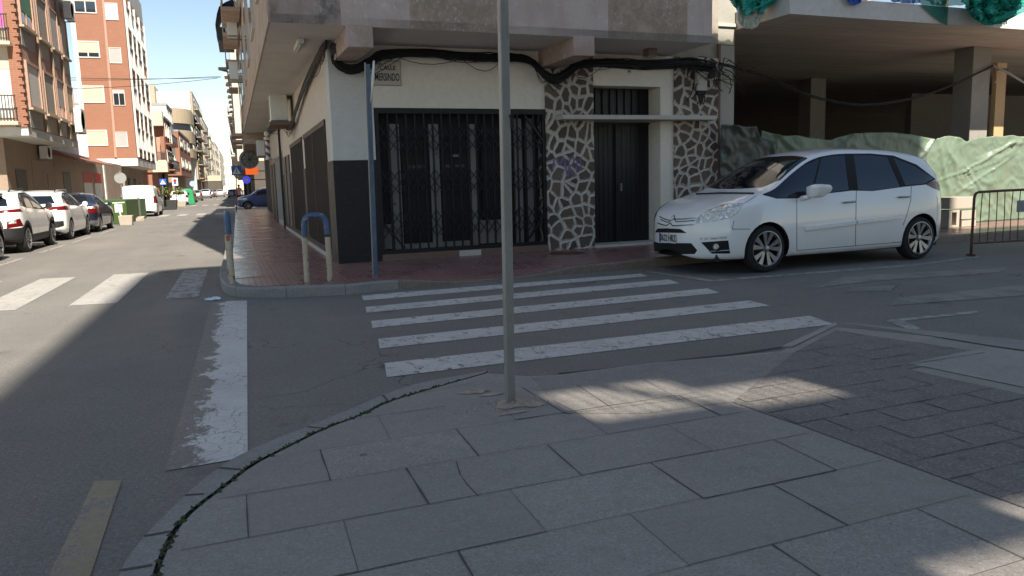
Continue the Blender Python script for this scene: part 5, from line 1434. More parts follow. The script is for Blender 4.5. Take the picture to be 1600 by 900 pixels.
m, n, l, b_ = _nodes('lamp_clear'); v = opos(n, l)
f = noise_fac(n, l, v, 26, 3, .6, .4, .6); l.new(mixc(n, l, f, (.5, .5, .46), (.85, .85, .8)), b_.inputs['Base Color']); b_.inputs['Metallic'].default_value = .6; b_.inputs['Roughness'].default_value = .22; b_.inputs['Coat Weight'].default_value = 1; bump(n, l, b_, f, .5, .02); MATS['lamp_clear'] = m
flat('lamp_red', (.13, .006, .006), .12); flat('lamp_orange', (.7, .25, .05), .2); flat('plate_white', (.62, .62, .58), .4); flat('plate_blue', (.02, .06, .35), .4)
WHEEL = {}
def make_wheel(kind):
    w = .1
    b = MB(); b.lathe([(0, -w+.035), (.05, -w+.03), (.06, -w+.05), (.195, .02), (.205, -.02), (.215, -w+.01)], (0, 0, 0), (0, 1, 0), 32); barrel = tmp_mesh(b, 'wheel', 'hub_dark')
    b = MB(); b.lathe([(.215, w-.01), (.232, w-.004), (.29, w-.01), (.306, w-.03), (.315, .05), (.315, -.05), (.306, -w+.03), (.29, -w+.01), (.236, -w+.002), (.225, -w+.016)], (0, 0, 0), (0, 1, 0), 44); tyre = tmp_mesh(b, 'tyre', 'tyre_rubber')
    b = MB(); b.lathe([(.232, -w+.004), (.236, -w-.004), (.226, -w-.006), (.215, -w+.008), (.207, -w+.03)], (0, 0, 0), (0, 1, 0), 40)
    n = {'five': 5, 'ten': 10, 'steel': 8}[kind]
    for i in range(n):
        a = 2*math.pi*i/n + .2
        for da in ((-.13, .13) if kind == 'five' else (0,)):
            r0, r1 = .045, .218; a0 = a+da*.8; a1 = a+da*2.1
            p0 = Vector((math.cos(a0)*r0, -w+.022, math.sin(a0)*r0)); p1 = Vector((math.cos(a1)*r1, -w+.004, math.sin(a1)*r1)); d = (p1-p0).normalized(); sd = d.cross(Vector((0, 1, 0))).normalized()
            w0, w1 = (.013, .034) if kind == 'five' else (.014, .022)
            vs = [p0-sd*w0, p0+sd*w0, p1+sd*w1, p1-sd*w1]; vs2 = [v_+Vector((0, .02, 0)) for v_ in vs]
            b.add(vs+vs2, [(0, 1, 2, 3), (4, 5, 6, 7), (0, 4, 5, 1), (1, 5, 6, 2), (2, 6, 7, 3), (3, 7, 4, 0)])
    b.lathe([(0, -w+.006), (.03, -w+.006), (.045, -w+.014), (.05, -w+.03)], (0, 0, 0), (0, 1, 0), 18); rim = tmp_mesh(b, 'rim', 'alloy')
    WHEEL[kind] = (barrel, tyre, rim)
for k_ in ('five', 'ten', 'steel'): make_wheel(k_)
def circ(cx, cz, r, n=28, a0=0, a1=2*math.pi): return [(cx+r*math.cos(a0+(a1-a0)*i/n), cz+r*math.sin(a0+(a1-a0)*i/n)) for i in range(n)]
def strip(a, c, w):
    dx, dy = c[0]-a[0], c[1]-a[1]; L_ = math.hypot(dx, dy); nx, ny = -dy/L_*w/2, dx/L_*w/2
    return [(a[0]-nx, a[1]-ny), (c[0]-nx, c[1]-ny), (c[0]+nx, c[1]+ny), (a[0]+nx, a[1]+ny)]
def arches(car): return [dict(part='CUT', mat='', proj='side', poly=circ(wx, car.wr, car.arch_r), zone=0) for wx in car.wheels]

# ---- the white minivan
S_ = 1.08
near_v = 8.72
hero = Car(4.44, 1.83,
 zt=[(0, .60), (.04, .70), (.1, .78), (.22, .865), (.45, .955), (.8, 1.045), (1.0, 1.10), (1.3, 1.27), (1.6, 1.43), (1.85, 1.54), (2.1, 1.60), (2.6, 1.64), (3.2, 1.625), (3.6, 1.585), (3.95, 1.51), (4.03, 1.46), (4.1, 1.34), (4.24, 1.12), (4.34, .98), (4.40, .8), (4.44, .6)],
 zs=[(0, .5), (.1, .68), (.3, .78), (.6, .85), (1.0, .93), (1.5, .95), (2.4, .985), (3.3, 1.03), (3.9, 1.07), (4.2, 1.0), (4.35, .8), (4.44, .5)],
 zb=[(0, .30), (.04, .24), (.15, .20), (.6, .19), (2.2, .185), (3.9, .2), (4.3, .26), (4.44, .33)],
 Lf=.78, ef=2.35, Lr=.75, er=2.7, tum=.43, step=.06, rows=21, arch_r=.355, wheels=(.93, 3.66), edge_k=.09)
hero.bulge = .042
E_ = lambda part, mat, poly, **k: dict(part=part, mat=mat, proj='eye', poly=poly, mirror=True, **k)
def ye(x): return hero.edge(x)[0]
wsx = [1.02, 1.15, 1.3, 1.45, 1.6, 1.75, 1.86]
ws = [(.98, 0), (1.0, .3), (1.08, .6)] + [(x, ye(x)-.045) for x in wsx[2:]] + [(1.86, .3), (1.84, 0)]
rws = [(4.06, 0), (4.06, .5), (4.12, ye(4.12)-.05), (4.3, ye(4.3)-.1), (4.32, 0)]
glass_f = [(1196, 304), (1214, 309), (1244, 308.3), (1276, 302.6), (1327, 296.5), (1320.5, 242), (1300, 243), (1281, 247), (1255, 258.5), (1225, 280)]
glass_r = [(1341, 296), (1364, 297), (1407, 291.5), (1387, 244.5), (1360, 241.8), (1334, 241.5)]
glass_q = [(1415, 289.5), (1444, 286.8), (1459.5, 278.5), (1430, 259), (1396, 245.5)]
feats = [
 dict(part='windscreen', mat='car_glass', proj='top', poly=ws, xr=(.9, 2.0), zone=1, inset=.004, split=0),
 dict(part='rear_window', mat='car_glass', proj='top', poly=rws, xr=(4.03, 4.36), zone=1, inset=.004, split=0),
 E_('BODY', 'gap_black', [(1191, 304.5), (1214, 310.5), (1244, 310), (1276, 304.3), (1330, 298), (1341, 298), (1364, 298.5), (1413, 291.8), (1446, 288.5), (1462.5, 280), (1432, 257), (1396, 243), (1360, 239.8), (1320, 240), (1298, 241.5), (1277, 245.5), (1250, 257), (1222, 278)], zone=0),
 E_('side_window', 'car_glass', glass_f, zone=0, inset=.004, key=0), E_('side_window', 'car_glass', glass_r, zone=0, inset=.004, key=1), E_('side_window', 'car_glass', glass_q, zone=0, inset=.004, key=2),
 E_('BODY', 'gap_black', [(1281, 247), (1283.5, 247), (1270, 303), (1267.5, 303)], zone=0),
 E_('headlight', 'lamp_clear', [(1086.7, 349.5), (1089, 339.7), (1105, 328.7), (1129, 319.5), (1162.5, 317), (1155, 330), (1144, 339.7), (1115, 346)], inset=-.003),
 E_('tail_light', 'lamp_red', [(1446, 287.8), (1462, 281.5), (1468.5, 290), (1471, 298.5), (1460, 295)], inset=-.003),
 dict(part='BODY', mat='gap_black', proj='eye', poly=[(1023.2, 363.3), (1027, 357.3), (1040, 356.6), (1063, 357.8), (1073.3, 364.2)]),
 dict(part='BODY', mat='gap_black', proj='eye', poly=[(1020, 377), (1030, 379.5), (1080, 380), (1089.5, 391), (1085.5, 397), (1049, 397.5), (1022, 392.3)]),
 E_('fog_light_recess', 'gap_black', [(1095.3, 378.6), (1138, 375.6), (1141, 396.4), (1112, 396.4)], inset=.008),
 E_('daytime_light', 'lamp_clear', [(1093, 372), (1135.6, 369.6), (1135, 373.5), (1094, 375.4)], inset=-.002),
]
for a, c in (((1245, 309), (1245, 391.5)), ((1245, 391.5), (1413, 377.8)), ((1338, 297), (1336.6, 383.5)), ((1424, 291), (1423, 313)), ((1423, 313), (1417.5, 334)), ((1417.5, 334), (1411, 352)), ((1144, 358), (1172, 358)), ((1144, 358), (1147, 345)), ((1163, 317.5), (1186, 303.5))):
    feats.append(E_('BODY', 'gap_black', strip(a, c, .9), zone=0))
feats += arches(hero)
cu_ = on_v(1200, 392, near_v).x
root = MF @ Vector((cu_-.93*S_, near_v+.915*S_, 0))
car_t, body, parts, (tree, RM, RI, eye_, pxf) = car_build(hero, 'parked_minivan', 'white people carrier parked by the building site, facing left', root, A, 'paint_white', feats, S_, rimkind='five')
def hit(p, off=0.0):
    d = pxf(p); r = tree.ray_cast(eye_, d)
    if r[0] is None: return None
    return r[0] + r[1].normalized()*off if r[1].dot(d) < 0 else r[0] - r[1].normalized()*off
def hits(pl, off, k=6):
    out = []
    for a, c in zip(pl, pl[1:]):
        for i in range(k):
            h = hit((a[0]+(c[0]-a[0])*i/k, a[1]+(c[1]-a[1])*i/k), off)
            if h: out.append(h)
    h = hit(pl[-1], off)
    if h: out.append(h)
    return out
for pl_, r_ in (([(1031, 338.5), (1038, 341.8), (1046, 344.6), (1050.5, 339), (1053.5, 336.6), (1055.5, 342.5), (1066, 342.6), (1088, 340.6)], .0085), ([(1028, 348.5), (1035, 351), (1042, 352.6), (1047.5, 348.2), (1051, 352.6), (1062, 352.4), (1085, 350.4)], .0085)):
    b = MB(); b.tube(hits(pl_, .004, 5), r_, 6); b.build('grille_chevron', 'chrome', car_t, local=True, smooth=True)
b = MB(); b.tube(hits([(1032, 343), (1043, 347.4), (1048, 345), (1053, 341.5), (1057, 346.5), (1086, 344.8)], -.004, 6), .009, 5); b.build('grille_slot', 'gap_black', car_t, local=True, smooth=True)
# plate
c0 = hit((1044, 372), .012); n_ = (hit((1044, 372), .1)-hit((1044, 372), 0)).normalized(); n_ = Vector((n_.x, n_.y*.5, 0)).normalized()
ydir = Vector((0, 0, 1)); xdir = ydir.cross(n_)
PW, PH = .40, .125
def on_plate(x, y, o): return c0 + xdir*x + ydir*y + n_*o
b = MB(); b.ext([on_plate(x*PW/2, y*PH/2, -.01) for x, y in ((-1, -1), (1, -1), (1, 1), (-1, 1))], n_, .014); plt = b.build('number_plate', 'plate_white', car_t, local=True)
b = MB(); b.ext([on_plate(x, y*PH/2, .0045) for x, y in ((-PW/2, -1), (-PW/2+.035, -1), (-PW/2+.035, 1), (-PW/2, 1))], n_, .002); q = b.build('country_band', 'plate_blue', car_t, local=True); q.parent = plt
sm = ROOTS[car_t.name]; 
tq = text_part('lettering', '0622 HRZ', .122/1.0*S_, sm @ on_plate(.018, 0, .007), sm.to_3x3() @ xdir, (0, 0, 1), 'ink', car_t, bold=.0015, xs=.74); tq.parent = plt
# mirror, handles, mouldings, fog lamp
for sg in (-1, 1):
    b = MB(); y = sg*.93
    def mp_(p): return Vector((p[0], y+sg*p[1], p[2]))
    prof = [(1.52, .00, .985), (1.50, .02, 1.10), (1.56, .03, 1.125), (1.70, .03, 1.125), (1.745, .02, 1.08), (1.72, .01, 1.03), (1.6, .0, .965)]
    inn_ = [mp_(p) for p in prof]; outp = [mp_((p[0]+.03, p[1]+.2, p[2]+.0)) for p in prof]
    mid_ = [mp_((p[0]-.03+.015, p[1]+.1, p[2]+(.015 if p[2] > 1.05 else -.012))) for p in prof]
    k = len(prof); b.add(inn_+mid_+outp, [(i, (i+1) % k, k+(i+1) % k, k+i) for i in range(k)]+[(k+i, k+(i+1) % k, 2*k+(i+1) % k, 2*k+i) for i in range(k)]+[tuple(range(k)), tuple(range(2*k, 3*k))])
    o = b.build('mirror', 'paint_white', car_t, local=True, smooth=True, bevel=.015)
    b = MB(); b.tube([Vector((1.50, sg*.86, .95)), Vector((1.54, sg*.93, .965)), Vector((1.6, sg*.97, 1.0))], .035, 8); q = b.build('mirror_arm', 'paint_white', car_t, local=True, smooth=True); q.parent = o
    def hs(pl, off, k=4):
        v = hits(pl, off, k); return [Vector((p.x, sg*abs(p.y), p.z)) for p in v]
    for pl in ([(1316, 317), (1335, 315.5)], [(1402, 308.5), (1419, 307.5)]):
        v = hs(pl, .022, 3); b = MB(); b.tube(v, .012, 8); q = b.build('door_handle', 'alloy', car_t, local=True, smooth=True)
    for pl in ([(1257.5, 357.6), (1336, 347.5)], [(1338.5, 347.2), (1407, 338.5)]):
        v = hs(pl, .008, 6); b = MB()
        for a, c in zip(v, v[1:]): b.bar(a, c, .03, .055)
        b.build('side_moulding', 'paint_white', car_t, local=True, bevel=.004)
    h_ = hit((1119, 385), .0); h_ = Vector((h_.x, sg*abs(h_.y), h_.z)); b = MB(); b.lathe([(0, .005), (.035, .005), (.04, -.01), (.045, .012)], h_, (-.9, sg*.43, 0), 16); b.build('fog_light', 'lamp_clear', car_t, local=True)
    v = hs([(1108, 393), (1139.5, 391)], .004, 3); b = MB(); b.tube(v, .006, 5); b.build('chrome_strip', 'chrome', car_t, local=True)
    # dark seats just visible? wiper line instead
v = hits([(1088, 304), (1130, 302.5), (1178, 303)], .01, 5); b = MB(); b.tube(v, .012, 5); b.build('wiper', 'plastic_black', car_t, local=True, smooth=True)
# roof spoiler lip
b = MB(); vs = []
for y in (-.56, -.3, 0, .3, .56):
    z = 1.50-.03*(abs(y)/.56)**2; vs += [(3.93, y, z+.012), (4.14, y*.97, z-.035), (4.13, y*.97, z-.055), (3.93, y, z-.06)]
b.add(vs, [(i*4+j, i*4+(j+1) % 4, (i+1)*4+(j+1) % 4, (i+1)*4+j) for i in range(4) for j in range(4)]+[(0, 1, 2, 3), (16, 17, 18, 19)]); b.build('roof_spoiler', 'paint_white', car_t, local=True, smooth='auto', bevel=.008)
# ------------------------------------------------------------------ left side of the street
XO, XW = -7.2, -8.3                                          # overhanging upper fronts, ground-floor fronts
m_brick('brick_orange', (.29, .118, .068), (.25, .1, .058), (.28, .18, .12)); m_brick('brick_red', (.46, .27, .2), (.42, .24, .175), (.4, .3, .24))
pm('cream_wall', (.52, .45, .33), .85, var=.05, scale=.8); pm('white_render', (.6, .58, .54), .85, var=.05, scale=.6, c2=(.54, .52, .48)); pm('tan_wall', (.36, .285, .19), .85, var=.06, scale=.6)
pm('beige_wall', (.42, .34, .245), .85, var=.07, scale=.6); pm('brown_ground', (.32, .235, .17), .85, var=.15, scale=.8, c2=(.26, .19, .14)); pm('grey_parapet', (.3, .3, .29), .85, var=.08, scale=.5)
pm('shutter_cream', (.45, .4, .3), .6, var=.05, scale=3); pm('shutter_grey', (.36, .35, .33), .6, var=.06, scale=3); pm('shutter_white', (.56, .54, .5), .6, var=.05, scale=3); pm('shutter_green', (.05, .2, .1), .6, var=.1, scale=3)
pm('pink_curtain', (.62, .12, .36), .8, var=.1, scale=6); pm('red_door', (.45, .03, .025), .5, var=.1, scale=3); pm('roof_tile', (.3, .14, .09), .8, var=.2, scale=3); pm('orange_awning', (.55, .2, .1), .8, var=.1, scale=3)
pm('dark_iron', (.03, .03, .03), .6, var=.1, scale=5); pm('artificial_grass', (.05, .095, .018), .95, var=.45, scale=25, bmp=.8); pm('green_plastic', (.02, .27, .1), .5, var=.1, scale=3); pm('box_green', (.045, .13, .04), .7, var=.15, scale=5)
def face_window(t, F, x0, x1, z0, z1, shut='shutter_cream', frac=1.0, frame='shutter_white', proud=.03):
    """window on the local plane y=0 of frame F (front looks to -y)"""
    fw_ = max(.04, (x1-x0)*.05)
    b = MB(F); b.box(x0, x1, -proud, .02, z0, z0+fw_); b.box(x0, x1, -proud, .02, z1-fw_, z1); b.box(x0, x0+fw_, -proud, .02, z0+fw_, z1-fw_); b.box(x1-fw_, x1, -proud, .02, z0+fw_, z1-fw_)
    w_ = b.build('window', frame, t)
    zs_ = z1-fw_-(z1-z0-2*fw_)*frac
    if frac > .02:
        b = MB(F); b.box(x0+fw_, x1-fw_, -proud*.5, .019, zs_, z1-fw_); q = b.build('shutter', shut, t); q.parent = w_
    if frac < .98:
        b = MB(F); b.box(x0+fw_, x1-fw_, -proud*.2, .018, z0+fw_, zs_-.001); q = b.build('pane', 'window_glass', t); q.parent = w_
        b = MB(F); xm = (x0+x1)/2; b.box(xm-fw_/2, xm+fw_/2, -proud*.6, .0, z0+fw_, zs_-.002); q = b.build('mullion', frame, t); q.parent = w_
    return w_
def FY(y): return Matrix.Translation((0, y, 0))                                        # plane facing the camera side (-Y)
def FX(x): return Matrix.Translation((x, 0, 0)) @ Matrix.Rotation(math.pi/2, 4, 'Z')   # plane facing the street (+X); local x = world Y
def railing(t, F, x0, x1, z0, h=.95, out=.45, n=12, mat='dark_iron', slabmat='cream_wall'):
    b = MB(F); b.box(x0, x1, -out, .0, z0-.12, z0); q0 = b.build('balcony', slabmat, t)
    b = MB(F)
    for i in range(n+1):
        x = x0+.03+(x1-x0-.06)*i/n; b.box(x-.012, x+.012, -out+.02, -out+.044, z0, z0+h)
    b.box(x0, x1, -out+.012, -out+.05, z0+h, z0+h+.04); b.box(x0, x1, -out+.012, -out+.05, z0+.08, z0+.11); q = b.build('railing', mat, t); q.parent = q0
# --- A: corner house
YA = on_x(45, 211, XO).y
t = thing('apartment_house', 'cream and brick corner apartment house with pink curtain, nearest on the left', 'building', (XO, YA, 0))
zb = 3.55
b = MB(); b.box(-19, XO-.001, YA+.01, 41.7, zb+.32, 19); b.build('upper_wall', 'brick_red', t)
b = MB(); b.box(-19, XO, YA, 41.72, zb, zb+.3); b.build('floor_slab', 'white_render', t)
b = MB(); b.box(-18.9, XW, YA+1.1, 41.7, 0, zb); b.build('ground_wall', 'brown_ground', t)
e = on_y(17, 60, YA).x
b = MB(); b.box(-19, e-.15, YA-.02, YA+.009, zb+.31, 19); b.build('front_render', 'cream_wall', t)
b = MB(); b.box(e-.14, XO+.0, YA-.06, YA+.008, zb+.305, 19, 0)
k = 0; z = zb+.4
while z < 18:
    b.box(XO-.1, XO+.05, YA-.1, YA+.15, z, z+.12, 0); z += .28
b.build('brick_pilaster', 'brick_orange', t)
F = FY(YA-.02)
def q_y(px0, py0, px1, py1, Y): a = on_y(px0, py1, Y); c = on_y(px1, py0, Y); return a.x, c.x, a.z, c.z
x0, x1, z0, z1 = q_y(-20, -30, 15, 44, YA); face_window(t, F, x0, x1, z0, z1, 'pink_curtain', 1.0)
x0, x1, z0, z1 = q_y(-20, 106, 25, 186, YA); face_window(t, F, x0, x1, z0, z1, 'shutter_white', 1.0, 'shutter_cream')
x0, x1, z0, z1 = q_y(-30, 27, 16, 66, YA); railing(t, F, x0, x1, z0, z1-z0)
x0, x1, z0, z1 = q_y(-30, 152, 29, 191, YA); railing(t, F, x0, x1, z0, z1-z0)
F = FX(XO)
cols = [(33.15, 35.1, 'shutter_grey'), (35.75, 37.5, 'infill_grey'), (38.0, 39.5, 'shutter_grey'), (40.0, 41.4, 'infill_tan')]
pm('infill_grey', (.3, .28, .24), .7, var=.08, scale=2); pm('infill_tan', (.36, .3, .21), .7, var=.08, scale=2)
random.seed(12)
for k in range(5):
    zf = zb+.3+k*2.95
    for ci, (a, c, mt) in enumerate(cols):
        if k == 1 and ci == 0: mt = 'shutter_green'
        if k == 0 and ci == 0: mt = 'shutter_white'
        face_window(t, F, a, c, zf+.75, zf+2.45, mt, random.choice((1, 1, .7)), 'brick_red', .09)
        b = MB(F); b.box(a-.05, c+.05, -.16, -.0, zf+.66, zf+.74); b.build('sill', 'beige_wall', t)
        b = MB(F); b.box(a, c, -.02, 0, zf+.02, zf+.65); b.build('infill_panel', 'infill_grey' if ci % 2 == 0 else 'infill_tan', t)
b = MB(F)
for y in (35.4, 37.75, 39.75): b.tube([(y, -.06, zb+.3), (y+.05, -.06, 10), (y, -.06, 18)], .05, 6)
b.build('pipes', 'brown_ground', t)
b = MB(F); b.box(37, 39, -.9, 0, 11.8, 12.0); b.build('canopy', 'grey_parapet', t)
FW = FX(XW)
for y0, y1, z1 in ((35.0, 36.6, 2.4), (37.6, 39.6, 2.9), (40.2, 41.4, 2.3)):
    b = MB(FW); b.box(y0, y1, -.02, .05, HK, z1); b.build('door', 'brown_shutter' if y0 < 36 else 'brown_ground', t)
ac_unit('air conditioner high on the far end of the corner apartment house', F @ Matrix.Translation((41.2, -.45, 9.3)), 'air conditioners on the corner apartment house', w=.9, h=.8)
ac_unit('large louvred unit at first-floor level of the corner apartment house', F @ Matrix.Translation((41.1, -.45, 4.2)), 'air conditioners on the corner apartment house', w=1.0, h=1.1)
ac_unit('air conditioner above the ground-floor doors', FW @ Matrix.Translation((39.2, -.4, 2.95)), 'air conditioners on the corner apartment house', w=.9, h=.55)
# --- low building with tiled canopy and red-white shutters
t = thing('low_building', 'low shopfront with red and white shutters under a tiled canopy between two apartment blocks', 'building', (XW, 42, 0))
b = MB(); b.box(-16, XW, 41.75, 63.8, 0, 3.4); b.build('wall', 'brown_ground', t)
b = MB(); b.ext([(XW, 41.8, 3.25), (XW+1.05, 41.8, 2.95), (XW+1.05, 41.8, 3.05), (XW, 41.8, 3.5)], (0, 1, 0), 11); b.build('tiled_canopy', 'roof_tile', t)
b = MB(); b.box(-16, XW-.3, 41.75, 50, 3.4, 4.4); b.build('white_parapet', 'white_render', t)
for y0 in (48.6, 51.9):
    y1 = y0+2.5
    b = MB(FW); b.box(y0, y1, -.03, .05, HK, 2.6); d_ = b.build('shutter_door', 'shutter_white', t)
    for z0, z1 in ((2.0, 2.601), (HK, .95)):
        b = MB(FW); b.box(y0-.01, y1+.01, -.04, -.031, z0, z1); q = b.build('red_band', 'red_door', t); q.parent = d_
b = MB(FW); b.box(55.5, 56, -.06, .04, HK, 3.2); b.build('white_pier', 'white_render', t); b = MB(FW); b.box(43.5, 45.2, -.02, .05, HK, 2.5); b.build('door', 'brown_shutter', t)
# --- B: orange brick block
YB = on_x(215, 255, XO).y
t = thing('brick_block', 'tall orange brick apartment block with white window frames and a grey roof parapet', 'building', (XO, YB, 0))
xl = on_y(113, 60, YB).x
b = MB(); b.box(xl, XO, YB, 76.8, 3.9, 16.0); b.build('wall', 'brick_orange', t)
b = MB(); b.box(xl, XO+.02, YB-.02, 76.82, 3.35, 3.9); b.build('floor_slab', 'white_render', t)
b = MB(); b.box(xl-6, XW, YB+.9, 76.7, 0, 3.35); b.build('ground_wall', 'brown_ground', t)
b = MB(); b.box(xl+.1, XO-.0, YB+.3, 76.9, 16.0, 17.7); b.build('roof_parapet', 'grey_parapet', t)
b = MB(); b.box(xl, xl+.3, YB-.06, YB-.001, 3.9, 16); b.build('white_downpipe', 'white_render', t)
F = FY(YB)
for (r, mt, fr) in (((116.3, -6, 149, 20), 'shutter_cream', .3), ((120, 64.5, 154.4, 90), 'shutter_cream', .72), ((128, 134, 162, 160.6), 'shutter_cream', 1), ((133, 203, 167, 228), 'shutter_cream', 1), ((164.5, 5, 183, 31), 'shutter_white', 1), ((172, 74.6, 188.6, 98.8), 'shutter_grey', 1), ((178, 140.5, 194, 165), 'shutter_white', .2), ((182, 206, 198.5, 230), 'shutter_grey', 1)):
    x0, x1, z0, z1 = q_y(*r, YB); face_window(t, F, x0, x1, z0, z1, mt, fr, 'shutter_white', .05)
pts = [on_y(x, y, YB-.05) for x, y in ((160, -10), (166, 60), (171, 120), (177, 190), (181, 246))]
b = MB(); b.tube(pts, .09, 6); b.build('brown_downpipe', 'brick_red', t)

F = FX(XO)
for k in range(4):
    zf = 4.0+k*2.95
    for a, c, kind in ((64.6, 66.9, 0), (67.4, 69.4, 1), (70.2, 72.4, 0), (73.2, 75.9, 1)):
        face_window(t, F, a, c, zf+.6, zf+2.3, 'orange_awning' if kind and k in (1, 2) else 'shutter_grey', .5 if kind else .0, 'shutter_white', .1)
        b = MB(F); b.box(a, c, -.07, -.0, zf+.12, zf+.55); b.build('window_apron', 'grey_parapet' if kind else 'brick_orange', t)
    for y in (64.4, 67.1, 69.8, 72.8, 76.4):
        b = MB(F); b.box(y, y+.16, -.14, 0, zf, zf+2.94); b.build('white_mullion', 'white_render', t)
FW = FX(XW)
for y0, y1, z1 in ((66.5, 67.8, 2.5), (70, 71.2, 2.5), (73.5, 74.4, 2.2)):
    b = MB(FW); b.box(y0, y1, -.03, .05, HK, z1); b.build('door', 'black_metal', t)
b = MB(); b.box(xl-6, XW-.6, YB+.6, YB+.89, HK, 3.3); b.build('mural_wall', 'cream_wall', t)
pm('scribble', (.25, .27, .22), .8)
random.seed(8); b = MB()
for i in range(8):
    c = Vector((random.uniform(xl-1.5, XW-1), YB+.585, random.uniform(.8, 2.6))); b.tube([c+Vector((math.cos(a)*random.uniform(.1, .4), 0, math.sin(a)*random.uniform(.1, .4))) for a in [j*.8 for j in range(7)]], .02, 4)
b.build('mural_lines', 'scribble', t)
# antennas on the brick block
b = MB()
for y, h in ((69, 1.7), (75, 2.2)):
    b.tube([(XO-.9, y, 18.6), (XO-.9, y, 18.6+h)], .02, 5)
    for k in range(4): b.tube([(XO-1.3, y, 18.2+h-.3*k+.3), (XO-.5, y, 18.2+h-.3*k+.3)], .012, 4)
# --- further blocks along the left side
def block(label, cpx, ytop, epx, w, mat, floors, name='street_building', frame='shutter_white', gmat='brown_ground', balc=0, shut='shutter_cream', xo=XO, wy=0, z1=None, bays=3):
    Y0 = on_x(cpx, 262, xo).y; Y1 = on_x(epx, 262, xo).y; z1 = z1 or on_x(cpx, ytop, xo).z
    t = thing(name, label, 'building', (xo, Y0, 0))
    b = MB(); b.box(xo-w, xo, Y0, Y1, 3.4, z1); b.build('wall', mat, t)
    b = MB(); b.box(xo-w, xo-1.0, Y0+.2, Y1-.1, 0, 3.4); b.build('ground_wall', gmat, t)
    b = MB(); b.box(xo-w, xo+.05, Y0-.05, Y1, z1, z1+.25); b.build('cornice', 'grey_parapet', t)
    fh = (z1-3.6)/floors; F = FY(Y0); G_ = FX(xo)
    for k in range(floors):
        zf = 3.6+k*fh
        nb = max(2, int(w/3.4)); 
        for i in range(nb):
            x0 = xo-w+.8+i*(w-1)/nb; 
            if k < floors and wy: face_window(t, F, x0, x0+1.3, zf+.8, zf+fh*.78, shut, random.choice((0, .4, 1)), frame, .04)
        L_ = Y1-Y0; n_ = bays
        for i in range(n_):
            y0 = Y0+L_*(i+.2)/n_; y1 = Y0+L_*(i+.8)/n_; face_window(t, G_, y0, y1, zf+.8, zf+fh*.8, shut, random.choice((0, .4, 1)), frame, .06)
            if balc: railing(t, G_, y0-.3, y1+.3, zf+.1, .9, .7, 8, 'dark_iron', mat)
    return t, Y0, Y1, z1
random.seed(31)
# C with its deep loggia
t, Y0, Y1, z1 = block('brick and cream house with a deep shaded balcony behind the crossing sign', 262, 190, 271, 7, 'brick_orange', 2, gmat='brick_orange', balc=1)
xC = on_y(237, 230, Y0).x
b = MB(); b.box(xC, XO, Y0-1.2, Y0-.001, z1-.9, z1+.6); b.build('roof_front', 'cream_wall', t); b = MB(); b.box(xC, XO+.1, Y0-1.3, Y0-.0, 3.4, 4.5); b.build('balcony_front', 'cream_wall', t)
b = MB(); b.box(xC, XO-.1, Y0-.2, Y0-.003, 4.5, z1-2.0); b.build('shaded_recess', 'brick_red', t)
b = MB(); b.box(xC, xC+.5, Y0-1.1, Y0-.201, 4.5, z1-2.0); b.box(XO-.4, XO, Y0-1.1, Y0-.201, 4.5, z1-2.0); b.build('pier', 'brick_orange', t)
railing(t, FY(Y0-1.2), xC+.6, XO, 4.62, .8, .1, 14)
block('plain white rendered block behind the brick and cream house', 268, 174, 276, 9, 'white_render', 3, z1=None)
block('small brick house with white shuttered windows before the tan building', 283, 210, 299, 4.5, 'brick_orange', 2, wy=1, shut='shutter_white')
# D tan rounded block with ribbon windows
YD = on_x(303, 262, XO).y; zD = on_x(303, 180, XO).z; xD = on_y(262, 200, YD).x
t = thing('tan_block', 'tan office block with a rounded corner and dark ribbon windows', 'building', (XO, YD, 0))
def rounded(z0, z1, mat, nm, gr=0.0):
    r = 5.0+gr; pts = [(xD-gr, YD-gr)]; cx, cy = XO-5.0, YD+5.0
    for i in range(11):
        a = -math.pi/2+math.pi/2*i/10; pts.append((cx+r*math.cos(a), cy+r*math.sin(a)))
    pts += [(XO+gr, YD+34), (xD-gr, YD+34)]
    b = MB(); b.prism(pts, z0, z1); return b.build(nm, mat, t)
rows_ = [(0, on_y(290, 262, YD).z if False else 4.2)]
zz = lambda py: on_x(303, py, XO).z
rounded(zz(246), zz(233), 'tan_wall', 'wall'); rounded(zz(233), zz(225), 'window_glass', 'ribbon_window', -.15); rounded(zz(225), zz(208), 'tan_wall', 'wall'); rounded(zz(208), zz(199), 'window_glass', 'ribbon_window', -.15); rounded(zz(199), zD, 'tan_wall', 'wall')
b = MB(); b.prism([(xD, YD+1), (XO-4, YD+1), (XO-2, YD+4), (XO-2, YD+30), (xD, YD+30)], 0, zz(246)); b.build('ground_wall', 'interior_dark', t)
b = MB()
for px in range(266, 304, 5):
    for pz in ((233, 225), (208, 199)):
        q = on_y(px, 220, YD).x
        if q < XO-5: b.box(q, q+.25, YD-.02, YD+.3, zz(pz[0]), zz(pz[1]))
b.build('white_mullions', 'shutter_cream', t)
b = MB(); b.box(xD-2, XO-7, YD+6, YD+30, zD, zD+4.2); b.build('roof_storey', 'beige_wall', t)
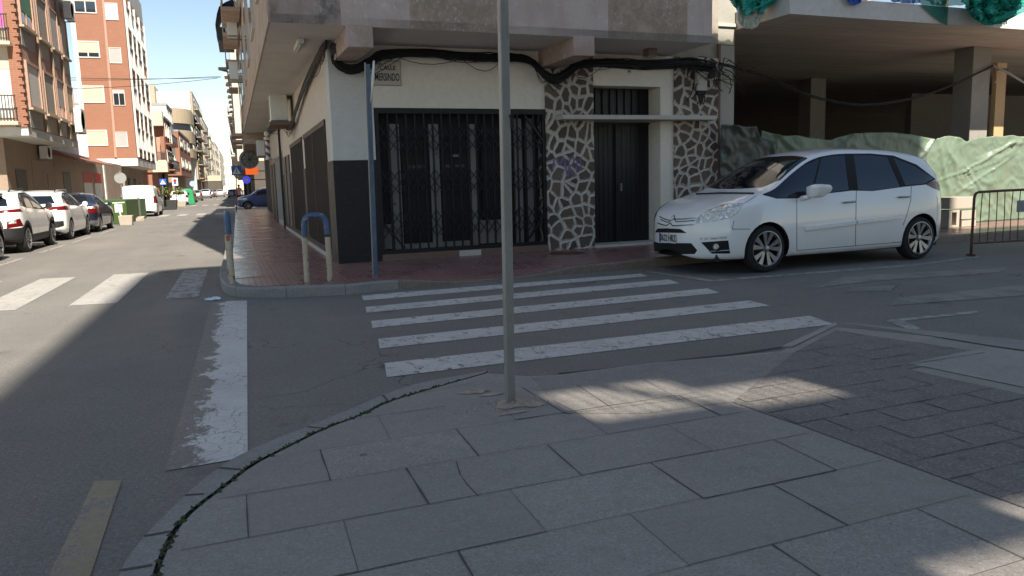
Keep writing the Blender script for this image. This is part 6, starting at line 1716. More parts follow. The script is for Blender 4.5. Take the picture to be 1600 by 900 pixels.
# large white block behind
YW = YD+36; a = on_y(236, 150, YW); c = on_y(294, 150, YW)
t = thing('white_block', 'bright white roof storeys rising behind the tan office block', 'building', (c.x, YW, 0))
b = MB(); b.box(a.x-4, c.x, YW, YW+20, 0, on_y(280, 157, YW).z); b.build('wall', 'white_render', t)
b = MB(); b.box(a.x-4, on_y(279, 150, YW).x, YW-1, YW+16, on_y(280, 157, YW).z, on_y(280, 147, YW).z); b.build('roof_storey', 'white_render', t)
b = MB(FY(YW-1)); q = on_y(266, 152, YW); b.box(q.x-.8, q.x+.8, -.05, 0, q.z-.8, q.z+.6); b.build('window', 'window_glass', t)
block('tall narrow white-sided block with a column of recessed balconies', 309, 163, 319, 9, 'beige_wall', 6, balc=1, bays=1)
b_t = on_x(306, 262, XO).y
t = thing('white_gable', 'plain white gable wall edging the tall balcony block', 'wall', (XO, b_t, 0)); b = MB(); b.box(XO-9, XO-.2, b_t+3, on_x(308.6, 262, XO).y, 0, on_x(307, 161, XO).z); b.build('wall', 'white_render', t)
block('beige block with bay windows beyond the tall balcony block', 321, 195, 330, 9, 'beige_wall', 5, balc=1, bays=2)
block('pale ochre house in the middle distance on the left', 331, 222, 337, 9, 'cream_wall', 4, bays=2)
block('distant beige building before the white street end', 338, 228, 343, 10, 'beige_wall', 4, bays=2)
block('farthest cream building on the left side', 344, 238, 350, 10, 'cream_wall', 4, bays=2)
YE = 620
t = thing('distant_block', 'pale sunlit block closing the far end of the street', 'building', (-12, YE, 0)); 
a = on_y(336, 250, YE); c = on_y(363, 250, YE)
b = MB(); b.box(a.x, c.x, YE, YE+20, -2, on_y(350, 246, YE).z); b.build('wall', 'white_render', t)
for i in range(5):
    for k in range(4):
        x = a.x+1.5+i*(c.x-a.x-2)/5; z = 4+k*6; b = MB(); b.box(x, x+1.5, YE-.1, YE, z, z+3); b.build('window', 'shutter_grey', t)
# ------------------------------------------------------------------ parked cars on the left
def gen_feats(car, side, rear_win=None, tail=None, extra=(), front=True, tail_mat='lamp_red'):
    L = car.L; f = []
    f.append(dict(part='BODY', mat='gap_black', proj='side', poly=side['outline'], zone=0))
    for i, p in enumerate(side['panes']): f.append(dict(part='side_window', mat='car_glass', proj='side', poly=p, zone=0, inset=.004, key=i))
    if rear_win: f.append(dict(part='rear_window', mat='car_glass', proj='rear', poly=rear_win, xr=(L*.62, L), inset=.003, split=0))
    if side.get('ws'): f.append(dict(part='windscreen', mat='car_glass', proj='top', poly=side['ws'], zone=1, xr=(0, L*.55), inset=.003, split=0))
    if tail: f.append(dict(part='tail_light', mat=tail_mat, proj='rear', poly=tail, xr=(L-.75, L), inset=-.004))
    if front: f.append(dict(part='headlight', mat='lamp_clear', proj='front', poly=[(car.W*.26, .66), (car.W*.3, .76), (car.W*.52, .82), (car.W*.52, .68)], xr=(0, .7), inset=-.003))
    f += list(extra); f += arches(car); return f
def gap(a, c): return dict(part='BODY', mat='gap_black', proj='side', poly=strip(a, c, .01), zone=0)
def mirrors(t, car, x, z, mat):
    for sg in (-1, 1):
        y = sg*(car.W/2-.02); b = MB(); b.box(min(y, y+sg*.2), max(y, y+sg*.2), 0, .1, 0, .1) if False else None
        b = MB(); b.lathe([(0, -.03), (.06, -.02), (.085, .03), (.08, .08), (0, .085)], (x, y+sg*.12, z+.02), (1, 0, 0), 10); b.tube([(x+.02, y-sg*.06, z-.06), (x+.03, y+sg*.08, z)], .022, 6); b.build('mirror', mat, t, local=True, smooth='auto')
def rear_bits(t, car, plate_z, text=None):
    b = MB(); b.box(car.L-.005, car.L+.012, -.26, .26, plate_z-.055, plate_z+.055); b.build('number_plate', 'plate_white', t, local=True)
R90 = -math.pi/2                                            # cars pointing up the street: local +x (rear) towards the viewer
def place(px, py, wx, car, xside, scale=1.0):
    """root so that the rear near wheel stands at the sighted ground point"""
    g = G(px, py); return Vector((xside, g.y + wx*scale, 0))
Xc = -5.02                                                  # street-side flank of the parked row
# crossover with dark cladding
suv = Car(4.17, 1.80, zt=[(0, .62), (.05, .80), (.15, .92), (.5, 1.0), (1.0, 1.07), (1.15, 1.12), (1.7, 1.42), (2.0, 1.50), (2.6, 1.555), (3.3, 1.52), (3.75, 1.44), (3.85, 1.36), (4.02, 1.08), (4.1, .9), (4.15, .7), (4.17, .6)],
          zs=[(0, .5), (.1, .78), (.5, .92), (1.2, .98), (3.0, 1.03), (3.8, 1.08), (4.05, .95), (4.17, .5)], zb=[(0, .36), (.1, .26), (.6, .22), (3.6, .22), (4.0, .3), (4.17, .38)],
          Lf=.6, ef=2.6, Lr=.5, er=2.8, tum=.34, rows=15, step=.12, arch_r=.38, wheels=(.83, 3.43), wr=.33)
sv = dict(outline=[(1.2, 1.0), (1.75, 1.38), (2.2, 1.47), (3.0, 1.45), (3.45, 1.32), (3.62, 1.14), (3.0, 1.07), (1.3, .99)], panes=[[(1.3, 1.02), (1.78, 1.35), (2.2, 1.43), (2.32, 1.43), (2.36, 1.03)], [(2.42, 1.04), (2.38, 1.43), (3.0, 1.41), (3.4, 1.3), (3.52, 1.15), (3.0, 1.09)]], ws=[(1.15, 0), (1.2, .6), (1.7, .60), (1.75, 0)])
clad = [dict(part='BODY', mat='plastic_black', proj='side', poly=[(0, .2), (0, .42), (.35, .45)]+circ(.83, .33, .455, 12, math.pi*.9, math.pi*.1)+[(1.32, .42), (2.95, .42)]+circ(3.43, .33, .455, 12, math.pi*.9, math.pi*.2)+[(3.86, .62), (4.2, .62), (4.2, .2)], zone=0)]
rw = [(0, 1.12), (0, 1.38), (.5, 1.37), (.62, 1.30), (.66, 1.14)]
t, *_ = car_build(suv, 'parked_car', 'white crossover with black wheel-arch cladding, second in the left parked row', place(42, 394, 3.43, suv, Xc-.9), R90, 'paint_white',
  gen_feats(suv, sv, rw, [(.34, .97), (.36, 1.04), (.86, 1.07), (.88, 1.0)], [gap((1.25, .3), (1.25, 1.0)), gap((2.38, .4), (2.37, 1.0)), gap((3.3, 1.05), (3.05, .6))]+clad+[dict(part='reversing_light', mat='lamp_red', proj='rear', poly=[(.62, .62), (.64, .78), (.86, .84), (.9, .66)], xr=(3.6, 4.17), inset=-.004), dict(part='indicator', mat='lamp_clear', proj='rear', poly=[(.66, .72), (.67, .78), (.8, .81), (.8, .73)], xr=(3.6, 4.17), inset=-.006)]), rimkind='ten', tyre_w=.22, group='cars parked along the left kerb')
mirrors(t, suv, 1.45, 1.08, 'paint_black'); rear_bits(t, suv, .82)
b = MB()
for sg in (-1, 1): b.tube([(2.0, sg*.58, 1.5), (2.1, sg*.58, 1.56), (3.2, sg*.57, 1.55), (3.4, sg*.57, 1.49)], .018, 6)
b.build('roof_rails', 'plastic_black', t, local=True)
b = MB(); b.box(3.8, 3.95, -.55, .55, 1.40, 1.45); b.build('spoiler', 'plastic_black', t, local=True, bevel=.01)
# estate-like crossover
wag = Car(4.45, 1.82, zt=[(0, .62), (.05, .78), (.15, .88), (.6, .98), (1.1, 1.04), (1.25, 1.1), (1.85, 1.42), (2.2, 1.50), (2.8, 1.53), (3.6, 1.48), (4.0, 1.40), (4.1, 1.32), (4.28, 1.02), (4.38, .9), (4.43, .7), (4.45, .6)],
          zs=[(0, .5), (.1, .75), (.6, .9), (1.2, .95), (3.4, 1.02), (4.1, 1.06), (4.3, .95), (4.45, .5)], zb=[(0, .34), (.1, .24), (.6, .2), (3.8, .2), (4.2, .28), (4.45, .36)],
          Lf=.6, ef=2.5, Lr=.5, er=3.0, tum=.36, rows=15, step=.12, arch_r=.37, wheels=(.88, 3.53), wr=.33)
wv_ = dict(outline=[(1.3, .97), (1.9, 1.36), (2.4, 1.45), (3.2, 1.44), (3.8, 1.3), (4.0, 1.14), (3.4, 1.06), (1.4, .96)], panes=[[(1.4, .99), (1.93, 1.33), (2.4, 1.41), (2.5, 1.41), (2.54, 1.01)], [(2.6, 1.01), (2.57, 1.41), (3.2, 1.4), (3.4, 1.36), (3.45, 1.07)], [(3.5, 1.08), (3.46, 1.35), (3.75, 1.27), (3.9, 1.14)]], ws=[(1.25, 0), (1.3, .6), (1.85, .60), (1.9, 0)])
t, *_ = car_build(wag, 'parked_car', 'white estate car with a wide red tail-light bar, third in the left parked row', place(114, 374, 3.53, wag, Xc-.91), R90, 'paint_white',
  gen_feats(wag, wv_, [(0, 1.1), (0, 1.36), (.55, 1.35), (.66, 1.12)], [(.2, .93), (.2, 1.02), (.9, 1.04), (.92, .92)], [gap((1.35, .3), (1.35, .95)), gap((2.57, .3), (2.56, 1.0)), gap((3.5, 1.05), (3.2, .55)), dict(part='BODY', mat='plastic_black', proj='rear', poly=[(.25, .42), (.4, .60), (.84, .60), (.84, .45), (.7, .40)], xr=(3.9, 4.45))]), rimkind='ten', tyre_w=.22, group='cars parked along the left kerb')
mirrors(t, wag, 1.6, 1.04, 'paint_white'); rear_bits(t, wag, .78)
b = MB()
for sg in (-1, 1): b.tube([(2.1, sg*.58, 1.47), (2.2, sg*.58, 1.53), (3.5, sg*.56, 1.52), (3.7, sg*.56, 1.45)], .018, 6)
b.build('roof_rails', 'chrome', t, local=True)
# navy saloon
sed = Car(4.52, 1.78, zt=[(0, .6), (.05, .72), (.2, .8), (.8, .92), (1.25, .97), (1.4, 1.02), (2.0, 1.34), (2.3, 1.41), (2.8, 1.43), (3.2, 1.39), (3.55, 1.24), (3.85, 1.05), (4.0, 1.03), (4.35, 1.0), (4.46, .9), (4.5, .7), (4.52, .55)],
          zs=[(0, .45), (.1, .66), (.8, .84), (1.4, .9), (3.4, .94), (4.2, .93), (4.45, .8), (4.52, .45)], zb=[(0, .3), (.1, .22), (.6, .18), (3.8, .18), (4.3, .26), (4.52, .33)],
          Lf=.6, ef=2.5, Lr=.45, er=3.2, tum=.42, rows=15, step=.12, arch_r=.35, wheels=(.9, 3.53), wr=.31)
sd_ = dict(outline=[(1.5, .91), (2.1, 1.28), (2.5, 1.36), (3.0, 1.35), (3.45, 1.18), (3.62, .99), (3.2, .94), (1.6, .9)], panes=[[(1.6, .93), (2.13, 1.26), (2.45, 1.32), (2.5, .95)], [(2.56, .95), (2.52, 1.33), (2.98, 1.31), (3.38, 1.15), (3.5, .99)]], ws=[(1.42, 0), (1.5, .55), (2.0, .55), (2.05, 0)])
t, *_ = car_build(sed, 'parked_car', 'dark navy saloon with bright red tail lights, fourth in the row parked on the left', place(165, 361.6, 3.53, sed, Xc-.89+.1), R90, 'paint_navy',
  gen_feats(sed, sd_, [(0, 1.08), (0, 1.36), (.42, 1.34), (.56, 1.1)], [(.52, .72), (.54, .93), (.92, .93), (.92, .70)], [gap((1.5, .3), (1.5, .9)), gap((2.52, .3), (2.52, .92)), gap((3.4, .95), (3.2, .5)), dict(part='BODY', mat='paint_grey', proj='rear', poly=[(0, .2), (0, .44), (.9, .44), (.9, .2)], xr=(4.0, 4.52)), dict(part='indicator', mat='lamp_clear', proj='rear', poly=[(.54, .86), (.54, .935), (.8, .935), (.86, .86)], xr=(4.0, 4.52), inset=-.006)]), rimkind='ten', group='cars parked along the left kerb')
mirrors(t, sed, 1.8, .97, 'paint_navy'); rear_bits(t, sed, .78)
# black car cut by the left edge of the picture: a copy of the estate body form in black
blk = Car(4.3, 1.78, wag.zt[:-6]+[(4.0, 1.3), (4.15, 1.05), (4.25, .9), (4.28, .7), (4.3, .6)], wag.zs[:-3]+[(4.0, 1.02), (4.2, .9), (4.3, .5)], zb=[(0, .34), (.1, .24), (.6, .2), (3.8, .2), (4.2, .28), (4.3, .36)], Lf=.6, ef=2.5, Lr=.5, er=3.0, tum=.38, rows=15, step=.12, arch_r=.36, wheels=(.85, 3.4), wr=.32)
g = G(5, 407)
bv = dict(outline=[(1.3, .97), (1.9, 1.34), (2.4, 1.42), (3.2, 1.38), (3.6, 1.12), (1.4, .96)], panes=[[(1.4, .99), (1.93, 1.31), (2.4, 1.38), (2.45, 1.01)], [(2.5, 1.01), (2.5, 1.38), (3.15, 1.34), (3.5, 1.1)]], ws=[(1.25, 0), (1.3, .6), (1.85, .60), (1.9, 0)])
t, *_ = car_build(blk, 'parked_car', 'black car mostly cut off by the left edge, first in the parked row', Vector((Xc-.87, g.y+.85, 0)), R90, 'paint_black', gen_feats(blk, bv, [(0, 1.06), (0, 1.28), (.55, 1.26), (.6, 1.08)], [(.5, .8), (.5, .95), (.9, .97), (.9, .8)], [gap((1.3, .3), (1.3, .95))]), rimkind='five', group='cars parked along the left kerb')
# --- white van behind the green enclosure
van = Car(4.4, 1.84, zt=[(0, .65), (.06, .85), (.2, .98), (.8, 1.1), (1.0, 1.18), (1.6, 1.6), (1.9, 1.72), (2.6, 1.78), (3.8, 1.78), (4.2, 1.74), (4.3, 1.6), (4.36, 1.1), (4.39, .8), (4.4, .6)],
          zs=[(0, .5), (.1, .8), (.8, 1.0), (1.5, 1.05), (4.1, 1.1), (4.3, 1.0), (4.4, .5)], zb=[(0, .34), (.1, .24), (.6, .2), (3.9, .2), (4.3, .28), (4.4, .34)], Lf=.6, ef=2.5, Lr=.3, er=4.5, tum=.17, rows=15, step=.14, arch_r=.36, wheels=(.9, 3.6), wr=.31, edge_k=.07)
vv = dict(outline=[(1.2, 1.08), (1.7, 1.5), (2.3, 1.58), (2.35, 1.1)], panes=[[(1.28, 1.1), (1.73, 1.47), (2.27, 1.54), (2.3, 1.12)]], ws=[(1.0, 0), (1.05, .65), (1.55, .68), (1.6, 0)])
gv = G(226, 347); 
VX = -6.0
t, *_ = car_build(van, 'white_van', 'white van with a plain white rear door standing behind the green enclosure', Vector((-5.55, 47.8+4.4, 0)), R90, 'paint_white', gen_feats(van, vv, None, [(.8, .75), (.8, 1.15), (.93, 1.15), (.93, .75)], [gap((1.2, .3), (1.2, 1.1)), gap((2.35, .3), (2.35, 1.1))]), rimkind='steel')
mirrors(t, van, 1.5, 1.15, 'plastic_black'); rear_bits(t, van, .8)
# --- small distant cars (one body, copied)
hat = Car(3.9, 1.7, zt=[(0, .6), (.05, .76), (.2, .86), (.7, .97), (.95, 1.05), (1.5, 1.4), (1.8, 1.48), (2.5, 1.5), (3.2, 1.46), (3.5, 1.38), (3.7, 1.05), (3.82, .85), (3.88, .7), (3.9, .55)],
          zs=[(0, .45), (.1, .7), (.6, .88), (1.1, .93), (3.2, .99), (3.6, .95), (3.9, .45)], zb=[(0, .32), (.1, .24), (.5, .2), (3.4, .2), (3.9, .33)], Lf=.5, ef=2.5, Lr=.4, er=3.0, tum=.36, rows=13, step=.16, arch_r=.34, wheels=(.72, 3.2), wr=.29)
hv = dict(outline=[(1.05, .97), (1.55, 1.35), (1.9, 1.41), (2.9, 1.38), (3.3, 1.2), (3.4, 1.05), (1.15, .96)], panes=[[(1.15, .99), (1.6, 1.32), (1.9, 1.37), (2.1, 1.37), (2.15, 1.0)], [(2.22, 1.0), (2.18, 1.37), (2.9, 1.34), (3.22, 1.18), (3.28, 1.05)]], ws=[(.95, 0), (1.0, .55), (1.45, .56), (1.5, 0)])
hf = gen_feats(hat, hv, [(0, 1.06), (0, 1.36), (.5, 1.34), (.58, 1.08)], [(.62, .72), (.62, 1.0), (.86, 1.0), (.86, .72)], [gap((1.1, .3), (1.1, .95)), gap((2.2, .3), (2.18, 1.0))])
yb = 55.0; a = on_y(371, 325, yb)
t, *_ = car_build(hat, 'blue_hatchback', 'blue hatchback crossing the end of the red pavement', Vector((a.x-.05, yb+.85, 0)), 0, 'paint_blue', hf, rimkind='steel'); mirrors(t, hat, 1.25, 1.0, 'paint_blue')
def far_car(label, loc, rz, paint, name='distant_car', g='cars in the distant traffic and kerb rows', scale=1.0, car=hat, f=hf):
    t, *_ = car_build(car, name, label, Vector(loc), rz, paint, f, scale, group=g, rimkind='steel'); return t
p1 = G(344, 308); far_car('pale silver car driving up the middle of the distant road', (p1.x+.0, p1.y+3.9, 0), R90, 'paint_silver')
Xr = -6.0
for px, paint, lb in ((297, 'paint_white', 'white car nosed behind the green bin'), (309, 'paint_grey', 'dark grey car parked just beyond the white one by the bin'), (318, 'paint_grey', 'grey car last in the group beyond the bin')):
    y = on_x(px, 315, Xr+.85).y; far_car(lb, (Xr, y+1.2, 0), R90, paint)
y = on_x(330, 303, Xr+.85).y; far_car('silver car parked alone farther up on the left', (Xr, y+2, 0), R90, 'paint_silver', scale=1.1)
for px, paint, lb in ((336, 'paint_grey', 'dark car beyond the lone silver one'), (340, 'paint_black', 'black car small in the far left row')):
    y = on_x(px, 300, Xr+.85).y; far_car(lb, (Xr, y, 0), R90, paint)
for px, X, paint, lb in ((364, -1.5, 'paint_black', 'dark car small at the right kerb in the distance'), (366, -1.6, 'paint_grey', 'grey car at the right kerb beyond the crossing sign')):
    y = on_x(px, 300, X-.9).y; far_car(lb, (X, min(y, 150), 0), R90, paint)
far_car('white car tiny at the far end of the road', (-3, 215, 0), R90, 'paint_white')
# lorry
t = thing('lorry', 'dark-backed lorry with a pale roof far down the street', 'lorry', (-5.6, 190, 0)); b = MB(); b.box(-7.0, -4.2, 184, 191, .9, 3.4); b.build('cargo_box', 'interior_dark', t); b = MB(); b.box(-7.05, -4.15, 183.9, 191.1, 3.4, 4.6); b.build('roof_box', 'shutter_cream', t)
b = MB(); b.box(-6.9, -4.3, 191.2, 193, .6, 2.8); b.build('cab', 'paint_white', t)
for x in (-6.8, -4.7):
    for y in (185.5, 192): b = MB(); b.lathe([(0, 0), (.45, 0), (.45, .28), (0, .28)], (x, y, .45), (1, 0, 0), 14); b.build('wheel', 'tyre_rubber', t)
# ------------------------------------------------------------------ kerb-side things on the left
# grass-clad enclosure
a = G(172, 355); c = G(243, 341)
t = thing('green_enclosure', 'street terrace box clad in artificial grass behind the navy saloon', 'enclosure', (-6, c.y-2, 0))
y0e = 38.4; y1e = 45.5
xr_ = on_y(243, 338, y1e).x
xE = -4.95
b = MB(); b.box(xE-.12, xE, y0e, y0e+4.3, .02, 1.05); b.box(xE-2.4, xE-.121, y0e, y0e+.12, .02, 1.05); b.build('grass_panel', 'artificial_grass', t)
b = MB(); b.box(xE-.13, xE-.01, y0e+4.31, y0e+5.0, .02, 1.1); b.build('grey_panel', 'shutter_grey', t)
b = MB(); b.box(xE-.12, xE+.0, y0e+5.01, y1e+.3, .02, 1.05); b.box(xE-2.4, xE-.121, y1e+.18, y1e+.3, .02, 1.05); b.build('green_panel', 'box_green', t)
# cream planter, rubble, leaning board
g = G(198, 352)
def planter(label, c, w, d, h, mat, flowers=None, seed=1, gh=1.0, cat='planter', grp=None):
    t = thing('planter', label, cat, c, 0, grp)
    b = MB(Matrix.Translation(c)); b.add([(-w/2*.85, -d/2*.85, .0), (w/2*.85, -d/2*.85, .0), (w/2*.85, d/2*.85, .0), (-w/2*.85, d/2*.85, .0), (-w/2, -d/2, h), (w/2, -d/2, h), (w/2, d/2, h), (-w/2, d/2, h)], [(0, 1, 2, 3), (4, 5, 6, 7), (0, 1, 5, 4), (1, 2, 6, 5), (2, 3, 7, 6), (3, 0, 4, 7)]); b.build('pot', mat, t, bevel=.02)
    if flowers:
        random.seed(seed); b = MB(Matrix.Translation(c))
        for i in range(int(900*gh)):
            r = random.random()**.6; th = random.uniform(0, 6.28); ph = random.uniform(-.5, 1.5); p = Vector((math.cos(th)*math.cos(ph)*w*.62*r, math.sin(th)*math.cos(ph)*d*.62*r, h+.45*gh+math.sin(ph)*.5*gh*r)); s_ = random.uniform(.03, .075)
            d1 = Vector((random.uniform(-1, 1), random.uniform(-1, 1), random.uniform(-.4, 1))).normalized(); d2 = d1.cross(Vector((0, 0, 1))).normalized()
            b.add([p, p+d1*s_+d2*s_*.5, p+d1*s_*2, p+d1*s_-d2*s_*.5], [(0, 1, 2, 3)], 0 if random.random() < .62 else 1)
        b.build('foliage', flowers, t)
    return t
pm('leaf_dark', (.05, .1, .025), .7, var=.4, scale=20, bmp=0); pm('leaf_yellow', (.3, .3, .04), .7, var=.3, scale=20, bmp=0)
planter('low cream stone planter beside the artificial-grass box', Vector((g.x, g.y, 0)), .55, .5, .42, 'block_cream')
random.seed(14); g = G(214, 345); t_ = MB()
for i in range(9):
    c = Vector((g.x+random.uniform(-.25, .2), g.y+random.uniform(-.4, .4), .0)); s_ = random.uniform(.07, .15)
    t_.add([c+Vector((sx*s_*random.uniform(.7, 1.2), sy*s_*random.uniform(.7, 1.2), 0 if k == 0 else s_*random.uniform(.6, 1.6))) for k in (0, 1) for sx, sy in ((-1, -1), (1, -1), (1, 1), (-1, 1))], [(0, 1, 2, 3), (4, 5, 6, 7), (0, 1, 5, 4), (1, 2, 6, 5), (2, 3, 7, 6), (3, 0, 4, 7)])
o = t_.build('rubble', 'block_cream', None); tag(o, 'small heap of cream rubble beside the artificial-grass box', 'rubble', None, 'stuff')
g = G(186, 352)
t = thing('folding_board', 'white folding stand leaning beside the navy saloon', 'stand', (g.x, g.y, 0))
b = MB(Matrix.Translation((g.x, g.y, 0)))
for dx in (-.2, .25): b.bar((dx, -.3, .0), (dx-.28, 0, .95), .05, .03)
b.build('leg', 'shutter_white', t)
b = MB(Matrix.Translation((g.x, g.y, 0))); b.bar((-.5, 0, .95), (.3, 0, .97), .04, .05); b.box(-.1, .2, -.05, 0, .55, .9); b.build('board', 'shutter_white', t)
g = G(262, 328); planter('dark planter of yellow-green bushes beyond the white van', Vector((g.x-.2, g.y, 0)), 1.9, .8, .75, 'dark_iron', ['leaf_dark', 'leaf_yellow'], 4, 1.0)
g = G(282, 323); planter('cream pot with a bushy yellow-green shrub next to the green bin', Vector((g.x, g.y, 0)), 1.05, 1.0, .5, 'block_cream', ['leaf_dark', 'leaf_yellow'], 6, 1.3)
g = G(292, 320)
t = thing('recycling_bin', 'bright green recycling container standing at the kerb behind the shrub', 'bin', (g.x, g.y, 0))
b = MB(Matrix.Translation((g.x, g.y+.3, 0))); b.ext([(-.75, 0, .05), (.75, 0, .05), (.62, 0, 1.35), (.35, 0, 1.6), (-.35, 0, 1.6), (-.62, 0, 1.35)], (0, 1, 0), 1.3); b.build('container', 'green_plastic', t, bevel=.04)
b = MB(Matrix.Translation((g.x, g.y+.3, 0))); b.box(-.3, .3, -.03, -.005, 1.0, 1.2); b.build('slot', 'black_metal', t)
# signs
def m_cross_sign():
    pass
flat('sign_blue', (.02, .1, .42), .4); flat('sign_white', (.78, .78, .76), .5); flat('sign_red', (.5, .02, .02), .4); flat('orange_glow', (.8, .12, .02), .5, emit=(1, .16, .03), es=.35); flat('blue_glow', (.05, .06, .5), .5, emit=(.08, .08, .9), es=.3); flat('pale_sign_back', (.27, .27, .26), .5)
def crossing_sign(label, px, pyt, pyb, pyg, Y=None, size=None):
    g = G(px, pyg, HK) if Y is None else on_y(px, pyg, Y)
    yy = g.y; top = on_y(px, pyt, yy); bot = on_y(px, pyb, yy); sz = top.z-bot.z; x = top.x
    t = thing('crossing_sign', label, 'road sign', (g.x, yy, HK))
    b = MB(); b.tube([(g.x, yy+.04, HK), (x, yy+.04, top.z)], .03, 8); b.build('pole', 'galvanised', t)
    b = MB(); b.box(x-sz/2, x+sz/2, yy-.03, yy, bot.z, top.z); pl_ = b.build('plate', 'sign_blue', t)
    c = Vector((x, yy-.034, (top.z+bot.z)/2)); s_ = sz*.42
    b = MB(); b.ext([(c.x-s_, c.y, c.z-s_*.85), (c.x+s_, c.y, c.z-s_*.85), (c.x, c.y, c.z+s_*.9)], (0, 1, 0), .003); q = b.build('white_triangle', 'sign_white', t); q.parent = pl_
    b = MB(); h = s_*.5
    for a_, c_, w_ in (((0, .35), (-.02, -.05), .16), ((-.02, -.05), (-.3, -.6), .13), ((-.02, -.05), (.22, -.62), .13), ((0, .2), (.25, -.05), .09), ((0, .2), (-.25, 0), .09)):
        b.bar((c.x+a_[0]*s_, c.y-.004, c.z+a_[1]*s_-.05*s_), (c.x+c_[0]*s_, c.y-.004, c.z+c_[1]*s_-.05*s_), w_*s_, .004, (0, 1, 0))
    b.lathe([(0, 0), (.11*s_, 0), (.11*s_, .004), (0, .004)], (c.x, c.y-.004, c.z+s_*.45), (0, 1, 0), 10); q = b.build('walking_figure', 'ink', t); q.parent = pl_
    return t
crossing_sign('blue crossing sign on a dark pole at the kerb end of the red pavement', 369, 259, 274, 326, Y=46)
crossing_sign('blue crossing sign beyond the white van on the left pavement', 254, 279.5, 289, 318, Y=62)
Yr = 66
t = thing('parking_sign', 'white rectangular sign with a red disc on a pole by the planters', 'road sign', (on_y(273, 318, Yr).x, Yr, HK)); a = on_y(269.5, 290, Yr); c = on_y(277.5, 278, Yr)
b = MB(); b.box(a.x, c.x, Yr-.03, Yr, a.z, c.z); b.build('plate', 'sign_white', t); b = MB(); b.lathe([(0, 0), (.13, 0), (.13, .01), (0, .01)], ((a.x+c.x)/2, Yr-.045, c.z-.2), (0, 1, 0), 16); b.build('red_disc', 'sign_red', t); b = MB(); b.box(a.x+.1, c.x-.1, Yr-.04, Yr-.031, a.z+.12, a.z+.26); b.build('pictogram', 'sign_blue', t)
b = MB(); b.tube([((a.x+c.x)/2, Yr+.03, HK), ((a.x+c.x)/2, Yr+.03, c.z)], .03, 8); b.build('pole', 'dark_iron', t)
Yr = 95; a = on_y(301, 287, Yr)
t = thing('round_sign', 'small round light-blue sign on a pole before the tan office block', 'road sign', (a.x, Yr, HK)); b = MB(); b.lathe([(0, 0), (.32, 0), (.32, .03), (0, .03)], (a.x, Yr-.04, a.z), (0, 1, 0), 20); pm('sign_pale_blue', (.3, .5, .68), .5, bmp=0, var=.03); b.build('plate', 'sign_pale_blue', t); b = MB(); b.tube([(a.x, Yr+.02, HK), (a.x, Yr+.02, a.z)], .03, 8); b.build('pole', 'galvanised', t)
Yr = 46.5; a = on_y(188, 278, Yr)
t = thing('round_sign', 'back of a round grey road sign above the artificial-grass box', 'road sign', (a.x, Yr, HK)); b = MB(); b.lathe([(0, 0), (.3, 0), (.3, .03), (0, .03)], (a.x, Yr-.04, a.z), (0, 1, 0), 22); b.build('plate', 'pale_sign_back', t); b = MB(); b.tube([(a.x, Yr+.03, HK), (a.x, Yr+.03, a.z+.4)], .035, 8); b.build('pole', 'galvanised', t)
# projecting shop signs on the right
Yr = 50.5
a = on_y(384, 273, Yr); c = on_y(395, 262, Yr)
t = thing('shop_sign', 'glowing orange shop sign projecting beyond the barber pole', 'shop sign', (c.x, Yr, a.z)); b = MB(); b.box(a.x, c.x+.3, Yr, Yr+.15, a.z, c.z); b.build('light_box', 'orange_glow', t, bevel=.02); b = MB(); b.tube([(c.x+.3, Yr+.08, (a.z+c.z)/2), (c.x+1.2, Yr+.08, (a.z+c.z)/2)], .03, 6); b.build('bracket', 'dark_iron', t)
a = on_y(385, 281, Yr); r_ = .24
t = thing('shop_sign', 'round blue shop sign below the orange one', 'shop sign', (a.x, Yr, a.z-r_)); b = MB(); b.lathe([(0, 0), (r_, 0), (r_, .12), (0, .12)], (a.x, Yr, a.z), (0, 1, 0), 22); b.build('disc', 'blue_glow', t); b = MB(); b.lathe([(.0, 0), (.1, 0), (.1, .01), (0, .01)], (a.x, Yr-.015, a.z), (0, 1, 0), 12); b.build('emblem', 'sign_white', t); b = MB(); b.tube([(a.x+r_, Yr+.08, a.z), (a.x+1.3, Yr+.08, a.z)], .03, 6); b.build('bracket', 'dark_iron', t)
# big round extractor by the far soffit
Yr = 40; a = on_y(389, 249, Yr)
t = thing('extractor_fan', 'large round dark extractor fan housing under the far soffit', 'extractor', (a.x, Yr, a.z-.45)); b = MB(); b.lathe([(.2, .25), (.42, .3), (.46, 0), (.36, -.02), (.33, .06), (.1, .08), (0, .06)], (a.x, Yr, a.z), (0, 1, 0), 24); b.build('housing', 'grey_frame', t, smooth='auto')
b = MB()
for i in range(4): an = i*math.pi/4; b.bar((a.x-.35*math.cos(an), Yr-.015, a.z-.35*math.sin(an)), (a.x+.35*math.cos(an), Yr-.015, a.z+.35*math.sin(an)), .02, .02, (0, 1, 0))
b.build('guard', 'dark_iron', t)
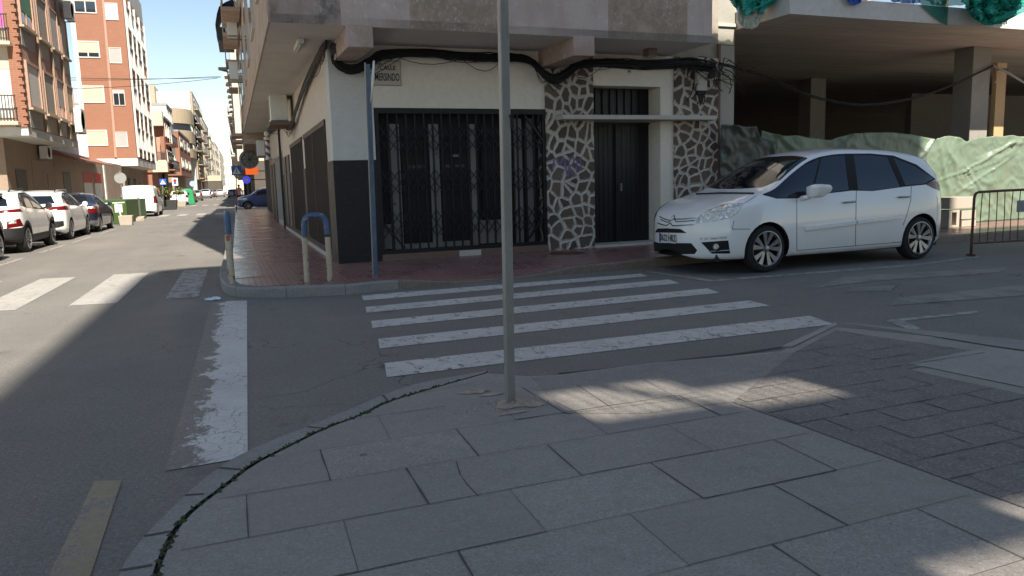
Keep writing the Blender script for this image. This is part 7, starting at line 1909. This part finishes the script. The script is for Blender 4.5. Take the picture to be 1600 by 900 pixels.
# pedestrian near the crossing sign
def pedestrian(loc, label):
    t = thing('person', label, 'person', loc)
    J_ = dict(p=(0, 0, .95), s1=(0, 0, 1.15), ch=(0, 0, 1.36), nk=(0, 0, 1.5), hd=(0, 0, 1.6), h2=(0, 0, 1.71), ls=(-.18, 0, 1.42), le=(-.24, .03, 1.15), lh=(-.25, -.08, .92), rs=(.18, 0, 1.42), re=(.25, -.02, 1.15), rh=(.24, .1, .93), lp=(-.09, 0, .9), lk=(-.1, -.12, .5), la=(-.1, -.05, .09), lt=(-.1, -.2, .04), rp=(.09, 0, .9), rk=(.1, .1, .5), ra=(.1, .22, .12), rt=(.1, .1, .03))
    Rr = dict(p=.14, s1=.12, ch=.15, nk=.06, hd=.09, h2=.085, ls=.06, le=.045, lh=.035, rs=.06, re=.045, rh=.035, lp=.09, lk=.06, la=.045, lt=.035, rp=.09, rk=.06, ra=.045, rt=.035)
    E2 = [('p', 's1'), ('s1', 'ch'), ('ch', 'nk'), ('nk', 'hd'), ('hd', 'h2'), ('ch', 'ls'), ('ls', 'le'), ('le', 'lh'), ('ch', 'rs'), ('rs', 're'), ('re', 'rh'), ('p', 'lp'), ('lp', 'lk'), ('lk', 'la'), ('la', 'lt'), ('p', 'rp'), ('rp', 'rk'), ('rk', 'ra'), ('ra', 'rt')]
    ks = list(J_); me = bpy.data.meshes.new('body'); me.from_pydata([J_[k] for k in ks], [(ks.index(a), ks.index(c)) for a, c in E2], [])
    o = bpy.data.objects.new('body', me); COL.objects.link(o); o.parent = t
    me.skin_vertices.new() if hasattr(me.skin_vertices, 'new') and not me.skin_vertices else None
    md = o.modifiers.new('skin', 'SKIN')
    if not me.skin_vertices:
        bm = bmesh.new(); bm.from_mesh(me); bm.verts.layers.skin.verify(); bm.to_mesh(me); bm.free()
    for k, sv_ in zip(ks, me.skin_vertices[0].data): sv_.radius = (Rr[k]*1.0, Rr[k]*.9); sv_.use_root = (k == 'p')
    o.modifiers.new('sub', 'SUBSURF').levels = 1
    m, n, l, b_ = _nodes('pedestrian_colours'); tc = n.new('ShaderNodeTexCoord'); sp = n.new('ShaderNodeSeparateXYZ'); l.new(tc.outputs['Object'], sp.inputs[0])
    a_ = mixc(n, l, math_n(n, l, 'GREATER_THAN', sp.outputs[2], .93), (.02, .022, .035), (.5, .2, .22)); a_ = mixc(n, l, math_n(n, l, 'GREATER_THAN', sp.outputs[2], 1.5), a_, (.42, .26, .19)); l.new(a_, b_.inputs['Base Color']); b_.inputs['Roughness'].default_value = .8; MATS['pedestrian_colours'] = m
    me.materials.append(m)
    b = MB(); b.lathe([(0, .0), (.07, .0), (.1, .06), (.09, .13), (0, .17)], (0, .02, 1.62), (0, 0, 1), 12); pm('hair_dark', (.02, .014, .01), .7, var=.1); b.build('hair', 'hair_dark', t, local=True, smooth=True)
    return t
g = on_y(374.5, 312, 66)
pedestrian(Vector((g.x, 66, .02)), 'person in a pink top and dark trousers walking beyond the crossing sign')
